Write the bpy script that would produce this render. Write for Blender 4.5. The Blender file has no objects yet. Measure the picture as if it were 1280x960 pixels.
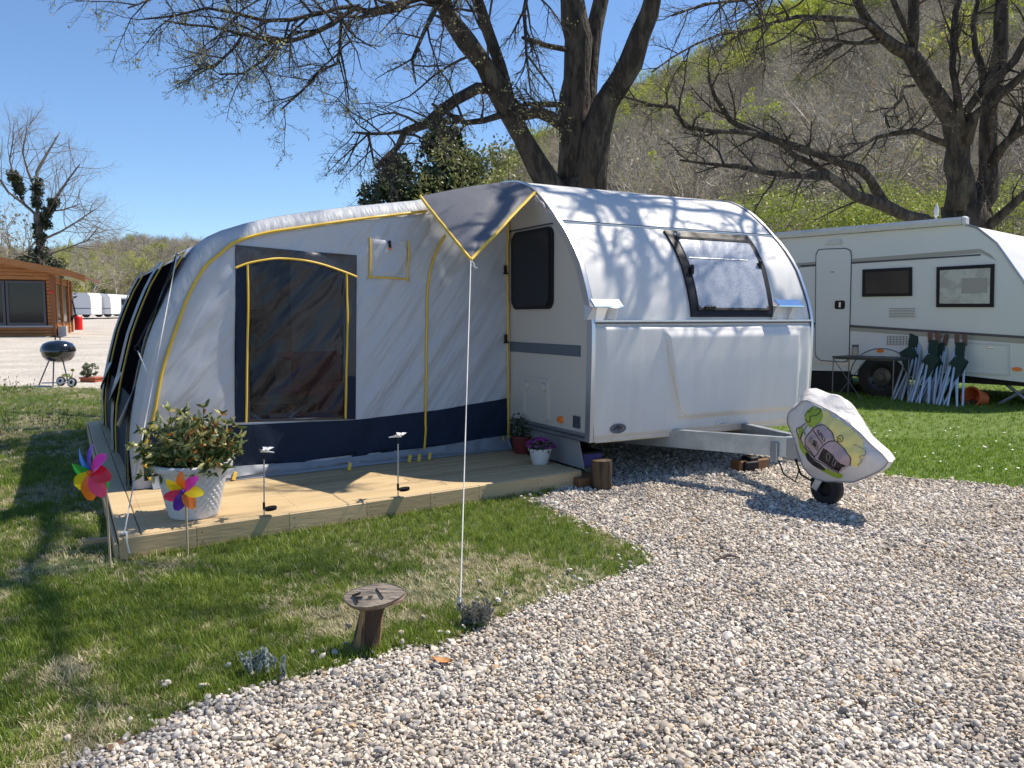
import bpy, math, random
import numpy as np
from mathutils import Vector, Matrix, noise
from mathutils.geometry import delaunay_2d_cdt, tessellate_polygon
R = math.radians
rnd = random.Random(7)
S = bpy.context.scene
C = S.collection

# ------------------------------------------------------------------ camera
F_PX, PITCH, HC = 1000.0, math.atan(0.084), 1.35
cam = bpy.data.cameras.new('camera'); camo = bpy.data.objects.new('camera', cam); C.objects.link(camo)
camo.location = (0, 0, HC); camo.rotation_euler = (R(90) - PITCH, 0, 0)
cam.sensor_width = 36; cam.lens = 36 * F_PX / 1280; cam.clip_end = 2000; cam.clip_start = .05
S.camera = camo
# ------------------------------------------------------------------ sky, sun, exposure
AX = Vector((0.87175, 0.48994, 0)); BX = Vector((-0.48994, 0.87175, 0))   # across / along the near caravan
sun_h = (AX * math.cos(R(2.5)) - BX * math.sin(R(2.5))).normalized()
SUN_EL = R(57)
sun_dir = sun_h * math.cos(SUN_EL) + Vector((0, 0, math.sin(SUN_EL)))
w = bpy.data.worlds.new('World'); S.world = w; w.use_nodes = True
nt = w.node_tree; bg = nt.nodes['Background']
sky = nt.nodes.new('ShaderNodeTexSky'); sky.sky_type = 'NISHITA'; sky.sun_disc = False
sky.sun_elevation = SUN_EL; sky.sun_rotation = math.atan2(sun_h.x, sun_h.y)
sky.altitude = 400; sky.air_density = 1.0; sky.dust_density = 0.05; sky.ozone_density = 7.0
nt.links.new(sky.outputs[0], bg.inputs[0]); bg.inputs[1].default_value = 0.118
sl = bpy.data.lights.new('sun', 'SUN'); sl.energy = 5.0; sl.angle = R(.5); sl.color = (1, .91, .78)
so = bpy.data.objects.new('sun', sl); C.objects.link(so)
so.rotation_euler = sun_dir.to_track_quat('Z', 'Y').to_euler()
S.view_settings.view_transform = 'Standard'; S.view_settings.look = 'None'
S.view_settings.exposure = 0.5; S.view_settings.gamma = 1
S.cycles.max_bounces = 8; S.cycles.transparent_max_bounces = 12; S.cycles.use_denoising = True
S.cycles.sample_clamp_indirect = 6

# ------------------------------------------------------------------ measuring helpers
O = Vector((.607, 6.2, 0))
def ray(x, y):
    u, v = x - 640, y - 480
    return Vector((u, F_PX * math.cos(PITCH) - v * math.sin(PITCH), -v * math.cos(PITCH) - F_PX * math.sin(PITCH)))
CAM = Vector((0, 0, HC))
def hitz(x, y, z=0):
    r = ray(x, y); return CAM + r * ((z - HC) / r.z)
def at(x, y, Y):
    r = ray(x, y); return CAM + r * (Y / r.y)
def loc_hit(x, y, org, n):          # ray against a plane
    r = ray(x, y); return CAM + r * ((org - CAM).dot(n) / r.dot(n))
def ab(p):
    d = p - O; return Vector((d.dot(AX), d.dot(BX), p.z))
def on_a(x, y, a=0.0): return ab(loc_hit(x, y, O + AX * a, AX))
def on_b(x, y, b=0.0): return ab(loc_hit(x, y, O + BX * b, BX))
def W3(a, b, z): return O + AX * a + BX * b + Vector((0, 0, z))
def smooth(t):
    t = np.clip(t, 0, 1); return t * t * (3 - 2 * t)
def gz(x, y):
    x = np.asarray(x, float); y = np.asarray(y, float)
    r = np.hypot(x, y)
    z = .0205 * np.maximum(r - 14, 0)
    z = np.where(r > 110, .0205 * 96 + 0 * r, z)
    z = z + .12 * smooth((y - 7.5) / 4) * smooth((x - 1.5) / 2)
    return z
def gzf(x, y): return float(gz(x, y))

# ------------------------------------------------------------------ mesh builder
class MB:
    def __init__(s): s.v = []; s.f = []; s.m = []
    def add(s, vs, fs, mi=0):
        n = len(s.v); s.v.extend([tuple(v) for v in vs]); s.f.extend([tuple(i + n for i in f) for f in fs]); s.m.extend([mi] * len(fs)); return s
    def box(s, c, d, M=None, mi=0, bev=0.0):
        c = Vector(c); x, y, z = [q / 2 for q in d]
        if bev > 0:
            vs = []; b = bev
            for sx in (-1, 1):
                for sy in (-1, 1):
                    for sz in (-1, 1):
                        vs += [(sx * (x - b), sy * (y - b), sz * z), (sx * (x - b), sy * y, sz * (z - b)), (sx * x, sy * (y - b), sz * (z - b))]
            def I(a, b_, c_, k): return ((a * 2 + b_) * 2 + c_) * 3 + k
            fs = []
            for q in (0, 1):
                fs.append([I(0, 0, q, 0), I(1, 0, q, 0), I(1, 1, q, 0), I(0, 1, q, 0)][::(1 if q else -1)])
                fs.append([I(0, q, 0, 1), I(0, q, 1, 1), I(1, q, 1, 1), I(1, q, 0, 1)][::(1 if q else -1)])
                fs.append([I(q, 0, 0, 2), I(q, 1, 0, 2), I(q, 1, 1, 2), I(q, 0, 1, 2)][::(1 if q else -1)])
            for p in (0, 1):
                for q in (0, 1):
                    fs.append([I(0, p, q, 0), I(0, p, q, 1), I(1, p, q, 1), I(1, p, q, 0)])
                    fs.append([I(p, 0, q, 0), I(p, 0, q, 2), I(p, 1, q, 2), I(p, 1, q, 0)])
                    fs.append([I(p, q, 0, 1), I(p, q, 0, 2), I(p, q, 1, 2), I(p, q, 1, 1)])
            for a in (0, 1):
                for b_ in (0, 1):
                    for c_ in (0, 1): fs.append([I(a, b_, c_, 0), I(a, b_, c_, 1), I(a, b_, c_, 2)])
            # orient outward
            out = []
            for f in fs:
                p = [Vector(vs[i]) for i in f]; n = (p[1] - p[0]).cross(p[2] - p[0]); cc = sum(p, Vector()) / len(p)
                out.append(f if n.dot(cc) > 0 else f[::-1])
            fs = out
        else:
            vs = [(sx * x, sy * y, sz * z) for sx in (-1, 1) for sy in (-1, 1) for sz in (-1, 1)]
            fs = [(0, 1, 3, 2), (4, 6, 7, 5), (0, 4, 5, 1), (2, 3, 7, 6), (0, 2, 6, 4), (1, 5, 7, 3)]
        vs = [((M @ Vector(v)) if M else Vector(v)) + c for v in vs]
        return s.add(vs, fs, mi)
    def tube(s, pts, rad, n=6, mi=0, cap=True, flat=1.0):
        pts = [Vector(p) for p in pts]
        if not hasattr(rad, '__len__'): rad = [rad] * len(pts)
        vs = []; up = None
        for i, p in enumerate(pts):
            t = (pts[min(i + 1, len(pts) - 1)] - pts[max(i - 1, 0)])
            t = t.normalized() if t.length > 1e-9 else Vector((0, 0, 1))
            if up is None: up = Vector((0, 0, 1)) if abs(t.z) < .9 else Vector((1, 0, 0))
            u = t.cross(up)
            u = u.normalized() if u.length > 1e-6 else Vector((1, 0, 0))
            up = u.cross(t).normalized()
            for k in range(n):
                a = 2 * math.pi * k / n
                vs.append(p + (u * math.cos(a) + up * math.sin(a) * flat) * rad[i])
        fs = []
        for i in range(len(pts) - 1):
            for k in range(n):
                a = i * n + k; b = i * n + (k + 1) % n
                fs.append((a, a + n, b + n, b))
        if cap:
            fs.append(tuple(range(n))); fs.append(tuple(range(len(pts) * n - 1, len(pts) * n - n - 1, -1)))
        return s.add(vs, fs, mi)
    def lathe(s, prof, c=(0, 0, 0), n=24, M=None, mi=0, cap=True):
        c = Vector(c); vs = []
        for r_, z in prof:
            for k in range(n):
                a = 2 * math.pi * k / n; v = Vector((r_ * math.cos(a), r_ * math.sin(a), z)); vs.append((M @ v if M else v) + c)
        fs = []
        for i in range(len(prof) - 1):
            for k in range(n):
                a = i * n + k; b = i * n + (k + 1) % n; fs.append((a, b, b + n, a + n))
        if cap:
            fs.append(tuple(range(n))[::-1]); fs.append(tuple(range((len(prof) - 1) * n, len(prof) * n)))
        return s.add(vs, fs, mi)
    def slab(s, poly, fn, t, mi=0):
        """poly: 2D outline, fn(x, y, h) -> 3D; makes a plate from h=0 to h=t"""
        n = len(poly); tr = tessellate_polygon([[Vector((p[0], p[1], 0)) for p in poly]])
        vs = [fn(p[0], p[1], 0) for p in poly] + [fn(p[0], p[1], t) for p in poly]
        fs = [tuple(f) for f in tr] + [tuple(i + n for i in f[::-1]) for f in tr] + [(i, (i + 1) % n, n + (i + 1) % n, n + i) for i in range(n)]
        return s.add(vs, fs, mi)
    def grid(s, fn, us, vs_, mi=0):
        P = [fn(u, v) for u in us for v in vs_]; m = len(vs_)
        fs = [(i * m + j, (i + 1) * m + j, (i + 1) * m + j + 1, i * m + j + 1) for i in range(len(us) - 1) for j in range(m - 1)]
        return s.add(P, fs, mi)

MATW = {}      # name -> world matrix of things
def tag(o, label=None, cat=None, group=None, kind=None):
    if label: o['label'] = label
    if cat: o['category'] = cat
    if group: o['group'] = group
    if kind: o['kind'] = kind
    return o
def recalc(me):
    import bmesh
    b = bmesh.new(); b.from_mesh(me); bmesh.ops.recalc_face_normals(b, faces=b.faces); b.to_mesh(me); b.free()
def obj(name, mb, mats, parent=None, sm=True, local=False, fix=True, auto=35):
    me = bpy.data.meshes.new(name)
    vs = mb.v
    if parent is not None and not local:
        Mi = MATW[parent.name].inverted(); vs = [Mi @ Vector(v) for v in vs]
    me.from_pydata([tuple(v) for v in vs], [], mb.f); me.update()
    if fix: recalc(me)
    if not isinstance(mats, (list, tuple)): mats = [mats]
    for m in mats: me.materials.append(m)
    if len(mats) > 1: me.polygons.foreach_set('material_index', mb.m)
    if sm:
        me.shade_smooth()
        if auto: me.set_sharp_from_angle(angle=R(auto))
    o = bpy.data.objects.new(name, me); C.objects.link(o)
    if parent is not None:
        o.parent = parent; MATW[o.name] = MATW[parent.name]
    else: MATW[o.name] = Matrix.Identity(4)
    return o
def sub(name, mb, mats, parent, **k):        # sub-part: the parent mesh sits at identity inside its thing
    return obj(name, mb, mats, parent, **k)
def thing(name, label, cat, loc=(0, 0, 0), rz=0, group=None):
    o = bpy.data.objects.new(name, None); C.objects.link(o); o.empty_display_size = .2
    o.location = loc; o.rotation_euler = (0, 0, rz)
    MATW[o.name] = Matrix.Translation(Vector(loc)) @ Matrix.Rotation(rz, 4, 'Z')
    return tag(o, label, cat, group)
def dup(root, loc, rz, label, sc=1.0, rot=None):
    r = root.copy(); C.objects.link(r); r.location = loc; r.rotation_euler = rot or (0, 0, rz); r.scale = (sc, sc, sc); r['label'] = label
    for ch in list(root.children):
        c = ch.copy(); C.objects.link(c); c.parent = r
        for g in ch.children:
            d = g.copy(); C.objects.link(d); d.parent = c
    return r

# ------------------------------------------------------------------ materials
def mat(name, col, rough=.6, metal=0, var=None, bump=None, spec=None, trans=0, coat=0, stretch=None, rndcol=None, emis=None, sheen=0, alpha=1, var2=None):
    m = bpy.data.materials.new(name); m.use_nodes = True; n = m.node_tree.nodes; l = m.node_tree.links
    b = n['Principled BSDF']; out = n['Material Output']
    b.inputs['Roughness'].default_value = rough; b.inputs['Metallic'].default_value = metal
    if spec is not None: b.inputs['Specular IOR Level'].default_value = spec
    if coat: b.inputs['Coat Weight'].default_value = coat; b.inputs['Coat Roughness'].default_value = .05
    b.inputs['Base Color'].default_value = (*col, 1)
    tc = n.new('ShaderNodeTexCoord'); mp = n.new('ShaderNodeMapping'); l.new(tc.outputs['Object'], mp.inputs[0])
    if stretch: mp.inputs['Scale'].default_value = stretch[:3]; 
    if stretch and len(stretch) > 3:
        mp.vector_type = 'TEXTURE'; mp.inputs['Rotation'].default_value = stretch[3:]; mp.inputs['Scale'].default_value = [1 / q for q in stretch[:3]]
    src = None
    if rndcol:
        oi = n.new('ShaderNodeObjectInfo'); cr = n.new('ShaderNodeValToRGB'); cr.color_ramp.interpolation = 'CONSTANT' if rndcol[0] == 'C' else 'LINEAR'
        cols = rndcol[1]
        while len(cr.color_ramp.elements) < len(cols): cr.color_ramp.elements.new(.5)
        for e, (p, c) in zip(cr.color_ramp.elements, cols): e.position = p; e.color = (*c, 1)
        l.new(oi.outputs['Random'], cr.inputs[0]); src = cr.outputs[0]
    def layer(src, sc, amt, c2, lo=.4, hi=.62, det=5):
        nz = n.new('ShaderNodeTexNoise'); nz.inputs['Scale'].default_value = sc; nz.inputs['Detail'].default_value = det
        l.new(mp.outputs[0], nz.inputs[0])
        mr = n.new('ShaderNodeMapRange'); mr.inputs[1].default_value = lo; mr.inputs[2].default_value = hi; mr.inputs[4].default_value = amt
        l.new(nz.outputs[0], mr.inputs[0])
        mx = n.new('ShaderNodeMix'); mx.data_type = 'RGBA'; mx.inputs[6].default_value = (*col, 1); mx.inputs[7].default_value = (*c2, 1)
        if src: l.new(src, mx.inputs[6])
        l.new(mr.outputs[0], mx.inputs[0]); return mx.outputs[2]
    if var: src = layer(src, *var)
    if var2: src = layer(src, *var2)
    if src: l.new(src, b.inputs['Base Color'])
    if bump:
        nz = n.new('ShaderNodeTexNoise'); nz.inputs['Scale'].default_value = bump[0]; nz.inputs['Detail'].default_value = bump[2] if len(bump) > 2 else 4
        l.new(mp.outputs[0], nz.inputs[0]); bp = n.new('ShaderNodeBump'); bp.inputs['Strength'].default_value = 1; bp.inputs['Distance'].default_value = bump[1]
        l.new(nz.outputs[0], bp.inputs['Height']); l.new(bp.outputs[0], b.inputs['Normal'])
    if trans:
        tr = n.new('ShaderNodeBsdfTranslucent'); tr.inputs[0].default_value = (*col, 1)
        if src: l.new(src, tr.inputs[0])
        ms = n.new('ShaderNodeMixShader'); ms.inputs[0].default_value = trans
        l.new(b.outputs[0], ms.inputs[1]); l.new(tr.outputs[0], ms.inputs[2]); l.new(ms.outputs[0], out.inputs[0])
    if alpha < 1: b.inputs['Alpha'].default_value = alpha
    return m

M = {}
M['white'] = mat('white_gelcoat', (.62, .62, .61), .5, spec=.35, var=(1.2, .5, (.55, .545, .53), .42, .72), bump=(.8, .004), stretch=(7, 1, .7))
M['cream'] = mat('cream_side_panel', (.56, .52, .465), .4, var=(1.5, .3, (.50, .465, .415), .3, .8), bump=(3, .0015))
M['beige'] = mat('beige_rim_and_reflection', (.62, .52, .36), .5, var=(6, .5, (.7, .66, .58)))  # for the bottom rim and the painted gravel reflection
M['alu'] = mat('aluminium', (.62, .63, .65), .32, metal=.85, bump=(60, .0004))
M['galv'] = mat('galvanised_steel', (.50, .53, .57), .42, metal=.75, var=(9, .7, (.34, .37, .41)), bump=(25, .0008))
M['chrome'] = mat('chrome', (.8, .84, .9), .08, metal=1)
M['blackp'] = mat('black_plastic', (.010, .010, .012), .5, spec=.25, bump=(50, .0004))
M['rubber'] = mat('rubber', (.02, .02, .021), .8, bump=(40, .002))
M['glass'] = mat('dark_tinted_acrylic', (.010, .013, .019), .10, spec=.35)
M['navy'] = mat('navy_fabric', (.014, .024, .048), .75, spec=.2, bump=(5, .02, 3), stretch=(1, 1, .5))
M['charc'] = mat('charcoal_coated_fabric', (.035, .038, .048), .38, bump=(4, .035, 3), stretch=(1.6, 1, .5, 0, R(30), 0))
M['canopy'] = mat('slate_grey_canopy_fabric', (.115, .12, .14), .5, bump=(3.5, .012, 3), trans=.05)
M['fabric'] = mat('grey_coated_awning_fabric', (.52, .55, .60), .34, spec=.45, bump=(2.4, .05, 3), stretch=(2.6, 1, .38, 0, R(37), 0), trans=.10, var=(1.1, .25, (.45, .48, .53), .3, .7))
M['beam'] = mat('pale_grey_ribbed_fabric', (.46, .48, .51), .55, bump=(7, .012, 2), stretch=(3, 1, 1), trans=.06)
M['mud'] = mat('grey_mud_flap', (.22, .24, .27), .45, bump=(4, .03, 2))
M['yellow'] = mat('yellow_piping', (.72, .47, .045), .5, bump=(120, .0006))
M['rope'] = mat('white_cord', (.60, .59, .56), .8, bump=(90, .002))
M['vinyl'] = mat('clear_vinyl_window', (.02, .021, .027), .12, bump=(2.4, .05, 2), stretch=(2.4, 1, .6, 0, R(42), 0), alpha=.56)
M['mesh'] = mat('black_mesh_window', (.006, .005, .006), .9, spec=0)
M['deck'] = mat('pine_deck_board', (.56, .42, .245), .62, rndcol=('L', [(0, (.40, .285, .145)), (.4, (.49, .355, .19)), (1, (.55, .41, .23))]), var=(3, .55, (.36, .245, .12), .50, .74), var2=(1.1, .35, (.43, .34, .185), .4, .7), stretch=(1.0, 16, 16), bump=(4, .0016))
M['orange'] = mat('orange_lens', (.85, .20, .02), .2)
M['greyp'] = mat('slate_grey_decal', (.10, .12, .15), .4)
M['stripe'] = mat('dark_stripe_decal', (.06, .06, .075), .4)
M['taupe'] = mat('taupe_stripe_decal', (.36, .335, .29), .4)
M['bark'] = mat('grey_brown_bark', (.085, .068, .052), .92, var=(7, .85, (.028, .023, .018), .44, .56), var2=(3.2, .65, (.17, .155, .11), .56, .70), bump=(14, .10, 8), stretch=(1.6, 1.6, .45))
M['twig'] = mat('twig_bark', (.06, .048, .04), .9, bump=(30, .004))
M['palet'] = mat('pale_twig_bark', (.27, .235, .20), .9)
M['bud'] = mat('opening_leaf_buds', (.36, .36, .16), .7, trans=.35)
M['log'] = mat('log_wood', (.34, .20, .085), .75, var=(11, .97, (.035, .02, .012), .46, .54), bump=(22, .02), stretch=(2.5, 2.5, .22))
M['slice'] = mat('weathered_wood_slice', (.34, .28, .215), .8, var=(14, .8, (.13, .10, .08), .42, .6), bump=(30, .008), stretch=(.5, 2.4, 2))
M['block'] = mat('brown_wood_block', (.20, .095, .035), .7, var=(6, .5, (.15, .08, .04)), stretch=(1, 8, 8))
M['black'] = mat('black_gap', (.004, .004, .005), .7)

def foliage_mat(name, cols, rough=.55, trans=.3):
    return mat(name, cols[0], rough, rndcol=('L', [(i / max(1, len(cols) - 1), c) for i, c in enumerate(cols)]), trans=trans)
def leaf_mat(name, c1, c2, sc=3.0, trans=.3, rough=.5, c3=None):
    k = dict(var=(sc, .9, c2, .42, .58), trans=trans)
    if c3: k['var2'] = (sc * 2.7, .8, c3, .55, .66)
    return mat(name, c1, rough, **k)

# ------------------------------------------------------------------ ground
def ground_mat(name, kind):
    m = bpy.data.materials.new(name); m.use_nodes = True; n = m.node_tree.nodes; l = m.node_tree.links
    b = n['Principled BSDF']; b.inputs['Roughness'].default_value = .9
    tc = n.new('ShaderNodeTexCoord'); P = tc.outputs['Object']
    def nz(s, d=4):
        x = n.new('ShaderNodeTexNoise'); x.inputs['Scale'].default_value = s; x.inputs['Detail'].default_value = d; l.new(P, x.inputs[0]); return x.outputs[0]
    def ramp(src, els):
        r = n.new('ShaderNodeValToRGB')
        while len(r.color_ramp.elements) < len(els): r.color_ramp.elements.new(.5)
        for e, (p, c) in zip(r.color_ramp.elements, els): e.position = p; e.color = (*c, 1)
        l.new(src, r.inputs[0]); return r.outputs[0]
    def mix(f, a, c):
        x = n.new('ShaderNodeMix'); x.data_type = 'RGBA'; l.new(f, x.inputs[0]); l.new(a, x.inputs[6]); l.new(c, x.inputs[7]); return x.outputs[2]
    if kind == 'gravel':
        v = n.new('ShaderNodeTexVoronoi'); v.inputs['Scale'].default_value = 38; l.new(P, v.inputs[0])
        sx = n.new('ShaderNodeSeparateColor'); l.new(v.outputs['Color'], sx.inputs[0])
        col = ramp(sx.outputs[0], [(0, (.28, .26, .24)), (.25, (.46, .43, .39)), (.5, (.60, .56, .50)), (.75, (.68, .64, .58)), (.93, (.56, .44, .30)), (1, (.74, .71, .66))])
        big = ramp(nz(.8), [(.35, (.8, .8, .8)), (.65, (1, 1, 1))])
        x = n.new('ShaderNodeMix'); x.data_type = 'RGBA'; x.blend_type = 'MULTIPLY'; x.inputs[0].default_value = 1; l.new(col, x.inputs[6]); l.new(big, x.inputs[7])
        l.new(x.outputs[2], b.inputs['Base Color'])
        bp = n.new('ShaderNodeBump'); bp.invert = True; bp.inputs['Distance'].default_value = .02; l.new(v.outputs['Distance'], bp.inputs['Height']); l.new(bp.outputs[0], b.inputs['Normal'])
    elif kind == 'lawn':
        a = ramp(nz(30, 6), [(.3, (.030, .055, .010)), (.55, (.075, .115, .022)), (.75, (.15, .16, .05))])
        s_ = ramp(nz(45, 6), [(.3, (.13, .11, .06)), (.7, (.30, .26, .15))])
        f = ramp(nz(1.1, 5), [(.45, (0, 0, 0)), (.62, (.8, .8, .8))])
        l.new(mix(f, a, s_), b.inputs['Base Color'])
        bp = n.new('ShaderNodeBump'); bp.inputs['Distance'].default_value = .03; l.new(nz(60, 6), bp.inputs['Height']); l.new(bp.outputs[0], b.inputs['Normal'])
    elif kind == 'farlawn':
        a = ramp(nz(20, 6), [(.3, (.06, .11, .012)), (.6, (.115, .175, .022)), (.8, (.16, .21, .04))])
        l.new(a, b.inputs['Base Color'])
        bp = n.new('ShaderNodeBump'); bp.inputs['Distance'].default_value = .02; l.new(nz(50, 6), bp.inputs['Height']); l.new(bp.outputs[0], b.inputs['Normal'])
    else:
        a = ramp(nz(.05, 8), [(.35, (.13, .11, .085)), (.5, (.17, .145, .11)), (.68, (.15, .15, .07))])
        l.new(a, b.inputs['Base Color'])
        bp = n.new('ShaderNodeBump'); bp.inputs['Distance'].default_value = .6; l.new(nz(.4, 6), bp.inputs['Height']); l.new(bp.outputs[0], b.inputs['Normal'])
    return m
M['gravel'] = ground_mat('gravel_ground', 'gravel'); M['lawn'] = ground_mat('patchy_lawn', 'lawn'); M['farlawn'] = ground_mat('short_green_lawn', 'farlawn'); M['hill'] = ground_mat('woodland_floor', 'hill')

def sky_y(px):      # where the bare hill's edge stands in the photograph
    xs = [-900, -300, -60, 60, 130, 180, 240, 320, 450, 560, 640, 700, 760, 800, 850, 900, 960, 1020, 1080, 1180, 1280, 1500, 2200]
    ys = [250, 290, 320, 326, 318, 308, 311, 316, 312, 262, 222, 198, 168, 144, 120, 96, 64, 38, 12, -22, -48, -60, -60]
    return np.interp(px, xs, ys)
def hill_z(x, y):
    az = np.arctan2(x, y); r = np.hypot(x, y)
    px = 640 + 990 * np.tan(np.clip(az, -1.1, 1.1)); tan = (396 - sky_y(px)) / 1000 * np.cos(np.clip(az, -1.1, 1.1))
    t = smooth((px - 330) / 420)
    r0 = 100 * (1 - t) + 27 * t; RR = 330 * (1 - t) + 170 * t
    q = np.clip((r - r0) / (RR - r0), 0, 1)
    top = np.maximum(tan * RR + HC - .0205 * (np.minimum(RR, 110) - 14), 0)
    return top * (q ** 1.25)
def terr(x, y): return gz(x, y) + hill_z(x, y)
mb = MB(); rs = [0, 3, 6, 9, 12, 15, 18, 22, 26, 30, 35, 40, 46, 52, 60, 68, 76, 86, 96, 108, 120, 135, 150, 165, 180, 200, 225, 250, 280, 310, 335, 380, 500, 900]
azs = list(np.radians(np.arange(-180, 181, 2.0)))
X = np.array([[r_ * math.sin(a) for a in azs] for r_ in rs]); Y = np.array([[r_ * math.cos(a) for a in azs] for r_ in rs])
fr = np.clip((np.cos(np.array(azs)) - .1) / .4, 0, 1)[None, :]
Z = gz(X, Y) + hill_z(X, Y) * smooth(fr) - .03 - .02 * np.clip((np.hypot(X, Y) - 10) / 20, 0, 1)
vs = np.stack([X, Y, Z], -1).reshape(-1, 3); na = len(azs)
mb.add(vs, [(i * na + j, i * na + j + 1, (i + 1) * na + j + 1, (i + 1) * na + j) for i in range(len(rs) - 1) for j in range(na - 1)])
tag(obj('hill_terrain', mb, M['hill'], auto=0), kind='structure')

def inpoly(px, py, poly):
    ins = np.zeros(px.shape, bool); n = len(poly)
    for i in range(n):
        x1, y1 = poly[i]; x2, y2 = poly[(i + 1) % n]
        c = ((y1 > py) != (y2 > py)) & (px < (x2 - x1) * (py - y1) / ((y2 - y1) if y2 != y1 else 1e-9) + x1); ins ^= c
    return ins
def fill(poly, step, hole=None):
    """points and triangles that fill a 2D outline"""
    P = [Vector(p) for p in poly]; n = len(P); ed = [(i, (i + 1) % n) for i in range(n)]
    if hole:
        m = len(P); P += [Vector(p) for p in hole]; ed += [(m + i, m + (i + 1) % len(hole)) for i in range(len(hole))]
    xs = [p[0] for p in poly]; ys = [p[1] for p in poly]
    gx, gy = np.meshgrid(np.arange(min(xs), max(xs), step), np.arange(min(ys), max(ys), step))
    gx = gx + (np.arange(gx.shape[0]) % 2)[:, None] * step * .5; gx = gx.ravel(); gy = gy.ravel(); k = inpoly(gx, gy, poly)
    P += [Vector((a, b)) for a, b in zip(gx[k], gy[k])]
    v, e, f, *_ = delaunay_2d_cdt(P, ed, [], 0, 1e-5)
    out = []
    cx = np.array([sum(v[i][0] for i in t) / 3 for t in f]); cy = np.array([sum(v[i][1] for i in t) / 3 for t in f])
    k = inpoly(cx, cy, poly)
    if hole: k &= ~inpoly(cx, cy, hole)
    return v, [tuple(t) for t, q in zip(f, k) if q]
def sheet(name, poly, dz, m, step=.8, bumpy=0.0):
    v, f = fill(poly, step); z = gz([p[0] for p in v], [p[1] for p in v])
    mb = MB(); mb.add([(p[0], p[1], zz + dz + (.045 * float(smooth((math.hypot(p[0], p[1]) - 9) / 2.5)) if 'lawn' in name else 0) + bumpy * noise.noise((p[0] * .9, p[1] * .9, 0))) for p, zz in zip(v, z)], f)
    return tag(obj(name, mb, m, auto=0), kind='structure')
G = lambda x, y: tuple(hitz(x, y)[:2])
edge = [(60, 975), (131, 935), (212, 900), (244, 882), (290, 876), (331, 857), (397, 847), (445, 828), (482, 817), (517, 810), (570, 802), (597, 788), (625, 775), (650, 765), (687, 750), (717, 742), (755, 727), (795, 714), (822, 703), (806, 692), (765, 672), (722, 655), (690, 640), (664, 629)]
rag = random.Random(3)
def ragged(pts, amp=.035, n=5):
    out = []
    for i in range(len(pts) - 1):
        for k in range(n):
            t = k / n; out.append((pts[i][0] * (1 - t) + pts[i + 1][0] * t + rag.uniform(-amp, amp), pts[i][1] * (1 - t) + pts[i + 1][1] * t + rag.uniform(-amp, amp)))
    return out + [pts[-1]]
e2 = ragged([G(*p) for p in edge], .03, 4)
DA, DB = W3(-.05, .2, 0), W3(-.05, 5.2, 0)
lawn_poly = [(-2.3, .2), (-1.9, 1.5)] + e2 + [(DA.x, DA.y), (DB.x, DB.y), G(160, 492), G(60, 491), G(0, 490), (-14, 13.6), (-22, 12.5), (-22, .2)]
rl_edge = [(800, 522), (900, 535), (985, 548), (1040, 578), (1110, 591), (1180, 596), (1230, 601), (1290, 607), (1400, 614)]
e3 = ragged([tuple(hitz(x, y, .04)[:2]) for x, y in rl_edge], .03, 3)
lawn2_poly = e3 + [(12, 6.0), (13, 9), (12.6, 10.4), (9.2, 11.3), (8.9, 12.6), (7.5, 14.5), (7.5, 19), (3, 19), (2.3, 14)]
sheet('gravel_ground', [(-60, -8), (30, -8), (30, 24), (15, 26), (3, 24), (-10, 32), (-22, 78), (-75, 78)], 0, M['gravel'], 1.6)
sheet('lawn', lawn_poly, .004, M['lawn'], .25, .004)
sheet('right_lawn', lawn2_poly, .012, M['farlawn'], .35)

# ------------------------------------------------------------------ scatter helper (stones, grass, woods: nobody could count them)
def proto_coll(name, objs):
    c = bpy.data.collections.new(name)
    for o in objs:
        C.objects.unlink(o); c.objects.link(o)
    return c
def scatter(name, pts, rots, scl, idx, coll):
    n = len(pts); me = bpy.data.meshes.new(name); me.vertices.add(n); me.vertices.foreach_set('co', np.asarray(pts, np.float32).ravel())
    a = me.attributes.new('rot', 'FLOAT_VECTOR', 'POINT'); a.data.foreach_set('vector', np.asarray(rots, np.float32).ravel())
    a = me.attributes.new('scl', 'FLOAT', 'POINT'); a.data.foreach_set('value', np.asarray(scl, np.float32))
    a = me.attributes.new('idx', 'INT', 'POINT'); a.data.foreach_set('value', np.asarray(idx, np.int32))
    o = bpy.data.objects.new(name, me); C.objects.link(o)
    g = bpy.data.node_groups.new(name, 'GeometryNodeTree'); g.interface.new_socket('Geometry', in_out='INPUT', socket_type='NodeSocketGeometry'); g.interface.new_socket('Geometry', in_out='OUTPUT', socket_type='NodeSocketGeometry')
    N = g.nodes; gi = N.new('NodeGroupInput'); go = N.new('NodeGroupOutput'); ip = N.new('GeometryNodeInstanceOnPoints'); ci = N.new('GeometryNodeCollectionInfo')
    ci.inputs['Collection'].default_value = coll; ci.inputs['Separate Children'].default_value = True; ci.inputs['Reset Children'].default_value = True
    ip.inputs['Pick Instance'].default_value = True
    def na(nm, t):
        x = N.new('GeometryNodeInputNamedAttribute'); x.data_type = t; x.inputs[0].default_value = nm; return x.outputs['Attribute']
    e = N.new('FunctionNodeEulerToRotation')
    g.links.new(gi.outputs[0], ip.inputs['Points']); g.links.new(ci.outputs[0], ip.inputs['Instance']); g.links.new(na('idx', 'INT'), ip.inputs['Instance Index'])
    g.links.new(na('rot', 'FLOAT_VECTOR'), e.inputs[0]); g.links.new(e.outputs[0], ip.inputs['Rotation']); g.links.new(na('scl', 'FLOAT'), ip.inputs['Scale']); g.links.new(ip.outputs[0], go.inputs[0])
    md = o.modifiers.new('scatter', 'NODES'); md.node_group = g
    return o
rng = np.random.default_rng(5)
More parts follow.
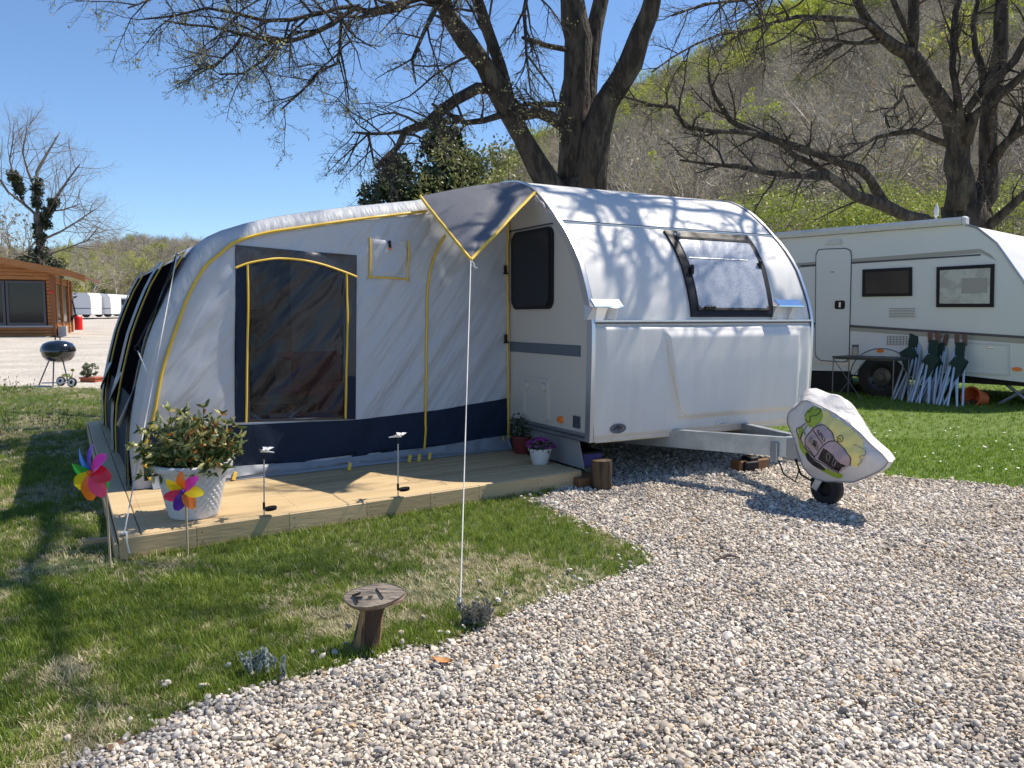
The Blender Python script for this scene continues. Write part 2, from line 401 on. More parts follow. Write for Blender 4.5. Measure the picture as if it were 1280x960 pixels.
def ico(sub):
    import bmesh
    b = bmesh.new(); bmesh.ops.create_icosphere(b, subdivisions=sub, radius=1); v = [tuple(x.co) for x in b.verts]; f = [tuple(q.index for q in x.verts) for x in b.faces]; b.free(); return v, f
M['pebble'] = mat('pebble_stone', (.5, .5, .5), .75, rndcol=('C', [(0, (.58, .54, .48)), (.20, (.44, .41, .37)), (.34, (.30, .285, .27)), (.45, (.70, .66, .60)), (.62, (.37, .365, .37)), (.70, (.55, .48, .38)), (.82, (.17, .17, .175)), (.88, (.46, .33, .20)), (.91, (.76, .73, .67))]), var=(40, .45, (.34, .33, .32), .4, .7))
n_ = M['pebble'].node_tree.nodes; l_ = M['pebble'].node_tree.links; b__ = n_['Principled BSDF']; src_ = b__.inputs['Base Color'].links[0].from_socket
geo = n_.new('ShaderNodeNewGeometry'); nz_ = n_.new('ShaderNodeTexNoise'); nz_.inputs['Scale'].default_value = 1.3; nz_.inputs['Detail'].default_value = 5; l_.new(geo.outputs['Position'], nz_.inputs[0])
cr_ = n_.new('ShaderNodeValToRGB'); cr_.color_ramp.elements[0].position = .38; cr_.color_ramp.elements[0].color = (.90, .835, .75, 1); cr_.color_ramp.elements[1].position = .60; cr_.color_ramp.elements[1].color = (1.04, 1.0, .95, 1); l_.new(nz_.outputs[0], cr_.inputs[0])
mx_ = n_.new('ShaderNodeMix'); mx_.data_type = 'RGBA'; mx_.blend_type = 'MULTIPLY'; mx_.inputs[0].default_value = 1; l_.new(src_, mx_.inputs[6]); l_.new(cr_.outputs[0], mx_.inputs[7]); l_.new(mx_.outputs[2], b__.inputs['Base Color'])
peb = []
for k in range(7):
    v, f = ico(2); s3 = (rnd.uniform(.8, 1.3), rnd.uniform(.7, 1.0), rnd.uniform(.42, .7)); off = k * 7.3
    mb = MB(); vv = []
    for p in v:
        q = Vector(p); d = 1 + .35 * noise.noise(q * 1.1 + Vector((off, 0, 0))) + .12 * noise.noise(q * 2.7 + Vector((0, off, 0)))
        vv.append((q.x * d * s3[0], q.y * d * s3[1], q.z * d * s3[2]))
    mb.add(vv, f); peb.append(obj('pebble', mb, M['pebble'], auto=28, fix=False))
pc = proto_coll('pebbles', peb)
def lawn_mask(x, y): return inpoly(x, y, lawn_poly) | inpoly(x, y, lawn2_poly)
def jitter_pts(x0, x1, y0, y1, sp):
    gx, gy = np.meshgrid(np.arange(x0, x1, sp), np.arange(y0, y1, sp)); gx = gx.ravel() + rng.uniform(-.5, .5, gx.size) * sp; gy = gy.ravel() + rng.uniform(-.5, .5, gy.size) * sp
    return gx, gy
def frustum(x, y, m=.35): return (np.abs(x) < .66 * y + m)
P, Sz = [], []
for y0, y1, sp, sc in ((1.9, 4.2, .0148, .92), (4.2, 6.6, .018, 1.08), (6.6, 9.5, .029, 1.45)):
    x, y = jitter_pts(-4.2, 7.5, y0, y1, sp)
    k = frustum(x, y, 1.1) & ~(lawn_mask(x, y) & lawn_mask(x + rng.normal(0, .035, len(x)), y + rng.normal(0, .045, len(x))))
    if y0 > 6: k &= (x > .3)
    x, y = x[k], y[k]; P.append(np.stack([x, y], 1)); Sz.append(rng.lognormal(0, .36, len(x)) * .0086 * sc)
P = np.concatenate(P); Sz = np.clip(np.concatenate(Sz), .005, .026); n = len(P)
zz = gz(P[:, 0], P[:, 1]) + .006 + rng.uniform(-.005, .008, n) + .006 * (1 + np.sin(P[:, 0] * 5 + 2 * np.sin(P[:, 1] * 3)) * np.cos(P[:, 1] * 4))
o = scatter('gravel', np.column_stack([P, zz]), np.column_stack([rng.uniform(-.8, .8, n), rng.uniform(-.8, .8, n), rng.uniform(0, 6.28, n)]), Sz, rng.integers(0, 7, n), pc)
tag(o, 'pale grey and cream loose gravel covering the pitch in front of the caravan', 'gravel', kind='stuff')
# stones that strayed into the lawn
x = []; y = []
for i in range(75):
    a = e2[rnd.randrange(len(e2))]; d = abs(rnd.gauss(0, .16)); x.append(a[0] - d * .4 + rnd.uniform(-.05, .05)); y.append(a[1] + d)
x = np.array(x); y = np.array(y); n = len(x)
o = scatter('stray_gravel', np.column_stack([x, y, gz(x, y) + .028]), rng.uniform(-1, 1, (n, 3)), rng.uniform(.008, .017, n), rng.integers(0, 7, n), pc)
tag(o, 'loose pale stones strayed from the gravel into the lawn edge', 'stones', kind='stuff')

# grass
def tuft(nb, h, spread, width, lean, m, seed):
    r = random.Random(seed); mb = MB()
    for i in range(nb):
        a = r.uniform(0, 6.28); d = r.uniform(0, spread); x, y = d * math.cos(a), d * math.sin(a); hh = h * r.uniform(.55, 1.15); a2 = r.uniform(0, 6.28); ln = lean * r.uniform(.2, 1.3) * hh
        dx, dy = math.cos(a2), math.sin(a2); px_, py_ = -dy * width, dx * width
        mb.add([(x - px_, y - py_, 0), (x + px_, y + py_, 0), (x + dx * ln * .4 + px_ * .7, y + dy * ln * .4 + py_ * .7, hh * .6), (x + dx * ln * .4 - px_ * .7, y + dy * ln * .4 - py_ * .7, hh * .6), (x + dx * ln, y + dy * ln, hh)], [(0, 1, 2, 3), (3, 2, 4)])
    return obj('tuft', mb, m, auto=0, fix=False)
M['gr_green'] = foliage_mat('green_grass', [(.11, .17, .015), (.18, .26, .028), (.28, .34, .055)], .45, .4)
M['gr_straw'] = foliage_mat('dry_grass', [(.36, .32, .17), (.52, .46, .27), (.64, .58, .38)], .6, .25)
M['gr_lush'] = foliage_mat('short_lush_grass', [(.10, .19, .010), (.17, .28, .018), (.23, .33, .03)], .45, .4)
tufts = [tuft(16, .040, .03, .0017, .7, M['gr_green'], i) for i in range(4)] + [tuft(16, .026, .036, .0016, 1.5, M['gr_straw'], 10 + i) for i in range(3)] + [tuft(12, .035, .04, .0024, .6, M['gr_lush'], 20 + i) for i in range(3)]
tcol = proto_coll('tufts', tufts)
def nfield(x, y, f, seed):
    return np.array([noise.fractal((a * f, b * f, seed), 1.0, 2.0, 3) for a, b in zip(x, y)])
P = []
for y0, y1, sp in ((2.0, 4.0, .026), (4.0, 6.5, .036), (6.5, 9.5, .06), (9.5, 15, .10)):
    x, y = jitter_pts(-10, 2, y0, y1, sp); k = frustum(x, y, 1.7) & inpoly(x, y, lawn_poly)
    d = (x - O.x) * BX.x + (y - O.y) * BX.y; a_ = (x - O.x) * AX.x + (y - O.y) * AX.y
    k &= ~((d > -.15 + .10 * (a_ + 3.3)) & (a_ > -3.25) & (d < 5.2)); P.append(np.stack([x[k], y[k]], 1))
P = np.concatenate(P); n = len(P); nf = nfield(P[:, 0], P[:, 1], 1.0, 1.5) + .55 * nfield(P[:, 0], P[:, 1], 3.5, 7.5)
near = np.exp(-((P[:, 1] - 3.1) ** 2) / 1.5) * .05
straw = (nf + rng.normal(0, .24, n) + near > .22); thin = rng.uniform(0, 1, n) < np.where(nf > .5, .45, .93)
P, straw, nf = P[thin], straw[thin], nf[thin]; n = len(P)
idx = np.where(straw, rng.integers(4, 7, n), rng.integers(0, 4, n))
sc = rng.uniform(.6, 1.15, n) * np.where(P[:, 1] > 6, 1.3, 1)
o = scatter('grass', np.column_stack([P, gz(P[:, 0], P[:, 1]) + .008 + .045 * smooth((np.hypot(P[:, 0], P[:, 1]) - 9) / 2.5)]), np.column_stack([rng.uniform(-.2, .2, n), rng.uniform(-.2, .2, n), rng.uniform(0, 6.28, n)]), sc, idx, tcol)
tag(o, 'patchy green and straw-coloured grass in front of the wooden deck', 'grass', kind='stuff')
P = []
for y0, y1, sp in ((5.5, 8.5, .055), (8.5, 13.5, .085)):
    x, y = jitter_pts(1.5, 12, y0, y1, sp); k = frustum(x, y, 1.5) & inpoly(x, y, lawn2_poly); P.append(np.stack([x[k], y[k]], 1))
P = np.concatenate(P); n = len(P)
o = scatter('grass', np.column_stack([P, gz(P[:, 0], P[:, 1]) + .008 + .045 * smooth((np.hypot(P[:, 0], P[:, 1]) - 9) / 2.5)]), np.column_stack([rng.uniform(-.2, .2, n), rng.uniform(-.2, .2, n), rng.uniform(0, 6.28, n)]), rng.uniform(.8, 1.3, n), rng.integers(7, 10, n), tcol)
tag(o, 'bright short green grass in front of the second caravan', 'grass', kind='stuff')
mb = MB()      # daisies
for i in range(150):
    x = rnd.uniform(2.6, 8.5); y = rnd.uniform(6.2, 11.5)
    if not inpoly(np.array([x]), np.array([y]), lawn2_poly)[0]: continue
    z = gzf(x, y) + .045; s_ = rnd.uniform(.009, .016)
    mb.add([(x + s_ * math.cos(a), y + s_ * math.sin(a), z + .002 * math.sin(a * 3)) for a in [k * math.pi / 3 for k in range(6)]] + [(x, y, z + .006)], [(k, (k + 1) % 6, 6) for k in range(6)])
M['petalw'] = mat('white_petals', (.8, .8, .76), .6)
tag(obj('daisy_flowers', mb, M['petalw'], auto=0), 'tiny white daisies dotted over the bright right-hand lawn', 'flowers', kind='stuff')

# ================================================================== NEAR CARAVAN
CW = 2.44
RZ = math.atan2(AX.y, AX.x)
PROF = [(0.0, .372), (-.012, .75), (-.02, 1.0), (-.022, 1.28), (-.008, 1.36), (.018, 1.455), (.060, 1.565), (.105, 1.665), (.152, 1.763), (.222, 1.865), (.300, 1.961), (.380, 2.045), (.467, 2.122), (.545, 2.197), (.63, 2.268), (.72, 2.338), (.82, 2.402), (.92, 2.455), (1.03, 2.498), (1.15, 2.528), (1.3, 2.548)]
def smooth_prof(p):
    return p
def pb(z): return float(np.interp(z, [q[1] for q in PROF], [q[0] for q in PROF]))
def pslope(z): return (pb(z + .03) - pb(z - .03)) / .06
def surf(px, py):
    b = 0
    for _ in range(30):
        p = on_b(px, py, b); b = .5 * b + .5 * pb(min(p.z, 2.54))
    return p
van = thing('caravan', 'white touring caravan with curved sloping front, drawbar and awning attached to its near side', 'caravan', O, RZ)
L = lambda a, b, z: Vector((a, b, z))
TOP = PROF + [(2.0, 2.575), (3.8, 2.58), (5.2, 2.57), (5.75, 2.50), (6.0, 2.25), (6.05, .372)]
# walls
mb = MB(); n = len(TOP)
poly = TOP
tr = tessellate_polygon([[Vector((p[0], p[1], 0)) for p in poly]])
mb.add([L(0, b, z) for b, z in poly] + [L(CW, b, z) for b, z in poly], [tuple(t) for t in tr] + [tuple(i + n for i in t) for t in tr])
obj('side_walls', mb, M['cream'], van, sm=False, local=True)
mb = MB(); RT = PROF[12:] + [(2.0, 2.575), (3.8, 2.58), (5.2, 2.57), (5.75, 2.50), (6.0, 2.25), (6.05, .372)]
def nrm(P, i):
    a = Vector(P[max(i - 1, 0)]); b = Vector(P[min(i + 1, len(P) - 1)]); t = (b - a).normalized(); return Vector((-t.y, t.x))
def skin(P, t, name, m, a0=-.004, a1=CW + .004, na=25):
    mb = MB(); Q = [(P[i][0] + nrm(P, i).x * t, P[i][1] + nrm(P, i).y * t) for i in range(len(P))]
    us = [a0 + (a1 - a0) * i / (na - 1) for i in range(na)]
    mb.grid(lambda u, k: L(u, Q[k][0], Q[k][1]), us, list(range(len(Q))))
    nn = len(mb.v); mb.grid(lambda u, k: L(u, P[k][0] , P[k][1]), [a0, a1], list(range(len(P))))
    return obj(name, mb, m, van, local=True, auto=50)
skin(RT, .012, 'roof', M['white'])
skin(PROF[3:13], .010, 'front_panel', M['white'])
mb = MB()        # locker moulding below the trim, with the proud middle field
def lock(a, z):
    u = a / CW
    base = .034 * float(smooth((1.288 - z) / .035)) + .02 * math.sin(math.pi * min(max((z - .37) / .92, 0), 1))
    ed = float(smooth(a / .10)) * float(smooth((CW - a) / .08))
    base = base * (.25 + .75 * ed)
    # middle field bounds narrow downwards and stop above the bottom edge
    l0 = .66 + .22 * (1.25 - z) ** 1.2 if z < 1.25 else .66
    dz = float(smooth((z - .50) / .05)) * float(smooth((1.262 - z) / .08)); da = float(smooth((a - l0) / .055)) * float(smooth((CW - .20 - a) / .03))
    c = .038 * dz * da
    c += .006 * math.sin(3 * a + z)
    foot = .03 * float(smooth((.43 - z) / .05))
    return -(base + c) + foot + pb(z)
us = sorted(set([i * CW / 90 for i in range(91)] + [.66 + .01 * i for i in range(30)])); vz = [.366 + i * (1.292 - .366) / 80 for i in range(81)]
mb.grid(lambda a, z: L(a, lock(a, z), z), us, vz)
k = len(mb.v); mb.grid(lambda a, z: L(a, pb(z) + .01, z), [0, CW], [.366, 1.292])
obj('gas_locker_panel', mb, M['white'], van, local=True, auto=60)
mb = MB(); mb.tube([L(.06 + (CW - .12) * i / 20, lock(.06 + (CW - .12) * i / 20, .375) + .006, .368) for i in range(21)], .010, 8)
obj('bottom_rim', mb, M['beige'], van, local=True)
mb = MB(); mb.tube([L(u, -.055 + .002, .512) for u in [1.0 + i * .12 for i in range(10)]], .004, 6)
mb2 = MB(); pts = [L(a, lock(a, z) - .001, z) for a, z in [(.695, 1.17), (.72, 1.0), (.765, .85), (.80, .72), (.835, .62), (.87, .565), (.93, .53), (1.02, .515), (1.2, .508), (1.5, .508), (1.85, .508)]]
mb2.tube(pts, [.002, .004, .005, .006, .006, .006, .006, .005, .004, .003, .001], 6)
obj('gravel_reflection', mb2, M['beige'], van, local=True)  # beige line paints the gravel's reflection along the middle field's chamfer
mb = MB(); mb.tube([L(2.24, lock(2.24, z) - .002, z) for z in np.linspace(.62, 1.24, 12)], .003, 5); obj('panel_seam', mb, M['alu'], van, local=True)
# trims
mb = MB(); mb.box((CW / 2, -.034, 1.300), (CW - .02, .022, .008)); obj('trim_strip', mb, M['stripe'], van, local=True)
mb = MB(); mb.box((CW / 2, -.036, 1.318), (CW - .02, .022, .014)); obj('trim_strip', mb, M['alu'], van, local=True)
mb = MB(); q = PROF[12]; mb.box((CW / 2, q[0] - .006, q[1] + .010), (CW, .03, .009)); obj('roof_seam', mb, M['stripe'], van, local=True)
mb = MB(); mb.box((CW / 2, q[0] - .012, q[1] + .001), (CW, .03, .009)); obj('roof_seam', mb, M['alu'], van, local=True)
def rail(a, w_, name, m, P=PROF + [(2.0, 2.575), (3.0, 2.58), (3.8, 2.58), (5.2, 2.57), (5.75, 2.5)], out=.014, inn=.03):
    mb = MB(); N = len(P); Q = [Vector(p) + nrm(P, i) * out for i, p in enumerate(P)]; I = [Vector(p) - nrm(P, i) * inn for i, p in enumerate(P)]
    vs = []
    for i in range(N): vs += [L(a, *Q[i]), L(a + w_, *Q[i]), L(a + w_, *I[i]), L(a, *I[i])]
    fs = []
    for i in range(N - 1):
        for k in range(4): fs.append((i * 4 + k, i * 4 + (k + 1) % 4, i * 4 + 4 + (k + 1) % 4, i * 4 + 4 + k))
    fs += [(0, 1, 2, 3), tuple(range(4 * N - 4, 4 * N))]
    mb.add(vs, fs); return obj(name, mb, m, van, local=True)
rail(-.016, .034, 'edge_rail', M['alu'], out=.022, inn=.045)
rail(.018, .006, 'edge_rail_seam', M['stripe'], out=.0185, inn=.01)
rail(CW - .015, .03, 'edge_rail', M['alu'], out=.022, inn=.045)
rail(CW - .024, .008, 'edge_rail_seam', M['stripe'], out=.0185, inn=.01)
mb = MB(); mb.box((CW / 2, 3, .37), (CW - .05, 5.9, .03)); obj('floor', mb, M['stripe'], van, local=True)
# side strips and decals (a thin sheet proud of the side)
def sidebox(b0, b1, z0, z1, t, name, m, bev=.0, par=van):
    mb = MB(); mb.box((-t / 2 - .001, (b0 + b1) / 2, (z0 + z1) / 2), (t, abs(b1 - b0), z1 - z0), bev=bev); return obj(name, mb, m, par, local=True)
sidebox(.02, 5.9, .372, .392, .012, 'sill_strip', M['alu']); sidebox(.02, 5.9, .396, .408, .008, 'sill_strip', M['stripe']); sidebox(.02, 5.9, .412, .436, .010, 'sill_strip', M['alu'])
sidebox(.13, 5.5, 1.035, 1.125, .003, 'side_stripe', M['greyp'])
sidebox(.48, 5.5, 2.112, 2.124, .006, 'side_seam', M['stripe']); sidebox(.485, 5.5, 2.097, 2.108, .005, 'side_seam', M['alu'])
def rrect(x0, x1, y0, y1, r_, n=6):
    out = []
    for cx, cy, a0 in ((x1 - r_, y1 - r_, 0), (x0 + r_, y1 - r_, 90), (x0 + r_, y0 + r_, 180), (x1 - r_, y0 + r_, 270)):
        for k in range(n + 1):
            a = R(a0 + 90 * k / n); out.append((cx + r_ * math.cos(a), cy + r_ * math.sin(a)))
    return out
def ring(mb, outer, inner, fn, t):
    n = len(outer); vs = [fn(*p, 0) for p in outer] + [fn(*p, t) for p in outer] + [fn(*p, t) for p in inner] + [fn(*p, 0) for p in inner]
    fs = []
    for i in range(n):
        j = (i + 1) % n
        for k in range(4): fs.append((k * n + i, k * n + j, ((k + 1) % 4) * n + j, ((k + 1) % 4) * n + i))
    return mb.add(vs, fs)
sf = lambda y, z, h: L(-h, y, z)
mb = MB(); mb.slab(rrect(.53, 1.205, 1.415, 2.095, .075), sf, .022); wn = obj('side_window_frame', mb, M['blackp'], van, local=True)
mb = MB(); mb.slab(rrect(.585, 1.165, 1.455, 2.055, .05), lambda y, z, h: L(-.022 - h, y, z), .012); sub('pane', mb, M['glass'], wn, local=True)
mb = MB(); ring(mb, rrect(.575, 1.19, 1.44, 2.07, .06), rrect(.592, 1.173, 1.457, 2.053, .05), lambda y, z, h: L(-.022 - h, y, z), .017); sub('seal', mb, M['rubber'], wn, local=True)
for (y0, y1, z0, z1) in ((.60, 1.02, .462, .826),):
    mb = MB(); mb.slab(rrect(y0 + .02, y1 - .02, z0 + .02, z1 - .02, .03), sf, .008); h = obj('service_hatch', mb, M['cream'], van, local=True)
    mb = MB(); ring(mb, rrect(y0, y1, z0, z1, .045), rrect(y0 + .028, y1 - .028, z0 + .028, z1 - .028, .03), sf, .017); sub('hatch_frame', mb, M['cream'], h, local=True)
    for yy in (y0 + .07, y1 - .07):
        mb = MB(); mb.lathe([(.0, .0), (.04, 0), (.036, .016), (0, .018)], (-.010, yy, z1 - .075), 16, Matrix.Rotation(R(-90), 4, 'Y')); sub('hatch_lock', mb, M['cream'], h, local=True)
mb = MB(); mb.lathe([(0, 0), (.042, 0), (.036, .016), (.012, .022), (0, .022)], (-.002, .412, .505), 18, Matrix.Rotation(R(-90), 4, 'Y') @ Matrix.Scale(.75, 4, (1, 0, 0))); obj('marker_light', mb, M['orange'], van, local=True)
g = sidebox(.125, .225, .462, .56, .008, 'socket_cover', M['greyp'])
for i in range(2):
    mb = MB(); mb.box((-.0105, .15 + .05 * i, .511), (.004, .036, .085)); sub('cover_panel', mb, M['stripe'], g, local=True)
# badges
def oval(a, z, ra, rz_, name, m1, m2, par=van):
    mb = MB(); cs = [(a + ra * math.cos(k * math.pi / 12), z + rz_ * math.sin(k * math.pi / 12)) for k in range(24)]
    fn = lambda x, y, h: L(x, lock(x, y) - .001 - h, y)
    ring(mb, cs, [(a + (p[0] - a) * .74, z + (p[1] - z) * .66) for p in cs], fn, .006); b_ = obj(name, mb, m1, par, local=True)
    mb = MB(); mb.slab([(a + (p[0] - a) * .73, z + (p[1] - z) * .65) for p in cs], fn, .003); sub('badge_field', mb, M['chrome'] if m1 == M['greyp'] else M['white'], b_, local=True)
    mb = MB(); mb.tube([L(a + x * ra, lock(a, z) - .006, z + y * rz_) for x, y in ((-.5, -.28), (-.3, .05), (-.12, .34), (-.1, -.25), (.05, .02), (.16, -.22), (.22, .3), (.34, -.1), (.5, .16))], .0035, 5); sub('badge_script', mb, m2, b_, local=True)
oval(.235, .470, .078, .040, 'badge', M['greyp'], M['stripe']); oval(1.36, .437, .085, .030, 'embossed_badge', M['white'], M['alu'])
# front window
WF = [surf(828, 291), surf(931, 296), surf(964, 396), surf(862, 396)]
z0w, z1w = 1.345, WF[0].z; aL, aR = WF[0].x, WF[1].x
a0b, a1b = WF[3].x, WF[2].x
def fwin(u, v, h):       # u 0..1 across, v 0..1 up
    z = z0w + (z1w - z0w) * v; a = (a0b + (aL - a0b) * v) * (1 - u) + (a1b + (aR - a1b) * v) * u
    s_ = pslope(z); nn = Vector((-1, s_)).normalized(); b = pb(z)
    return L(a, b + nn.x * (h + .008), z + nn.y * (h + .008))
def panel(u0, u1, v0, v1, h0, h1, name, m, par, r_=0):
    mb = MB(); us = np.linspace(u0, u1, 9); vs_ = np.linspace(v0, v1, 13)
    mb.grid(lambda u, v: fwin(u, v, h1), us, vs_)
    for (A_, B_) in (((u0, None), 0), ((u1, None), 0)):
        mb.grid(lambda h, v, u=A_[0]: fwin(u, v, h), [h0, h1], vs_)
    for v in (v0, v1): mb.grid(lambda h, u, v=v: fwin(u, v, h), [h0, h1], us)
    return obj(name, mb, m, par, local=True, auto=40)
fw = panel(0, 1, 0, 1, 0, .022, 'front_window_frame', M['blackp'], van)
M['blind'] = mat('foil_blind_behind_glass', (.40, .43, .49), .22, spec=.4, var=(60, .45, (.22, .26, .34), .42, .6), bump=(55, .0015, 3), var2=(2.2, .5, (.22, .26, .34), .5, .75))
panel(.085, .93, .085, .90, .022, .030, 'pane', M['blind'], fw)
mb = MB(); ring(mb, [(.075, .07), (.94, .07), (.94, .915), (.075, .915)], [(.098, .095), (.918, .095), (.918, .89), (.098, .89)], lambda u, v, h: fwin(u, v, .024 + h), .012); sub('seal', mb, M['rubber'], fw, local=True)
mb = MB(); mb.tube([fwin(u, .66, .034) for u in (.10, .5, .80)], .0025, 4); sub('blind_edge', mb, M['alu'], fw, local=True)
for (u, v) in ((.20, .095), (.92, .60), (.08, .52)):
    mb = MB(); p = fwin(u, v, .045); mb.box(p, (.12 if v < .2 else .03, .02, .022 if v < .2 else .08), bev=.004); mb.box(p + L(0, .015, 0), (.03, .03, .03)); sub('window_catch', mb, M['blackp'], fw, local=True)
for u in (.09, .15):
    mb = MB(); mb.lathe([(0, 0), (.014, 0), (.010, .01), (0, .012)], fwin(u, .955, .022), 10, Matrix.Rotation(R(90), 4, 'X')); sub('hinge_cap', mb, M['alu'], fw, local=True)
# grab handles
for (x0, x1) in ((742, 779), (973, 1004)):
    A0 = on_b(x0, 379, -.10); A1 = on_b(x1, 379, -.10)
    mb = MB(); mb.box(((A0.x + A1.x) / 2, -.075, A0.z), (A1.x - A0.x, .092, .018), Matrix.Rotation(R(42), 4, 'X'), bev=.005); hd = obj('grab_handle', mb, M['chrome'], van, local=True)
    for k in (0.06, .72):
        a = A0.x + (A1.x - A0.x) * k
        mb = MB(); mb.add([L(a - .03, .0, 1.325), L(a + .05, .0, 1.325), L(a + .045, .07, A0.z - .01), L(a + .01, .07, A0.z - .01), L(a - .03, -.035, 1.328), L(a + .05, -.035, 1.328), L(a + .05, -.055, A0.z - .025), L(a + .015, -.055, A0.z - .025)], [(0, 1, 2, 3), (4, 5, 6, 7), (0, 1, 5, 4), (1, 2, 6, 5), (2, 3, 7, 6), (3, 0, 4, 7)])
        sub('handle_bracket', mb, M['white'], hd, local=True)
# chassis and A frame
HP = on_a(996, 566, CW / 2 - .02); hb = HP.y
print('hitch', HP)
def beam(p, q, h, t, name):
    p, q = Vector(p), Vector(q); d = (q - p).normalized(); sd = Vector((-d.y, d.x, 0)).normalized(); mb = MB()
    for s_, e_ in ((-1, t), (1, t)): pass
    vs = []
    for e_ in (p, q):
        for a_, c_ in ((-.5, -.5), (.5, -.5), (.5, .5), (-.5, .5)): vs.append(e_ + sd * a_ * t + Vector((0, 0, c_ * h)))
    mb.add(vs, [(0, 1, 2, 3), (4, 5, 6, 7), (0, 1, 5, 4), (1, 2, 6, 5), (2, 3, 7, 6), (3, 0, 4, 7)])
    for zz in (-.5, .5):      # flanges
        vs = []
        for e_ in (p, q):
            for a_, c_ in ((-1.3, -.03), (.6, -.03), (.6, .03), (-1.3, .03)): vs.append(e_ + sd * a_ * t + Vector((0, 0, zz * h * .99 + c_ * h)))
        mb.add(vs, [(0, 1, 2, 3), (4, 5, 6, 7), (0, 1, 5, 4), (1, 2, 6, 5), (2, 3, 7, 6), (3, 0, 4, 7)])
    return obj(name, mb, M['galv'], van, local=True)
zc = .345
hx = CW / 2
beam((hx - .06, hb + .02, zc + .03), (.30, 1.4, zc - .045), .14, .03, 'drawbar_beam')
beam((hx + .06, hb + .02, zc + .03), (CW - .30, 1.4, zc - .045), .14, .03, 'drawbar_beam')
mb = MB(); mb.box((hx, hb - .02, zc + .02), (.17, .22, .17), bev=.01); mb.box((hx, hb - .2, zc + .05), (.07, .35, .07), bev=.01); mb.lathe([(.0, -.05), (.045, -.05), (.055, .02), (.03, .06), (0, .06)], (hx, hb - .40, zc + .04), 14); obj('coupling_head', mb, M['galv'], van, local=True)
for a in (.45, CW - .45):
    mb = MB(); mb.box((a, 3.4, .33), (.06, 4.6, .10)); obj('chassis_rail', mb, M['galv'], van, local=True)
for yy_ in (.8, 3.3): mb = MB(); mb.box((CW / 2, yy_, .32), (CW - .5, .06, .07)); obj('cross_member', mb, M['galv'], van, local=True)
def wheel(a, b, zr, rr, wd, par, name='wheel', axis='x'):
    Mx = Matrix.Rotation(R(90), 4, 'Y')
    mb = MB(); mb.lathe([(rr * .62, -wd / 2), (rr * .93, -wd / 2), (rr, -wd * .33), (rr, wd * .33), (rr * .93, wd / 2), (rr * .62, wd / 2)], (a, b, zr), 30, Mx, cap=False); o_ = obj(name, mb, M['rubber'], par, local=True)
    mb = MB(); mb.lathe([(rr * .63, -wd / 2), (rr * .60, -wd * .40), (rr * .30, -wd * .30), (rr * .16, -wd * .42), (0, -wd * .42)], (a, b, zr), 26, Mx, cap=False)
    mb.lathe([(rr * .63, wd / 2), (rr * .60, wd * .2), (0, wd * .2)], (a, b, zr), 26, Mx, cap=False)
    sub('rim', mb, M['alu'], o_, local=True); return o_
wheel(.12, 3.3, .30, .30, .18, van); wheel(CW - .12, 3.3, .30, .30, .18, van)
# corner steadies and the jockey wheel
for a in (.35, CW - .4):
    mb = MB(); mb.box((a, .75, .2), (.05, .30, .30), Matrix.Rotation(R(30), 4, 'X')); mb.box((a, .86, .035), (.14, .14, .02)); obj('corner_steady', mb, M['blackp'], van, local=True)
JW = ab(hitz(1033, 631, .0)); print('jockey', JW)
jb = hb + .03
JX, JY = JW.x, JW.y
mb = MB(); Mj = Matrix.Rotation(R(10), 4, 'Z') @ Matrix.Rotation(R(90), 4, 'Y')
mb.lathe([(.055, -.035), (.105, -.035), (.118, -.022), (.118, .022), (.105, .035), (.055, .035)], (JX, JY, .122), 26, Mj, cap=False); j = obj('jockey_wheel', mb, M['rubber'], van, local=True)
mb = MB(); mb.lathe([(.058, -.03), (.045, -.012), (0, -.012)], (JX, JY, .122), 20, Mj, cap=False); mb.lathe([(.058, .03), (.045, .012), (0, .012)], (JX, JY, .122), 20, Mj, cap=False); sub('rim', mb, M['blackp'], j, local=True)
mb = MB(); Mz = Matrix.Rotation(R(10), 4, 'Z')
for s_ in (-1, 1): mb.box(Vector((JX, JY, .185)) + Mz @ Vector((s_ * .048, .0, 0)) + Mz @ Vector((0, .035, 0)), (.008, .05, .17), Mz @ Matrix.Rotation(R(28), 4, 'X'), bev=.002)
mb.box(Vector((JX, JY, .272)) + Mz @ Vector((0, .075, 0)), (.11, .07, .012), Mz); mb.tube([Vector((JX, JY + .065, .26)), Vector((hx + .05, jb - .14, .62))], .026, 12); sub('fork', mb, M['galv'], j, local=True)

mb = MB(); mb.tube([L(hx - .09, hb - .05, .30), L(hx - .11, hb - .12, .20), L(hx - .10, hb - .20, .17), L(hx - .06, hb - .24, .24), L(hx - .03, hb - .3, .33)], .008, 6); obj('breakaway_cable', mb, M['blackp'], van, local=True)
mb = MB(); mb.tube([L(hx - .10, hb + .10, .27), L(hx - .13, hb + .02, .18), L(hx - .12, hb - .08, .14), L(hx - .10, hb - .10, .24)], .006, 6); obj('plug_lead', mb, M['blackp'], van, local=True)
mb = MB(); mb.box((hx - .115, hb + .13, .33), (.03, .07, .16), bev=.006); obj('frame_bracket', mb, M['galv'], van, local=True)

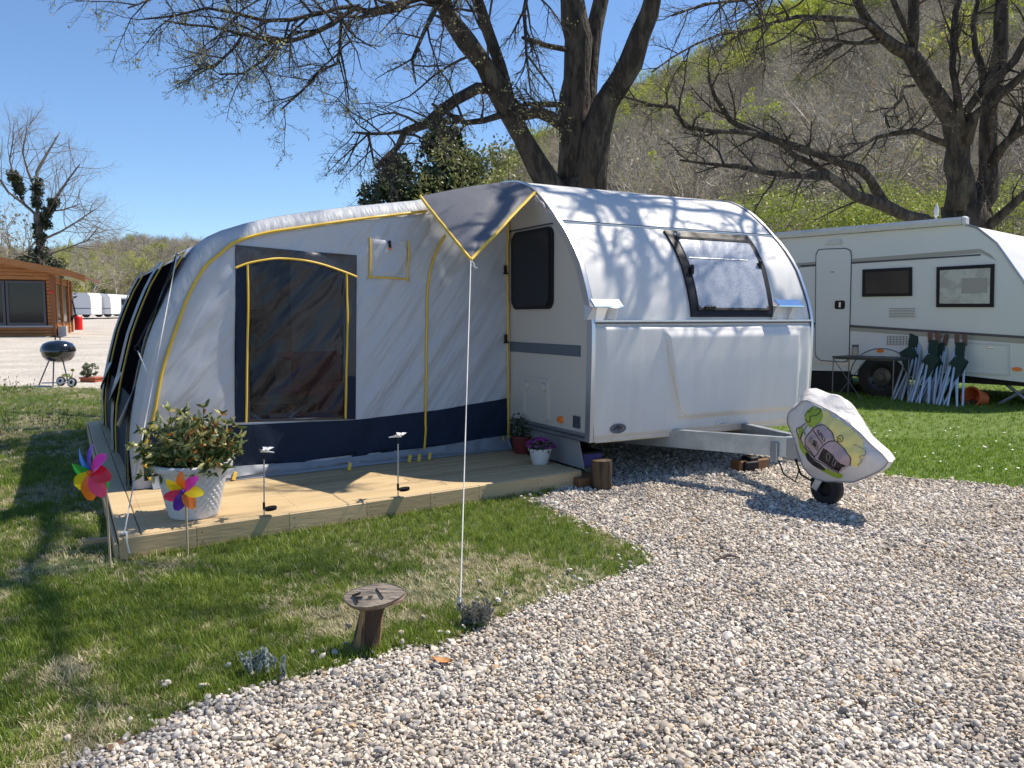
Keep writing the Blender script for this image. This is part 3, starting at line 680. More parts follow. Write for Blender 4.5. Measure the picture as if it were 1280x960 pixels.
# ------------------------------------------------------------------ hitch cover with its printed caravan
HCV = thing('hitch_cover', 'white fabric drawbar cover printed with a pink caravan and green tree', 'cover', O, RZ)
AF = hx - .16
pxo = [(1006, 499), (1023, 506), (1045, 517), (1062, 529), (1076, 541), (1087, 553), (1099, 564), (1112, 574), (1111, 580), (1102, 588), (1083, 597), (1066, 603), (1048, 602), (1034, 602), (1021, 599), (1012, 593), (1004, 583), (998, 566), (992, 545), (986, 533), (984, 524), (987, 515), (996, 508)]
fo = [on_a(x, y, AF) for x, y in pxo]; fo = [(p.y, p.z) for p in fo]
cb = sum(p[0] for p in fo) / len(fo); cz_ = sum(p[1] for p in fo) / len(fo)
print('cover b', min(p[0] for p in fo), max(p[0] for p in fo), 'z', min(p[1] for p in fo), max(p[1] for p in fo))
foa = [math.atan2(p[1] - cz_, p[0] - cb) for p in fo]
def frad(ang):
    best = None; d = Vector((math.cos(ang), math.sin(ang))); n = len(fo); m = 0
    for i in range(n):
        p, q = Vector(fo[i]) - Vector((cb, cz_)), Vector(fo[(i + 1) % n]) - Vector((cb, cz_)); e = q - p; den = d.x * e.y - d.y * e.x
        if abs(den) < 1e-9: continue
        t = (p.x * e.y - p.y * e.x) / den; s_ = (p.x * d.y - p.y * d.x) / den
        if t > 0 and -1e-6 <= s_ <= 1 + 1e-6: m = max(m, t)
    return m or .2
def fh(b, z, extra=0):
    d = Vector((b - cb, z - cz_)); r_ = min(d.length / max(frad(math.atan2(d.y, d.x)), .01), 1)
    w_ = .018 * noise.noise(Vector((b * 9, z * 9, 1))) + .006 * noise.noise(Vector((b * 26, z * 20, 3)))
    return L(AF - .075 * (1 - r_ ** 2.2) - w_ * (1 - r_ ** 6) * 1.6 - (extra + .004 if extra else 0), b, z)
mb = MB(); rr = [0.001, .15, .3, .45, .6, .72, .82, .9, .96, 1.0]; NA = 66; an = [2 * math.pi * k / NA for k in range(NA)]; fr_ = [frad(a) for a in an]
vs = []
for r_ in rr:
    for k in range(NA): vs.append(fh(cb + fr_[k] * r_ * math.cos(an[k]), cz_ + fr_[k] * r_ * math.sin(an[k])))
# side gusset then the back
for (s_, da, lift) in ((1.02, .03, .004), (1.0, .07, .020), (.98, .12, .040), (.93, .18, .046), (.84, .23, .02), (.68, .24, .004), (.4, .25, 0), (0.01, .255, 0)):
    for k in range(NA):
        up = max(math.sin(an[k] + .45), 0)
        rr_ = fr_[k] * s_ + lift * up * 1.5 + .022 * noise.noise(Vector((an[k] * 3, da * 14, 5)))
        vs.append(L(AF + da, cb + .30 * da + rr_ * math.cos(an[k]), cz_ + rr_ * math.sin(an[k]) + (lift * .8 if up > .3 else 0)))
m_ = len(rr) + 8
mb.add(vs, [(i * NA + k, i * NA + (k + 1) % NA, (i + 1) * NA + (k + 1) % NA, (i + 1) * NA + k) for i in range(m_ - 1) for k in range(NA)])
M['cover'] = mat('white_coated_cover_cloth', (.68, .65, .63), .38, bump=(6, .03, 3), trans=.05)
obj('cover_cloth', mb, M['cover'], HCV, local=True, auto=32)
mb = MB(); mb.tube([fh(*p, .003) for p in [(cb + fr_[k] * math.cos(an[k]) * 1.0, cz_ + fr_[k] * math.sin(an[k]) * 1.0) for k in range(NA)] ] , .004, 5); obj('edge_binding', mb, mat('grey_binding', (.25, .25, .27), .7), HCV, local=True)
# print: coordinates of the enlarged photograph (x/7.386+980, y/7.386+480)
def pr(x, y):
    p = on_a(980 + x / 7.386, 480 + y / 7.386, AF - .055); return (p.y, p.z)
def spl(pts, closed=True, n=4):
    out = []; N_2 = len(pts)
    for i in range(N_2 if closed else N_2 - 1):
        g_ = (lambda k: Vector(pts[k % N_2])) if closed else (lambda k: Vector(pts[min(max(k, 0), N_2 - 1)])); p0, p1, p2, p3 = g_(i - 1), g_(i), g_(i + 1), g_(i + 2)
        for k in range(n): t = k / n; out.append(tuple(.5 * ((2 * p1) + (-p0 + p2) * t + (2 * p0 - 5 * p1 + 4 * p2 - p3) * t * t + (-p0 + 3 * p1 - 3 * p2 + p3) * t ** 3)))
    return out + ([] if closed else [tuple(pts[-1])])
def printed(name, pts, m, lift, label=None):
    poly = [pr(*p) for p in (pts if name == 'window_print' else spl(pts, True, 3))]; v, f = fill(poly, .012)
    f = [t for t in f if all(Vector((v[i][0] - cb, v[i][1] - cz_)).length < .97 * frad(math.atan2(v[i][1] - cz_, v[i][0] - cb)) for i in t)]; mb = MB(); mb.add([fh(p[0], p[1], lift) for p in v], f); return obj(name, mb, m, HCV, local=True, auto=0)
def inked(name, strokes, wd, m, lift):
    mb = MB()
    for st in strokes:
        q = [Vector(pr(*p)) for p in (st if name in ('lettering', 'window_outline_print') else spl(st, False, 4))]; pts = []
        for i in range(len(q) - 1):
            nseg = max(1, int((q[i + 1] - q[i]).length / .012))
            for k in range(nseg): pts.append(q[i].lerp(q[i + 1], k / nseg))
        pts.append(q[-1]); mb.tube([fh(p.x, p.y, lift) for p in pts], wd, 4, flat=1)
    return obj(name, mb, m, HCV, local=True, auto=0)
ink = mat('black_ink', (.012, .008, .012), .5); pk = mat('pink_print', (.42, .32, .355), .45); gr = mat('lime_print', (.30, .40, .04), .5); yl = mat('pale_yellow_print', (.80, .68, .24), .5); gy = mat('grey_print', (.22, .20, .17), .5); lil = mat('lilac_ink', (.30, .24, .36), .5)
printed('yellow_cloud_print', [(290, 215), (370, 240), (400, 300), (470, 330), (560, 400), (620, 420), (690, 490), (700, 560), (720, 600), (745, 640), (720, 690), (690, 700), (700, 730), (650, 770), (600, 720), (540, 640), (440, 470), (330, 340), (290, 290)], yl, .0015)
printed('green_ground_print', [(105, 430), (150, 520), (190, 600), (150, 560), (230, 650), (330, 750), (430, 800), (510, 830), (515, 860), (470, 875), (380, 830), (280, 760), (190, 680), (130, 600), (110, 520)], gr, .0022)
printed('tree_print', [(185, 300), (195, 250), (240, 210), (290, 215), (330, 270), (340, 330), (310, 380), (250, 400), (215, 370), (195, 350)], gr, .0022)
printed('tree_print', [(120, 420), (160, 390), (190, 440), (150, 510), (110, 460)], gr, .0022)
printed('caravan_print', [(200, 590), (205, 540), (240, 470), (300, 400), (345, 378), (390, 385), (450, 450), (480, 530), (430, 560), (330, 660), (300, 680)], pk, .0026)
printed('caravan_print', [(310, 690), (330, 640), (410, 550), (460, 530), (510, 545), (600, 640), (622, 700), (610, 745), (500, 820), (430, 800)], pk, .0030)
printed('window_print', [(290, 500), (340, 560), (345, 590), (320, 620), (255, 525)], gy, .0034)
for q in ([(270, 480), (300, 500), (285, 540), (252, 520)], [(305, 510), (332, 530), (318, 585), (285, 560)], [(340, 560), (352, 570), (330, 618), (312, 600)]): printed('window_print', q, ink if q[0][0] == 305 else gy, .0037)
printed('window_print', [(395, 585), (575, 755), (500, 812), (328, 690)], ink, .0037)
for dx in (0, 62): inked('window_outline_print', [[(425 + dx, 630 + dx * .72), (402 + dx, 690 + dx * .72), (420 + dx, 715 + dx * .72), (447 + dx, 660 + dx * .72), (425 + dx, 630 + dx * .72)]], .0022, pk, .0042)
inked('outline_print', [[(300, 680), (205, 600), (205, 540), (240, 470), (300, 400), (345, 378), (390, 385), (450, 450), (480, 530)], [(500, 820), (310, 700), (320, 650), (410, 550), (460, 525), (510, 545), (600, 640), (625, 700), (605, 755)], [(205, 565), (300, 675)], [(290, 430), (385, 545)]], .0034, ink, .0035)
printed('shadow_print', [(180, 640), (210, 640), (300, 710), (370, 780), (360, 800), (290, 770), (200, 690)], ink, .0034)
inked('tree_outline_print', [[(185, 300), (205, 250), (230, 260), (240, 215), (270, 235), (300, 225), (310, 260), (290, 290), (250, 300), (260, 340), (220, 350), (190, 320)], [(190, 360), (150, 400), (110, 410), (105, 445), (150, 510), (190, 440)], [(215, 380), (200, 430), (220, 470)]], .0028, ink, .0035)
inked('cloud_outline_print', [[(640, 560), (690, 590), (740, 625), (735, 660), (700, 670), (715, 705), (670, 750)]], .0025, lil, .0035)
inked('flower_print', [[(490, 500), (515, 475), (545, 490), (550, 520), (520, 535), (495, 515), (520, 500), (530, 520)]], .0024, ink, .0035)
inked('lettering', [[(325, 425), (345, 470)], [(325, 425), (345, 425), (338, 448), (358, 452), (345, 470)], [(350, 475), (362, 445), (372, 490)], [(388, 462), (372, 462), (388, 490), (374, 498)], [(405, 485), (388, 480), (385, 510), (398, 520)], [(412, 495), (400, 530)]], .0024, ink, .0035)
mb = MB(); mb.tube([L(AF + .05, hb - .30, .40), L(AF + .03, hb - .5, .33), L(AF + .06, hb - .62, .36)], .008, 6); obj('hanging_strap', mb, M['blackp'], HCV, local=True)

# under the nose: blocks, stumps, side skirt
def onground(name, label, cat, px, py, z=0, group=None):
    p = hitz(px, py, z); p.z = max(gzf(p.x, p.y), 0); return thing(name, label, cat, p, RZ, group), p
t, p = onground('timber_stump', 'dark upright log stump under the caravan\'s near front corner', 'log', 752, 613)
mb = MB(); mb.lathe([(.075, 0), (.082, .05), (.078, .12), (.083, .2), (.078, .24), (.0, .243)], (0, 0, 0), 18); o = obj('log_body', mb, mat('shade_darkened_log', (.10, .065, .035), .9, var=(6, .9, (.03, .02, .014), .45, .56), bump=(14, .01), stretch=(2.5, 2.5, .35)), t, local=True)  # log colour darkened to carry the shade under the caravan
t = thing('storage_crate', 'blue plastic crate pushed under the caravan behind the log stump', 'crate', hitz(738, 596, .02) + BX * .12, RZ)
mb = MB(); mb.box((0, 0, .15), (.2, .3, .12), bev=.01); obj('crate_body', mb, mat('blue_plastic', (.02, .03, .22), .4), t, local=True)
mb = MB(); mb.box((0, 0, .21), (.22, .32, .02), bev=.005); obj('crate_lid', mb, M['blackp'], t, local=True)
t = thing('wood_block', 'brown wooden block beneath the blue crate', 'block', hitz(738, 611, .0), RZ)
mb = MB(); mb.box((0, .12, .045), (.22, .26, .09), bev=.006); mb.v = [(v[0], v[1], v[2]) for v in mb.v]; obj('timber_piece', mb, M['block'], t, local=True)
t = thing('wood_block', 'orange-brown timber block under the drawbar with a black support', 'block', hitz(945, 587, .0), RZ)
mb = MB(); mb.box((-.08, .0, .05), (.36, .12, .10), bev=.006); obj('timber_piece', mb, M['block'], t, local=True)
mb = MB(); mb.box((-.10, -.02, .11), (.10, .12, .05), bev=.01); mb.box((-.14, -.07, .05), (.16, .05, .10), bev=.01); obj('support_foot', mb, M['blackp'], t, local=True)
M['skirt'] = mat('grey_skirt_board', (.26, .265, .27), .5, bump=(4, .01))
t = thing('skirt_panel', 'grey skirt panel between the deck and the caravan\'s side', 'panel', O, RZ)
mb = MB(); mb.add([L(.03, .13, .135), L(.03, .22, .40), L(.03, 1.28, .40), L(.03, 1.28, .135), L(.045, .13, .135), L(.045, .22, .40), L(.045, 1.28, .40), L(.045, 1.28, .135)], [(0, 1, 2, 3), (4, 5, 6, 7), (0, 1, 5, 4), (1, 2, 6, 5), (2, 3, 7, 6), (3, 0, 4, 7)])
obj('skirt_board', mb, M['skirt'], t, local=True)

# ------------------------------------------------------------------ deck
ZD = .135
deck = thing('wooden_deck', 'low pale pine deck under the awning with butted fascia boards', 'deck', O, RZ)
AL, AR = -3.34, -.012
fb = lambda a: -.262 + (a - AL) * (.372 / (AR - AL))      # front edge, slightly skewed
bd = .138; mbp = None; row = 0; b = .118 ; rs_ = random.Random(2)
def board(a0, a1, b0, b1, z0, z1, name='board', m=M['deck'], clip=None):
    mb = MB(); ys = lambda a, b_: max(b_, clip(a)) if clip else b_
    vs = []
    for z in (z0, z1 - .004): vs += [L(a0, ys(a0, b0), z), L(a1, ys(a1, b0), z), L(a1, ys(a1, b1), z), L(a0, ys(a0, b1), z)]
    e = .004; vs += [L(a0 + e, ys(a0, b0) + e, z1), L(a1 - e, ys(a1, b0) + e, z1), L(a1 - e, ys(a1, b1) - e, z1), L(a0 + e, ys(a0, b1) - e, z1)]
    mb.add(vs, [(0, 1, 2, 3), (8, 9, 10, 11)] + [(k * 4 + i, k * 4 + (i + 1) % 4, k * 4 + 4 + (i + 1) % 4, k * 4 + 4 + i) for k in (0, 1) for i in range(4)])
    return obj(name, mb, m, deck, local=True, sm=False)
# front border board follows the skewed edge, boards behind it run along the awning
def skewed(a0, a1, d0, d1, z0, z1, name):
    mb = MB(); vs = []
    for z, e in ((z0, 0), (z1 - .004, 0), (z1, .004)): vs += [L(a0 + e, fb(a0) + d0 + e, z), L(a1 - e, fb(a1) + d0 + e, z), L(a1 - e, fb(a1) + d1 - e, z), L(a0 + e, fb(a0) + d1 - e, z)]
    mb.add(vs, [(0, 1, 2, 3), (8, 9, 10, 11)] + [(k * 4 + i, k * 4 + (i + 1) % 4, k * 4 + 4 + (i + 1) % 4, k * 4 + 4 + i) for k in (0, 1) for i in range(4)])
    return obj(name, mb, M['deck'], deck, local=True, sm=False)
i = 0; d = 0.0
while d < 1.72:
    a0 = AL + .118
    cuts = [a0] + ([a0 + rs_.uniform(1.2, 2.1)] if i % 2 else []) + [AR]
    for k in range(len(cuts) - 1): skewed(cuts[k] + .001, cuts[k + 1] - .001, d + .0012, d + bd - .0012, ZD - .026, ZD + rs_.uniform(-.0012, .0012), 'board')
    d += bd; i += 1
dend = d
while d < 5.55:
    skewed(AL + .118, AL + .6, d + .0015, d + bd - .0015, ZD - .026, ZD + rs_.uniform(-.002, .001), 'board'); d += bd
mb = MB(); mb.add([L(AL + .6, fb(AL + .6) + dend, ZD - .01), L(AR, fb(AR) + dend, ZD - .01), L(AR, 5.3, ZD - .01), L(AL + .6, 5.3, ZD - .01)], [(0, 1, 2, 3)]); obj('under_floor', mb, M['stripe'], deck, local=True)
d = 0
for k in range(3): board(AL, AL + .114, fb(AL) + k * 1.87, fb(AL) + (k + 1) * 1.87 - .003, ZD - .026, ZD + .0015, 'border_board')
cut = [AL] + [on_b(x, y, -.1).x for x, y in ((207, 685), (286, 668), (386, 645), (475, 630), (552, 618), (644, 602))] + [AR]
cut = [AL, -2.93, -2.38, -1.86, -1.38, -.98, -.44, AR]
for k in range(len(cut) - 1): skewed(cut[k] + .0012, cut[k + 1] - .0012, -.022, -.002, .012, ZD - .004 + (k % 2) * .002, 'fascia_board')
for k in range(3): board(AL - .022, AL - .002, fb(AL) - .02 + k * 1.87, fb(AL) + (k + 1) * 1.87 - .003, .0, ZD - .03, 'fascia_board')
mb = MB()
for a in (AL + .3, -1.7, -.3): mb.box((a, 1.45, .055), (.09, 2.2, .1))
obj('joist', mb, M['deck'], deck, local=True, sm=False)
mb = MB(); mb.box((AR - .01, 2.7, .06), (.02, 5, .10)); obj('end_board', mb, M['deck'], deck, local=True, sm=False)
mb = MB()
p1 = ab(hitz(118, 676, .07)); mb.box((AL - .09, p1.y, .07), (.16, .04, .02)); obj('board_end', mb, M['deck'], deck, local=True, sm=False)

# ================================================================== AWNING
tent = thing('awning', 'grey and navy inflatable awning with yellow piping attached to the caravan\'s near side', 'awning', O, RZ)
NW = (BX - AX * .085).normalized()
def wallp(x, y):
    p = ab(loc_hit(x, y, O + BX * 1.28, NW)); return (p.x, p.z)
def T(a, z, d=0.0): return L(a, 1.28 + .085 * a + d, z)
def wr(a, z):
    q = a * .80 - z * .6; r_ = a * .6 + z * .80
    f = noise.noise(Vector((q * 8.5, r_ * 1.1, 0))); g = noise.noise(Vector((a * 2.3, z * 1.8, 9)))
    h = noise.noise(Vector((q * 19, r_ * 2.3, 4)))
    k = .35 + .65 * max(0, min(1, (a + 1.5) / .5))
    big = .022 * g * max(0, min(1, (-1.2 - a) / .6))
    return (.016 * f + .007 * h) * k + big + .012 * noise.noise(Vector((a * 5, z * 5, 2))) * (1 if z > 1.6 else .35)
def TW(a, z, off=0.0): return T(a, z, wr(a, z) - off)
px_out = [(652, 226), (622, 230), (590, 236), (558, 242), (525, 248), (482, 252), (440, 256), (400, 261), (350, 268), (310, 277), (280, 286), (262, 294), (248, 304), (235, 319), (226, 334), (217, 350), (208, 368), (200, 387), (192, 406), (185, 425), (180, 444), (175, 465), (171, 482), (168, 500), (165, 517), (163, 535), (162, 556), (163, 575), (165, 594), (167, 613)]
OUT = [wallp(*p) for p in px_out]; OUT[0] = (.0, 2.51); OUT = [OUT[0]] + OUT[2:]
OUT[-1] = (OUT[-1][0], ZD + .003)
N_ = len(OUT)
def inn(i):
    a = Vector(OUT[max(i - 1, 0)]); b_ = Vector(OUT[min(i + 1, N_ - 1)]); t = (b_ - a).normalized(); return Vector((-t.y, t.x))
def RW(i):
    z = OUT[i][1]; return .055 + .085 * float(smooth((z - 1.2) / .7))
def ringp(i, ph):
    r_ = RW(i); k = inn(i); p = Vector(OUT[i]) + k * r_ * (1 - math.cos(ph)); return p, r_ * (1 - math.sin(ph))
def clampz(p): return Vector((min(p.x, -.004), max(p.y, ZD + .003)))
INS = [clampz(Vector(OUT[i]) + inn(i) * RW(i)) for i in range(N_)]
i_n = 12          # index where the roof turns into the sloping end
mb = MB(); phs = [R(0), R(18), R(36), R(54), R(72), R(90)]
vs = []
ii = []
for i in range(N_ - 1):
    m_s = 4 if i < i_n else 2
    for k in range(m_s): ii.append((i, k / m_s))
ii.append((N_ - 1, 0))
for (i, t) in ii:
    j = min(i + 1, N_ - 1)
    for ph in phs:
        p, d = ringp(i, ph); q, e = ringp(j, ph); p = clampz(p.lerp(q, t)); d = d * (1 - t) + e * t
        w_ = .002 * math.sin((i + t) * 9.0) * math.cos(ph) if i < i_n else 0
        vs.append(T(p.x, p.y, d + (wr(p.x, p.y) if ph > 1.5 else 0) + w_))
m_ = len(phs); mb.add(vs, [(k * m_ + q, (k + 1) * m_ + q, (k + 1) * m_ + q + 1, k * m_ + q + 1) for k in range(len(ii) - 1) for q in range(m_ - 1)])
obj('front_beam', mb, M['beam'], tent, local=True, auto=0)
# wall with an opening for the window
BOT = (-.004, ZD + .05)
PANE = [wallp(x, y) for x, y in ((312, 524), (312, 331), (330, 326), (350, 324), (375, 326), (400, 331), (430, 342), (430, 520))]
wall_poly = [tuple(p) for p in INS] + [(INS[-1].x + .5, ZD + .003), (-1.2, ZD + .003), (-.004, ZD + .003)]
v, f = fill(wall_poly, .034, PANE)
def skirt_z(a):      # top of the navy band, sagging to the left as in the photo
    return float(np.interp(a, [-3.2, -2.47, -1.5, -.75, 0], [.56, .545, .515, .545, .61]))
mb = MB(); mb.add([TW(p[0], p[1]) for p in v], f); obj('front_wall', mb, M['fabric'], tent, local=True, auto=0)
def patch(poly, off, name, m, hole=None, step=.034, par=tent):
    v, f = fill(poly, step, hole); mb = MB(); mb.add([TW(p[0], p[1], off) for p in v], f); return obj(name, mb, m, par, local=True, auto=0)
zs = [(a, skirt_z(a)) for a in np.linspace(-2.98, -.006, 24)]
patch([(-3.10, ZD + .06)] + [(-3.10, .55)] + zs + [(-.006, ZD + .08)], .004, 'navy_skirt', M['navy'])
mfp = [(-3.05, ZD + .004), (-3.06, ZD + .11), (-2.4, ZD + .10), (-1.8, ZD + .075), (-1.2, ZD + .09), (-.7, ZD + .10), (-.3, ZD + .12), (-.02, ZD + .13), (-.01, ZD + .006)]
v, f = fill(mfp, .03); mb = MB(); mb.add([TW(p[0], p[1], .010 + .05 * max(0, 1 - (p[1] - ZD) / .10) + .012 * noise.noise(Vector((p[0] * 7, p[1] * 9, 2)))) for p in v], f); obj('mud_flap', mb, M['mud'], tent, local=True, auto=0)
WO = [wallp(x, y) for x, y in ((294, 306), (370, 313), (446, 319), (445, 420), (444, 524), (370, 526), (293, 528), (293.5, 420))]
fr = patch(WO, .006, 'window_surround', M['charc'], PANE)
# the lower sides of the surround are plain navy
patch([wallp(x, y) for x, y in ((295, 337), (309, 331), (309, 527), (294, 527.5))], .009, 'window_side', M['navy'])
patch([wallp(x, y) for x, y in ((434, 470), (444, 470), (443.5, 523), (433, 523.5))], .009, 'window_side', M['navy'])
v, f = fill(PANE, .03); mb = MB(); mb.add([TW(p[0], p[1], -.002 + .012 * noise.noise(Vector(((p[0] * .8 - p[1] * .6) * 11, (p[0] * .6 + p[1] * .8) * 2, 7)))) for p in v], f); obj('window_pane', mb, M['vinyl'], tent, local=True, auto=0)
def pipe(pts, rad=.009, off=.010, name='piping', m=M['yellow'], world=False, flat=1.0):
    q = [Vector(wallp(*p)) if not world else Vector(p) for p in pts]
    # smooth the line
    out = []
    for i in range(len(q) - 1):
        p0, p1, p2, p3 = q[max(i - 1, 0)], q[i], q[i + 1], q[min(i + 2, len(q) - 1)]
        nn = max(2, int((p2 - p1).length / .03))
        for k in range(nn):
            t = k / nn; out.append(.5 * ((2 * p1) + (-p0 + p2) * t + (2 * p0 - 5 * p1 + 4 * p2 - p3) * t * t + (-p0 + 3 * p1 - 3 * p2 + p3) * t ** 3))
    out.append(q[-1]); mb = MB(); mb.tube([TW(p.x, p.y, off) for p in out], rad, 6); return obj(name, mb, m, tent, local=True)
pipe([(188, 600), (182, 585), (181, 560), (188, 535), (193, 515), (199, 480), (205, 455), (220, 410), (235, 370), (255, 335), (275, 317), (295, 302), (332, 291), (370, 285), (440, 275), (490, 269), (533, 264)], .012)
pipe([(529, 572), (531, 540), (532, 480), (533, 400), (534, 365), (537, 340), (545, 315), (556, 294)], .010)
pipe([(635.5, 550), (634.5, 500), (634, 420), (634, 340), (634, 280)], .010)
pipe([(628, 545), (632, 558), (636, 566)], .010)
pipe([(294, 335), (310, 329), (330, 325), (350, 323), (375, 325), (400, 330), (425, 338), (446, 346)], .009, .014)
pipe([(309, 329), (309.5, 400), (308, 480), (307, 527)], .009, .014)
pipe([(433, 341), (434, 400), (433, 430), (432, 480), (431, 523)], .009, .014)
pipe([(462, 297), (462.5, 345), (463, 346), (508, 348.5), (509, 348), (509.5, 301)], .008, .012)
patch([wallp(x, y) for x, y in ((463, 298), (462.5, 346), (509, 348.5), (509.5, 301))], .005, 'vent_pocket', M['fabric'])
mb = MB(); p = wallp(486, 301); q = wallp(486.5, 310); mb.tube([TW(*p, .02), TW(*q, .022)], .012, 6); obj('vent_toggle', mb, M['blackp'], tent, local=True)
mb = MB(); p = wallp(486.5, 311); mb.box(TW(*p, .02), (.03, .012, .012)); obj('toggle_tab', mb, M['orange'], tent, local=True)
for y in (337, 423):
    mb = MB(); p = wallp(631, y - 5); q = wallp(631, y + 5); mb.box((TW(*p, .02) + TW(*q, .02)) / 2, (.025, .02, .075), bev=.004); mb.box(TW(*q, .03), (.04, .02, .015)); obj('side_buckle', mb, M['blackp'], tent, local=True)
# base loops
for (x, y) in ((437, 584), (512, 574), (524, 573), (537, 571), (293, 596)):
    p = hitz(x, y, ZD + .03); lp = ab(p); mb = MB(); mb.box((lp.x, lp.y, ZD + .035), (.028, .012, .065), Matrix.Rotation(R(22), 4, 'Y') @ Matrix.Rotation(R(-20), 4, 'X'), bev=.003); obj('peg_loop', mb, M['yellow'], tent, local=True)
# end wall facing left: runs along the deck; windows, beams
DL = 4.15
def endp(zf, d, out_=0.0):     # zf = z height -> point of the end wall
    zs_ = [OUT[i][1] for i in range(i_n - 3, N_)][::-1]; as_ = [OUT[i][0] for i in range(i_n - 3, N_)][::-1]
    a = float(np.interp(zf, zs_, as_)); bul = .03 * sum(math.exp(-((d - c) / .16) ** 2) for c in (.05, 1.98, 3.95)) - .04 * math.sin(math.pi * min(max(zf / 1.9, 0), 1))
    s_ = 1.0; return T(a - bul - out_, zf, d)
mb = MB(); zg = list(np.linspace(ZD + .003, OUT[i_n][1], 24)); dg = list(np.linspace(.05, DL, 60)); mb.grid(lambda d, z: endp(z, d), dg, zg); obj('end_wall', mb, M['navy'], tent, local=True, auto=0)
def eboard(d0, d1, z0, z1, off, name, m, skew=0.0):
    mb = MB(); mb.grid(lambda d, z: endp(z, d + skew * (z - z0), off), list(np.linspace(d0, d1, 10)), list(np.linspace(z0, z1, 14))); return obj(name, mb, m, tent, local=True, auto=0)
def epipe(pts, rad, off, name, m):
    mb = MB(); out = []
    for i in range(len(pts) - 1):
        for k in range(8): t = k / 8; out.append((pts[i][0] * (1 - t) + pts[i + 1][0] * t, pts[i][1] * (1 - t) + pts[i + 1][1] * t))
    out.append(pts[-1]); mb.tube([endp(z, d, off) for d, z in out], rad, 6); return obj(name, mb, m, tent, local=True)
for d0, d1 in ((.42, 1.70), (2.28, 3.62)):
    eboard(d0, d1, .74, 1.80, .012, 'end_window', M['mesh'])
    epipe([(d0 - .04, .15), (d0 - .03, 1.84), (d1 + .03, 1.84), (d1 + .04, .15)], .008, .02, 'piping', M['yellow'])
for d0, d1 in ((.06, .17), (1.86, 2.08), (3.85, 4.12)):
    eboard(d0, d1, ZD + .01, 1.86, .02, 'beam_sleeve', M['mud'])
epipe([(.30, .16), (.30, 1.80)], .006, .03, 'strap', M['mud'])
# turned-out rain flaps
for d0 in (.06, 1.75, 3.5):
    mb = MB(); p = [endp(.86, d0, .02), endp(.60, d0 + .0, .09), endp(.56, d0 + .14, .07), endp(.62, d0 + .40, .02), endp(.84, d0 + .3, .02)]
    mb.add(p + [q + L(.004, .003, .004) for q in p], [(0, 1, 2, 3, 4), (9, 8, 7, 6, 5)] + [(i, (i + 1) % 5, 5 + (i + 1) % 5, 5 + i) for i in range(5)]); obj('rain_flap', mb, M['fabric'], tent, local=True, auto=0)
# roof
mb = MB(); RP = OUT[:i_n + 1]
def roofp(t, d):
    i = min(int(t), len(RP) - 2); f_ = t - i; a = RP[i][0] * (1 - f_) + RP[i + 1][0] * f_; z = RP[i][1] * (1 - f_) + RP[i + 1][1] * f_
    sag = -.05 * math.sin(math.pi * min(max((d - .15) / 1.8 % 1.0, 0), 1)) * (t / len(RP))
    return T(a - (.055 if t > len(RP) - 1.2 else 0) * 0, z + sag * .6 - .012 * max(0, d - 2) * t / 6, d)
mb.grid(roofp, [k * .5 for k in range((len(RP) - 1) * 2 + 1)], list(np.linspace(.13, DL, 50))); obj('roof', mb, M['beam'], tent, local=True, auto=0)
mb = MB(); rear = [(p[0], p[1]) for p in OUT] + [(-.004, ZD)]; v, f = fill(rear, .3); mb.add([T(p[0], p[1] - .012 * (DL - 2) * 0, DL) for p in v], f); obj('rear_wall', mb, M['fabric'], tent, local=True, auto=0)
mb = MB(); zf = .0
for c_ in (.6, 1.2, 2.0, 2.6, 3.3):
    pass
# canopy flap drawn out by the guy rope
TIP = L(-.93, .20, 1.765); P1 = T(OUT[3][0], OUT[3][1] + .012, -.01); P2 = L(-.02, .80, 2.395 + .03); RID = L(-.012, 1.16, 2.545)
rail_pts = [L(-.018, b_, float(np.interp(b_, [q[0] for q in PROF], [q[1] for q in PROF])) + .012) for b_ in np.linspace(.80, 1.20, 7)]
top_pts = rail_pts + [rail_pts[-1].lerp(P1, k / 8) + L(0, 0, .02 * math.sin(math.pi * k / 8)) for k in range(1, 9)]
mb = MB(); nT = len(top_pts); NS = 26
def cano(i, s_):
    p = top_pts[i].lerp(TIP, s_); k = math.sin(math.pi * i / (nT - 1))
    fold = .02 * math.sin(i * 2.1 + .4) * (1 - s_) * max(0, 1 - i / 7.5)
    return p + L(0, -.05 * 0 + fold, .05 * k * math.sin(math.pi * min(s_, 1)) * .8 + fold * .3 + .006 * noise.noise(p * 6))
mb.grid(lambda i, s_: cano(int(i), s_), list(range(nT)), [k / NS for k in range(NS + 1)]); obj('canopy_flap', mb, M['canopy'], tent, local=True, auto=0)
for i in (0, nT - 1):
    mb = MB(); mb.tube([cano(i, k / NS) for k in range(NS + 1)], .013, 6); obj('canopy_piping', mb, M['yellow'], tent, local=True)
mb = MB(); rp2 = [L(-.03, b_, float(np.interp(b_, [q[0] for q in PROF], [q[1] for q in PROF])) - .015 + .006 * math.sin(b_ * 60)) for b_ in np.linspace(.62, 1.15, 16)]
mb.tube(rp2, [.012 + .008 * math.sin(k * 2.2) ** 2 for k in range(16)], 6); obj('rail_padding', mb, mat('frayed_pale_padding', (.62, .54, .48), .9, var=(30, .7, (.35, .30, .27)), bump=(40, .01)), tent, local=True)
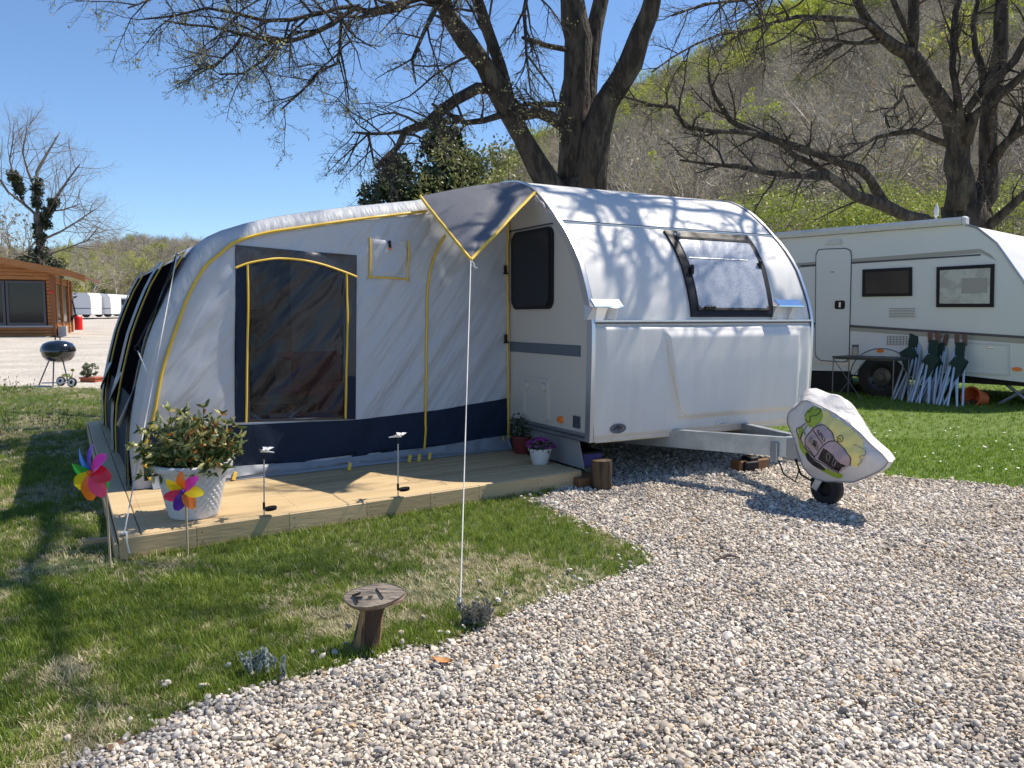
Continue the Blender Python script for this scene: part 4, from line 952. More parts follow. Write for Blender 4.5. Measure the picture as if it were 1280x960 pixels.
# contents seen through the window
def inbox(name, label, cat, x0, x1, y0, y1, d, dd, m, bev=.02):
    A_ = wallp(x0, y0); B_ = wallp(x1, y1)
    o_ = MB(); return A_, B_
def viaw(px, py, d):   # ray hits plane behind the wall
    p = ab(loc_hit(px, py, O + BX * (1.28 + d), NW)); return p
M['redc'] = mat('dark_red_cloth', (.45, .03, .035), .7, bump=(6, .03)); M['darkc'] = mat('dark_upholstery', (.03, .03, .035), .7)
t = thing('red_sofa', 'red cloth camping seat seen through the awning window', 'seat', O, RZ)
p = viaw(352, 450, 1.5); q = viaw(428, 500, 1.5); z0 = ZD
mb = MB(); mb.box(((p.x + q.x) / 2, p.y + .35, (z0 + .55) / 2 + .08), (q.x - p.x + .3, .6, .52), bev=.05); obj('seat', mb, M['redc'], t, local=True)
mb = MB(); mb.box(((p.x + q.x) / 2, p.y + .62, (p.z + z0) / 2 + .05), (q.x - p.x + .35, .14, p.z - z0), bev=.05); obj('backrest', mb, M['redc'], t, local=True)
t = thing('camping_chair', 'black high-backed chair inside the awning at the left of its window', 'chair', O, RZ)
p = viaw(314, 390, 1.1); q = viaw(344, 450, 1.1)
mb = MB(); mb.box(((p.x + q.x) / 2, p.y + .3, (p.z + .55) / 2), (q.x - p.x + .1, .06, p.z - .5), Matrix.Rotation(R(-8), 4, 'X'), bev=.02); obj('backrest', mb, M['darkc'], t, local=True)
mb = MB(); mb.box(((p.x + q.x) / 2, p.y + .05, .56), (q.x - p.x + .1, .46, .05), bev=.02); obj('seat', mb, M['darkc'], t, local=True)
for sx in (-1, 1):
    for sy in (-1, 1):
        mb = MB(); mb.tube([L((p.x + q.x) / 2 + sx * .2, p.y + .05 + sy * .2, .55), L((p.x + q.x) / 2 + sx * .24, p.y + .05 + sy * .26, ZD)], .012, 6); obj('leg', mb, M['alu'], t, local=True)
t = thing('storage_cabinet', 'pale low cabinet standing inside the awning behind the black chair', 'cabinet', O, RZ)
p = viaw(322, 452, 1.7); q = viaw(352, 500, 1.7)
mb = MB(); mb.box(((p.x + q.x) / 2, p.y + .2, (p.z + ZD) / 2), (q.x - p.x + .2, .4, p.z - ZD), bev=.01); c_ = obj('cabinet_body', mb, mat('pale_board', (.45, .42, .36), .6), t, local=True)
mb = MB(); mb.box(((p.x + q.x) / 2, p.y - .005, (p.z + ZD) / 2), (q.x - p.x + .1, .014, p.z - ZD - .1), bev=.004); obj('cabinet_door', mb, mat('pale_board_door', (.5, .46, .40), .6), t, local=True)
t = thing('inner_curtain', 'pale grey curtain hanging inside the awning', 'curtain', O, RZ)
p = viaw(316, 335, 2.6); q = viaw(362, 335, 2.6); mb = MB()
mb.grid(lambda a, z: L(a, p.y + .04 * math.sin(a * 30) + .01 * math.sin(z * 5), z), list(np.linspace(p.x, q.x, 40)), list(np.linspace(.3, 2.0, 8))); obj('curtain_cloth', mb, mat('pale_curtain_cloth', (.5, .5, .53), .8, trans=.2), t, local=True)
t = thing('camping_table', 'light folding table inside the awning with thin crossed legs', 'table', O, RZ)
p = viaw(330, 475, .7)
mb = MB(); mb.box((p.x + .1, p.y + .2, .62), (.7, .45, .03), bev=.005); obj('table_top', mb, mat('olive_board', (.22, .20, .14), .6), t, local=True)
for sx in (-1, 1):
    mb = MB(); mb.tube([L(p.x + .1 + sx * .3, p.y, ZD), L(p.x + .1 - sx * .3, p.y + .1, .61)], .012, 6); obj('leg', mb, M['alu'], t, local=True)

# ------------------------------------------------------------------ guy ropes
def rope(name, label, pts, rad, m=M['rope'], sagk=0.0, cat='rope'):
    t_ = thing(name, label, cat, pts[0]); mb = MB(); out = []
    for i in range(len(pts) - 1):
        for k in range(10): out.append(Vector(pts[i]).lerp(Vector(pts[i + 1]), k / 10) - Vector((0, 0, sagk * math.sin(math.pi * k / 10))))
    out.append(Vector(pts[-1])); mb.tube(out, rad, 6); obj('cord', mb, m, t_); return t_
tipw = W3(*TIP); gp = hitz(575, 767, .01); gp.z = .02
t = rope('guy_rope', 'long white guy rope from the canopy tip down to the lawn by the gravel', [tipw, gp], .0034)
for s_ in (0, 1):
    mb = MB(); mb.tube([tipw + Vector((.0, 0, -.03 * s_)), tipw + Vector((.025, 0, -.03 - .02 * s_)), tipw + Vector((.03 + .02 * s_, 0, -.06))], .005, 5); obj('knot', mb, M['rope'], t)
mb = MB(); mb.tube([gp + Vector((0, 0, .07)), gp + Vector((-.012, 0, .05)), gp + Vector((-.010, 0, .015)), gp + Vector((.008, 0, .012)), gp + Vector((.012, 0, .05)), gp + Vector((0, 0, .07))], .004, 6); obj('loop', mb, M['rope'], t)
mb = MB(); mb.tube([gp + Vector((0, 0, .03)), gp + Vector((.01, .02, -.03))], .006, 6); obj('peg', mb, M['galv'], t)
r0 = W3(*endp(1.80, .10, .05)); dk = W3(AL + .03, fb(AL) + .02, ZD + .006); k1 = at(185, 478, (r0.y + dk.y) / 2 + .25)
t = rope('guy_rope', 'white guy rope from the awning\'s left shoulder to the deck corner', [r0, r0.lerp(dk, .53), dk], .0036)
mb = MB(); mb.tube([dk + Vector((0, 0, .02)), dk + Vector((.03, -.03, .012)), dk + Vector((.035, -.045, -.02)), dk + Vector((.05, -.05, -.09))], .005, 6); obj('loose_end', mb, M['rope'], t)
mb = MB(); mb.lathe([(0, 0), (.02, .004), (.022, .014), (0, .024)], dk, 10); obj('knot', mb, M['rope'], t)
rg = W3(*endp(1.15, .08, .06))
mb = MB(); mb.tube([r0, r0.lerp(rg, .5) + Vector((.02, 0, 0)), rg], .008, 6); obj('black_strap', mb, M['blackp'], t)
mb = MB(); mb.tube([rg + Vector((.022 * math.cos(a), 0, .022 * math.sin(a) - .02)) for a in [k * math.pi / 5 for k in range(11)]], .006, 5); obj('ring', mb, M['blackp'], t)
mb = MB(); mb.tube([rg - Vector((0, 0, .04)), r0.lerp(dk, .53)], .004, 6); obj('cord', mb, M['rope'], t)

# ================================================================== TREES
def wig(r, s): return Vector((r.uniform(-s, s), r.uniform(-s, s), r.uniform(-s, s)))
def path(r, p, d, ln, n, wob, up):
    out = [p.copy()]; d = d.normalized()
    for k in range(n):
        d = (d + wig(r, wob) + Vector((0, 0, up))).normalized(); p = p + d * (ln / n); out.append(p.copy())
    return out
class Grower:
    def __init__(s, seed, bud=0, nearfac=1.0):
        s.r = random.Random(seed); s.wood = MB(); s.twigs = MB(); s.buds = MB(); s.bud = bud; s.n = 0
    def limb(s, pts, rad, n=9, kids=6, ln=1.6, lev=0, up=.0, t0=.25, mb=None, spread=1.0, lumps=.0, maxlev=3):
        r = s.r; (mb or s.wood).tube(pts, rad, n, cap=(n > 5)); tot = sum((pts[i + 1] - pts[i]).length for i in range(len(pts) - 1))
        for k in range(kids):
            t = t0 + (1 - t0) * (k + r.random()) / kids; t = min(t, .995); f = t * (len(pts) - 1); i = int(f); p = pts[i].lerp(pts[i + 1], f - i); ra = rad[i] * (1 - f + i) + rad[i + 1] * (f - i)
            tan = (pts[i + 1] - pts[i]).normalized(); ax = wig(r, 1).cross(tan)
            if ax.length < .05: continue
            ang = R(r.uniform(28, 72)) * spread; d = Matrix.Rotation(ang, 3, ax.normalized()) @ tan
            s.child(p, d, ln * r.uniform(.55, 1.25) * (1.15 - .5 * t), min(ra * .62, .05 if lev else .2), lev + 1, up, maxlev)
    def child(s, p, d, ln, ra, lev, up, maxlev):
        r = s.r; n = max(3, int(ln / .22)) if lev < 3 else 3; n = min(n, 7)
        pts = path(r, p, d, ln, n, .30 if lev < 3 else .22, up)
        if lev >= maxlev:
            rad = [max(ra * (1 - .85 * k / n), .0014) for k in range(n + 1)]; s.twigs.tube(pts, rad, 3, cap=False)
            if s.bud and r.random() < s.bud: s.leafbud(pts)
            return
        ra = max(min(ra, .008 if lev > 1 else .022), .003 if lev > 1 else .007); rad = [ra * (1 - .72 * k / n) for k in range(n + 1)]
        s.limb(pts, rad, 5 if lev < 2 else 4, {1: 8, 2: 6}.get(lev, 4), ln * .52, lev, up, .15, s.wood if lev < 2 else s.twigs, maxlev=maxlev)
    def leafbud(s, pts):
        r = s.r
        for q in pts[1:]:
            for _ in range(1):
                c = q + wig(r, .03); a, b = wig(r, .013), wig(r, .013); s.buds.add([c - a, c + b, c + a, c - b], [(0, 1, 2, 3)])
def build_tree(name, label, g, base, mt=None, tw=None, bud=None, group=None):
    t_ = thing(name, label, 'tree', base, 0, group)
    tr = obj('trunk', g.wood, mt or M['bark'], t_, auto=0, fix=False)
    cr = obj('crown', g.twigs, tw or M['twig'], t_, auto=0, fix=False); cr['kind'] = 'stuff'
    if g.buds.v: b_ = obj('buds', g.buds, bud or M['bud'], t_, auto=0, fix=False); b_['kind'] = 'stuff'
    return t_
def PL(l, Y0, Y1=None, wmul=1.0, r=None):
    pts, rad = [], []
    Y1 = Y0 if Y1 is None else Y1
    for i, (x, y, w_) in enumerate(l):
        Y = Y0 + (Y1 - Y0) * i / (len(l) - 1); pts.append(at(x, y, Y)); rad.append(w_ / 2 * Y / 1000 * wmul)
    # knobbly in-betweens
    P2, R2 = [], []
    for i in range(len(pts) - 1):
        n = max(1, int((pts[i + 1] - pts[i]).length / .28)) if rad[i] > .05 else max(1, int((pts[i + 1] - pts[i]).length / .2))
        for k in range(n):
            t = k / n; j = .12 * rad[i] if (k or i) else 0
            P2.append(pts[i].lerp(pts[i + 1], t) + (wig(r, j) if r else Vector())); R2.append((rad[i] * (1 - t) + rad[i + 1] * t) * (1 + (r.uniform(-.09, .12) if r else 0)))
    P2.append(pts[-1]); R2.append(rad[-1]); return P2, R2
rt = random.Random(11)
g = Grower(21, bud=.30)
def LB(l, Y0, Y1=None, kids=6, ln=1.2, n=8, up=-.02, t0=.25, wm=1.0):
    p, r_ = PL(l, Y0, Y1, wm, rt); g.limb(p, r_, n, kids, ln, 0, up, t0)
LB([(722, 520, 92), (722, 400, 74), (723, 300, 66), (722, 240, 62), (722, 226, 58)], 12.5, kids=0, n=14)
LB([(722, 235, 56), (719, 190, 44), (719, 150, 38), (722, 98, 34), (722, 50, 34), (717, 0, 30), (708, -70, 24), (700, -150, 18), (690, -240, 10)], 12.5, 12.2, 14, 2.2, 12, up=.03, t0=.5)
LB([(724, 210, 34), (732, 150, 28), (736, 100, 24), (742, 40, 22), (750, 0, 20), (770, -70, 16), (790, -160, 9)], 12.55, 13, 9, 2.0, 10, up=.03, t0=.55)
LB([(733, 250, 44), (736, 210, 40), (746, 165, 34), (757, 131, 30), (774, 103, 28), (790, 80, 28), (799, 45, 25), (812, 15, 22), (820, -15, 20), (832, -80, 16), (850, -170, 9)], 12.4, 11.6, 10, 2.0, 11, up=.03, t0=.6)
LB([(706, 275, 46), (690, 240, 34), (674, 210, 27), (652, 171, 25), (634, 135, 26), (620, 108, 26), (603, 79, 24), (581, 52, 24), (563, 22, 22), (552, 0, 20), (530, -50, 16), (500, -120, 10)], 12.4, 11.0, 12, 2.0, 11, up=.02, t0=.45)
LB([(637, 130, 18), (626, 82, 15), (611, 42, 14), (597, 0, 12), (580, -70, 10), (570, -150, 6)], 12, 11.6, 9, 1.6, 8, up=.02)
LB([(616, 112, 14), (597, 110, 13), (571, 125, 12), (548, 141, 12), (532, 154, 11), (506, 164, 10), (497, 184, 8), (483, 197, 7), (470, 209, 4)], 11.8, 10.4, 9, 1.1, 8, up=-.05)
LB([(506, 164, 6), (485, 167, 4), (460, 167, 4), (440, 165, 2)], 10.9, 10.4, 6, .9, 5)
LB([(460, 167, 4), (464, 185, 3), (468, 208, 2)], 10.6, 10.4, 5, .6, 5)
LB([(632, 142, 10), (604, 151, 8), (581, 154, 7), (562, 143, 5), (540, 130, 3)], 11.9, 10.8, 9, 1.0, 6, up=-.04)
LB([(702, 156, 16), (688, 146, 16), (672, 140, 14), (657, 144, 13), (643, 128, 8), (628, 128, 5)], 12.3, 11.8, 5, .8, 8)
LB([(703, 131, 7), (683, 130, 7), (660, 130, 6), (640, 134, 4)], 12.3, 11.8, 4, .8, 6)
LB([(709, 62, 7), (683, 57, 6), (668, 52, 6), (653, 47, 4)], 12.1, 11.4, 1, .4, 6)
LB([(556, 6, 14), (528, -6, 12), (510, 0, 12), (497, 8, 14), (476, 14, 11), (460, 14, 8), (442, 11, 6), (415, 30, 6), (389, 43, 6), (363, 52, 5), (343, 51, 5), (317, 46, 4), (297, 41, 4), (261, 33, 3), (235, 31, 3), (205, 26, 2)], 11, 8.6, 20, 1.1, 7, up=-.04, t0=.15)
LB([(450, 8, 6), (425, 10, 5), (405, 16, 5), (363, 25, 5), (330, 26, 4), (291, 16, 4), (258, 10, 3), (218, 20, 3), (180, 24, 2)], 10.4, 8.4, 13, 1.05, 6, up=-.03)
LB([(427, 16, 4), (425, 59, 4), (422, 79, 3.5), (399, 89, 3), (379, 112, 3), (350, 138, 2)], 10.2, 9.4, 12, .8, 5, up=-.05)
LB([(304, 43, 4), (291, 62, 3.5), (268, 82, 3), (241, 89, 2)], 9.2, 8.6, 8, .7, 5, up=-.04)
LB([(346, 54, 4), (330, 75, 3.5), (304, 92, 3), (274, 93, 2)], 9.6, 8.9, 8, .7, 5, up=-.04)
LB([(425, 60, 3), (432, 95, 2.5), (436, 125, 2)], 10, 9.8, 5, .5, 5)
LB([(530, -60, 10), (470, -60, 8), (400, -45, 6), (330, -30, 5), (260, -20, 4), (200, -5, 3), (160, 10, 2)], 10.6, 8, 16, 1.3, 6, up=-.05)
LB([(590, -60, 8), (560, -20, 6), (530, 40, 5), (515, 75, 4), (520, 105, 2)], 11.4, 10, 10, 1.0, 6, up=-.08)
LB([(690, -90, 8), (665, -40, 6), (655, 15, 5), (658, 70, 3.5), (664, 120, 2)], 11.8, 10.8, 10, .9, 5, up=-.1)
LB([(660, 70, 3), (690, 110, 2), (700, 150, 2)], 11, 11, 3, .6, 4)
LB([(840, -110, 10), (880, -70, 8), (930, -50, 6), (980, -40, 4)], 11.6, 10, 10, 1.5, 6, up=-.02)
for i in range(7):
    a = rt.uniform(0, 6.28); LB([(700 + 25 * math.cos(a), -180, 12), (700 + 160 * math.cos(a), -330, 8), (700 + 330 * math.cos(a), -430, 4)], 12.3, 12.3 + 3 * math.sin(a), 8, 2.2, 6, up=.02)

# unseen boughs added and shaped to shade the caravan, the canopy and the lawn
def LW(pts, rads, kids=7, ln=1.6, n=7, up=.0, t0=.3):
    P = [Vector(p) for p in pts]; P2, R2 = [], []
    for i in range(len(P) - 1):
        for k in range(4): t = k / 4; P2.append(P[i].lerp(P[i + 1], t) + wig(rt, .05)); R2.append(rads[i] * (1 - t) + rads[i + 1] * t)
    g.limb(P2 + [P[-1]], R2 + [rads[-1]], n, kids, ln, 0, up, t0, maxlev=3)
A0_, A1_ = at(832, -80, 11.6), at(708, -70, 12.2); HUB = Vector((4.3, 8.9, 8.4)); HUB2 = Vector((2.6, 8.6, 10.2))
LW([A0_, A0_.lerp(HUB, .5) + Vector((0, 0, .5)), HUB], [.11, .09, .06], 6, 1.2)
LW([A1_, A1_.lerp(HUB2, .5) + Vector((0, 0, .6)), HUB2], [.12, .10, .07], 6, 1.4)
for pts_, w0_ in (([(800, 402), (803, 350), (800, 300), (790, 262), (770, 245)], .055), ([(842, 400), (838, 330), (842, 262), (838, 240)], .035), ([(930, 300), (925, 265), (940, 255)], .03), ([(985, 470), (975, 400), (950, 330), (930, 270)], .035), ([(765, 470), (775, 400), (760, 330), (735, 262)], .035), ([(880, 520), (868, 420), (850, 380)], .02), ([(593, 320), (600, 300), (612, 270), (622, 240)], .055)):
    P_ = []
    for i, (x, y) in enumerate(pts_):
        q_ = surf(x, y) if x > 660 else L(-.10 - (y - 240) / 80 * .75, 1.05 - (y - 240) / 80 * .8, 2.5 - (y - 240) / 80 * .7); P_.append(W3(q_.x, q_.y, q_.z) + sun_dir * (5.4 + .45 * i))
    LW(P_, [w0_ * (.75 + .08 * i) for i in range(len(P_))], 7, .9, up=.0, t0=.05)
    LW([P_[-1], P_[-1].lerp(HUB, .5) + Vector((0, 0, .2)), HUB], [w0_, .04, .05], 1, .5)
for e_ in ((2.6, 5.2, 9.0), (3.9, 4.8, 8.8), (.8, 5.4, 9.4), (1.9, 4.0, 9.4), (-.6, 7.0, 9.6), (4.6, 6.6, 9.2), (1.2, 6.4, 8.4)):
    e_ = Vector(e_); LW([HUB2, HUB2.lerp(e_, .35) + Vector((rt.uniform(-.5, .5), rt.uniform(-.2, .2), .4)), HUB2.lerp(e_, .7) + Vector((rt.uniform(-.5, .5), rt.uniform(-.2, .2), .3)), e_], [.06, .05, .03, .010], 12, 1.5)
build_tree('oak_tree', 'large spreading tree with dark forked trunk rising right behind the white caravan', g, at(722, 420, 12.5) * 1 + Vector((0, 0, 0)))
tb = at(722, 400, 12.5)
# second tree
g = Grower(33, bud=.12)
LB([(1206, 420, 60), (1206, 330, 58), (1206, 285, 58), (1206, 255, 54)], 16, kids=0, n=14)
LB([(1200, 262, 36), (1199, 225, 30), (1196, 185, 27), (1188, 150, 25), (1174, 125, 23), (1160, 103, 22), (1149, 85, 21), (1136, 64, 18)], 15.9, 15.4, 4, 1.6, 11, t0=.5)
LB([(1138, 68, 15), (1142, 40, 14), (1142, 5, 13), (1140, -50, 10), (1130, -130, 6)], 15.4, 15.2, 12, 1.8, 8, up=.03)
LB([(1137, 68, 15), (1118, 58, 14), (1100, 44, 12), (1086, 28, 10), (1071, 3, 8), (1058, -30, 7), (1040, -80, 4)], 15.3, 14.4, 12, 1.6, 8, up=.02)
LB([(1138, 46, 8), (1125, 20, 7), (1112, -10, 6), (1095, -60, 4)], 15.3, 15, 8, 1.3, 6)
LB([(1100, 40, 7), (1075, 25, 6), (1035, 23, 6), (996, 21, 5), (971, 27, 4.5), (938, 38, 4), (903, 42, 3.5), (870, 55, 3), (840, 72, 2.5), (815, 90, 2)], 14.9, 12.4, 20, 1.3, 6, up=-.05)
LB([(1097, 52, 6), (1068, 54, 5), (1035, 49, 4), (1010, 48, 3)], 15, 14.3, 8, 1.0, 5, up=-.04)
LB([(1062, -10, 6), (1020, -5, 5), (975, -12, 4), (930, 0, 4), (880, 5, 3), (840, 20, 2)], 14.8, 12.8, 14, 1.4, 6, up=-.05)
LB([(1212, 270, 34), (1232, 240, 27), (1236, 215, 24), (1234, 180, 22), (1236, 140, 20), (1245, 92, 19), (1251, 60, 17), (1252, 25, 15), (1252, -20, 13), (1248, -90, 9), (1240, -170, 5)], 16, 15.6, 12, 1.8, 11, up=.03, t0=.5)
LB([(1203, 170, 16), (1199, 140, 12), (1196, 115, 9), (1190, 85, 8), (1193, 45, 8), (1194, 15, 7), (1206, -20, 5)], 15.6, 15.2, 12, 1.2, 7, up=.02)
LB([(1206, 165, 12), (1208, 140, 11), (1222, 120, 11), (1243, 102, 10), (1268, 76, 9), (1282, 50, 8), (1310, 10, 6)], 15.7, 14.8, 10, 1.4, 8)
LB([(1207, 180, 14), (1218, 145, 11), (1240, 127, 11), (1262, 109, 10), (1284, 88, 9), (1330, 50, 7)], 15.6, 14.5, 8, 1.4, 8)
LB([(1231, 110, 9), (1227, 80, 8), (1219, 62, 7), (1216, 30, 6), (1224, -5, 5), (1240, -40, 3)], 15.9, 15.8, 10, 1.1, 6)
LB([(1238, 205, 15), (1252, 185, 12), (1262, 174, 11), (1276, 163, 11), (1300, 150, 9), (1350, 120, 6)], 15.8, 15, 7, 1.3, 8)
LB([(1262, 172, 7), (1272, 152, 6), (1282, 130, 5), (1300, 90, 3)], 15.7, 15.3, 6, 1.0, 5)
LB([(1222, 300, 16), (1236, 282, 13), (1257, 264, 12), (1280, 243, 11), (1320, 215, 8)], 15.9, 15, 6, 1.3, 8)
LB([(1200, 300, 20), (1180, 290, 16), (1154, 276, 15), (1129, 268, 14), (1100, 255, 14), (1071, 246, 13), (1050, 230, 12), (1032, 219, 11), (992, 219, 8), (957, 216, 7), (924, 208, 6), (885, 205, 4), (850, 200, 2.5)], 15.9, 12.8, 13, 1.2, 9, up=.0, t0=.3)
LB([(1107, 258, 13), (1096, 240, 12), (1086, 223, 11), (1075, 211, 11), (1043, 201, 10), (1007, 187, 9), (971, 176, 9), (939, 165, 8), (913, 151, 6), (893, 120, 5), (885, 95, 3)], 15.2, 13, 11, 1.2, 8, up=.02, t0=.3)
LB([(945, 168, 7), (920, 164, 6), (892, 165, 6), (856, 158, 5), (842, 134, 5), (815, 131, 4), (784, 122, 3), (765, 112, 2)], 13.4, 11.8, 11, .9, 6, up=.0)
LB([(1045, 226, 9), (1020, 207, 8), (992, 194, 7), (978, 180, 6)], 14.8, 14, 5, .9, 6)
LB([(1183, 180, 8), (1170, 175, 7), (1154, 168, 7), (1143, 164, 7), (1115, 167, 6), (1093, 172, 4), (1068, 190, 3), (1045, 197, 2)], 15.6, 14.2, 12, 1.1, 6)
LB([(1143, 107, 4), (1129, 108, 4), (1125, 126, 4), (1106, 143, 3), (1112, 160, 2)], 15.2, 14.6, 7, .8, 5)
for i in range(5):
    a = rt.uniform(0, 6.28); LB([(1215, -120, 12), (1215 + 130 * math.cos(a), -260, 8), (1215 + 250 * math.cos(a), -360, 4)], 15.6, 15.6 + 3 * math.sin(a), 8, 2.2, 6)
build_tree('oak_tree', 'bare wide-branching tree standing behind the second caravan at the right', g, at(1206, 400, 16))
# leafy masses: leaf-sized faces gathered in clumps through the crown's volume
def clump_leaves(mb, c, rad, n, ls, r, squash=.8, core=.55):
    c = Vector(c)
    for _ in range(n):
        d = wig(r, 1)
        if d.length < .1: continue
        p = c + d.normalized() * rad * r.uniform(core, 1.0) * (1 + .25 * noise.noise(d * 2 + c)); p.z = c.z + (p.z - c.z) * squash
        a = wig(r, 1).normalized() * ls * r.uniform(.6, 1.2); b_ = a.cross(wig(r, 1)).normalized() * ls * .42 * r.uniform(.6, 1.2)
        mb.add([p - a, p + b_, p + a, p - b_], [(0, 1, 2, 3)])
def bush(name, label, base, w_, h, n_cl, n_lf, ls, m, seed, group=None, cone=False, cat='bush', stem=True, depth=None, wobble=.12):
    r = random.Random(seed); depth = depth or w_; t_ = thing(name, label, cat, base, 0, group); mb = MB(); tw = MB(); B_ = Vector(base)
    for k in range(n_cl):
        zf = r.random(); 
        if cone: rr_ = (1 - zf ** 2.2) * .92 + .05
        else: rr_ = math.sqrt(max(0, 1 - (2 * zf - 1) ** 2)) * .85 + .1
        a = r.uniform(0, 6.28); q = math.sqrt(r.random()) * rr_
        c = B_ + Vector((math.cos(a) * q * w_ / 2, math.sin(a) * q * depth / 2, h * (.06 + .9 * zf) + r.gauss(0, wobble * .3)))
        cr = (.13 if cone else .16) * min(w_, h) * r.uniform(.7, 1.35) * (1 - .35 * zf if cone else 1)
        clump_leaves(mb, c, cr, n_lf, ls, r)
        if stem and k % 2 == 0: tw.tube([B_ + Vector((0, 0, .05)), B_.lerp(c, .5) + wig(r, .1 * w_), c], [.03 * h * .3 + .006, .015, .004], 4, cap=False)
    o_ = obj('foliage', mb, m, t_, auto=0, fix=False); o_['kind'] = 'stuff'
    if tw.v: obj('stems', tw, M['twig'], t_, auto=0, fix=False)['kind'] = 'stuff'
    return t_
M['ever'] = leaf_mat('dark_evergreen', (.022, .042, .016), (.045, .075, .022), 1.4, .15, c3=(.075, .10, .03))
M['shrubg'] = leaf_mat('yellow_green_shrub', (.13, .15, .04), (.24, .25, .08), 1.2, .3, c3=(.05, .06, .02))
M['bright'] = leaf_mat('bright_spring_green', (.20, .26, .035), (.36, .41, .07), .8, .4, c3=(.11, .15, .03))
M['ivy'] = leaf_mat('dark_ivy', (.018, .034, .014), (.04, .06, .02), 2, .1)
def tz(x, y): return float(terr(np.array([x]), np.array([y]))[0])
def gb(px, Y): x = (px - 640) / 990 * Y; return (x, Y, tz(x, Y) - .1)
bush('conifer_tree', 'dark evergreen tree behind the awning roof, left of the big forked tree', gb(560, 17), 3.3, 5.5, 190, 150, .075, M['ever'], 4, cone=True, cat='tree')
bush('conifer_tree', 'lower dark evergreen at the left end of the greenery behind the awning', gb(497, 17.5), 2.9, 5.0, 120, 120, .075, M['ever'], 5, cone=True, cat='tree')
bush('leafy_shrub', 'yellow-green leafy shrub in front of the evergreen behind the awning', gb(575, 15.4), 2.4, 4.7, 60, 75, .055, M['shrubg'], 6)
bush('leafy_shrub', 'pale green leafy shrub between the evergreen and the forked trunk', gb(632, 16.2), 2.3, 4.9, 55, 70, .055, M['shrubg'], 7)
for i, (px, Y, ww, hh, lb) in enumerate([(880, 22, 5.5, 3.7, 'green shrub mass above the left end of the caravan\'s roof'), (965, 23, 6.5, 4.6, 'broad green shrub mass above the caravan\'s rounded right shoulder'), (1050, 24, 5.5, 4.4, 'green shrub under the long low branch of the right tree'), (1125, 24.5, 5.0, 5.0, 'bright green shrub just left of the right-hand tree\'s trunk'), (1262, 24, 6.0, 4.8, 'bright green shrub right of the right-hand tree\'s trunk')]):
    bush('hillside_shrub', lb, gb(px, Y), ww, hh, 100, 170, .05, M['bright'], 20 + i, group='green shrubs at the foot of the hill', depth=4)

# woodland protos
def bare_proto(name, seed, h, m, bm=None, kids=9, leafy=0, lm=None, leafsize=.12):
    r = random.Random(seed); wood = MB(); lv = MB()
    def rec(p, d, ln, ra, lev):
        n = 4; pts = path(r, p, d, ln, n, .22, .05); wood.tube(pts, [ra * (1 - .65 * k / n) for k in range(n + 1)], 5 if lev == 0 else 3, cap=False)
        if lev >= 3:
            if leafy:
                for _ in range(leafy): 
                    q = pts[r.randint(1, n)] + wig(r, .22); a, b_ = wig(r, leafsize), wig(r, leafsize); lv.add([q - a, q + b_, q + a, q - b_], [(0, 1, 2, 3)])
            return
        for k in range(kids if lev == 0 else 5):
            i = r.uniform(.7 if lev == 0 else .5, n - .01); j = int(i); q = pts[j].lerp(pts[j + 1], i - j); ax = wig(r, 1).cross(pts[j + 1] - pts[j])
            if ax.length < .01: continue
            rec(q, Matrix.Rotation(R(r.uniform(25, 60)), 3, ax.normalized()) @ (pts[j + 1] - pts[j]).normalized(), ln * r.uniform(.42, .68), ra * .42, lev + 1)
    rec(Vector((0, 0, 0)), Vector((r.uniform(-.1, .1), r.uniform(-.1, .1), 1)), h * .62, h * .017, 0)
    wood.add(lv.v, lv.f, 1); return obj(name, wood, [m, lm or M['bud']], auto=0, fix=False)
M['wood1'] = mat('grey_woodland_bark', (.24, .215, .185), .9, rndcol=('L', [(0, (.20, .175, .14)), (.5, (.38, .335, .27)), (1, (.56, .50, .41))]))
M['leafy1'] = mat('spring_woodland_leaves', (.2, .25, .05), .6, trans=.4, rndcol=('L', [(0, (.28, .34, .03)), (.5, (.42, .48, .05)), (1, (.52, .54, .09))]))
M['leafy2'] = mat('brownish_woodland_buds', (.2, .18, .09), .7, trans=.3, rndcol=('L', [(0, (.20, .18, .11)), (1, (.32, .29, .17))]))
pr_ = [bare_proto('bare_tree', 100 + i, 6.5, M['wood1'], kids=11, leafy=1 if i else 0, lm=M['leafy2'], leafsize=.07) for i in range(4)] + [bare_proto('leafing_tree', 200 + i, 6.5, M['wood1'], leafy=12, lm=M['leafy1'], kids=10, leafsize=.10) for i in range(3)]
wc = proto_coll('woodland', pr_)
def woods(name, label, fn, n, leafbias, smin, smax, seed):
    r = np.random.default_rng(seed); pts = []
    X, Y = fn(r, n); nf = nfield(X, Y, .035, 3.3)
    Z = terr(X, Y); lf = r.random(len(X)) < np.clip(leafbias(X, Y, Z, nf), 0, 1)
    idx = np.where(lf, r.integers(4, 7, len(X)), r.integers(0, 4, len(X)))
    o_ = scatter(name, np.column_stack([X, Y, Z - .2]), np.column_stack([r.uniform(-.12, .12, len(X)), r.uniform(-.12, .12, len(X)), r.uniform(0, 6.28, len(X))]), r.uniform(smin, smax, len(X)), idx, wc)
    return tag(o_, label, 'woods', kind='stuff')
def f_right(r, n):
    az = np.radians(r.uniform(-4, 37, n)); rr_ = 29 + (182 - 29) * r.random(n) ** .72; return rr_ * np.sin(az), rr_ * np.cos(az)
def f_left(r, n):
    az = np.radians(r.uniform(-37, -3, n)); rr_ = 100 + (345 - 100) * r.random(n) ** .8; return rr_ * np.sin(az), rr_ * np.cos(az)
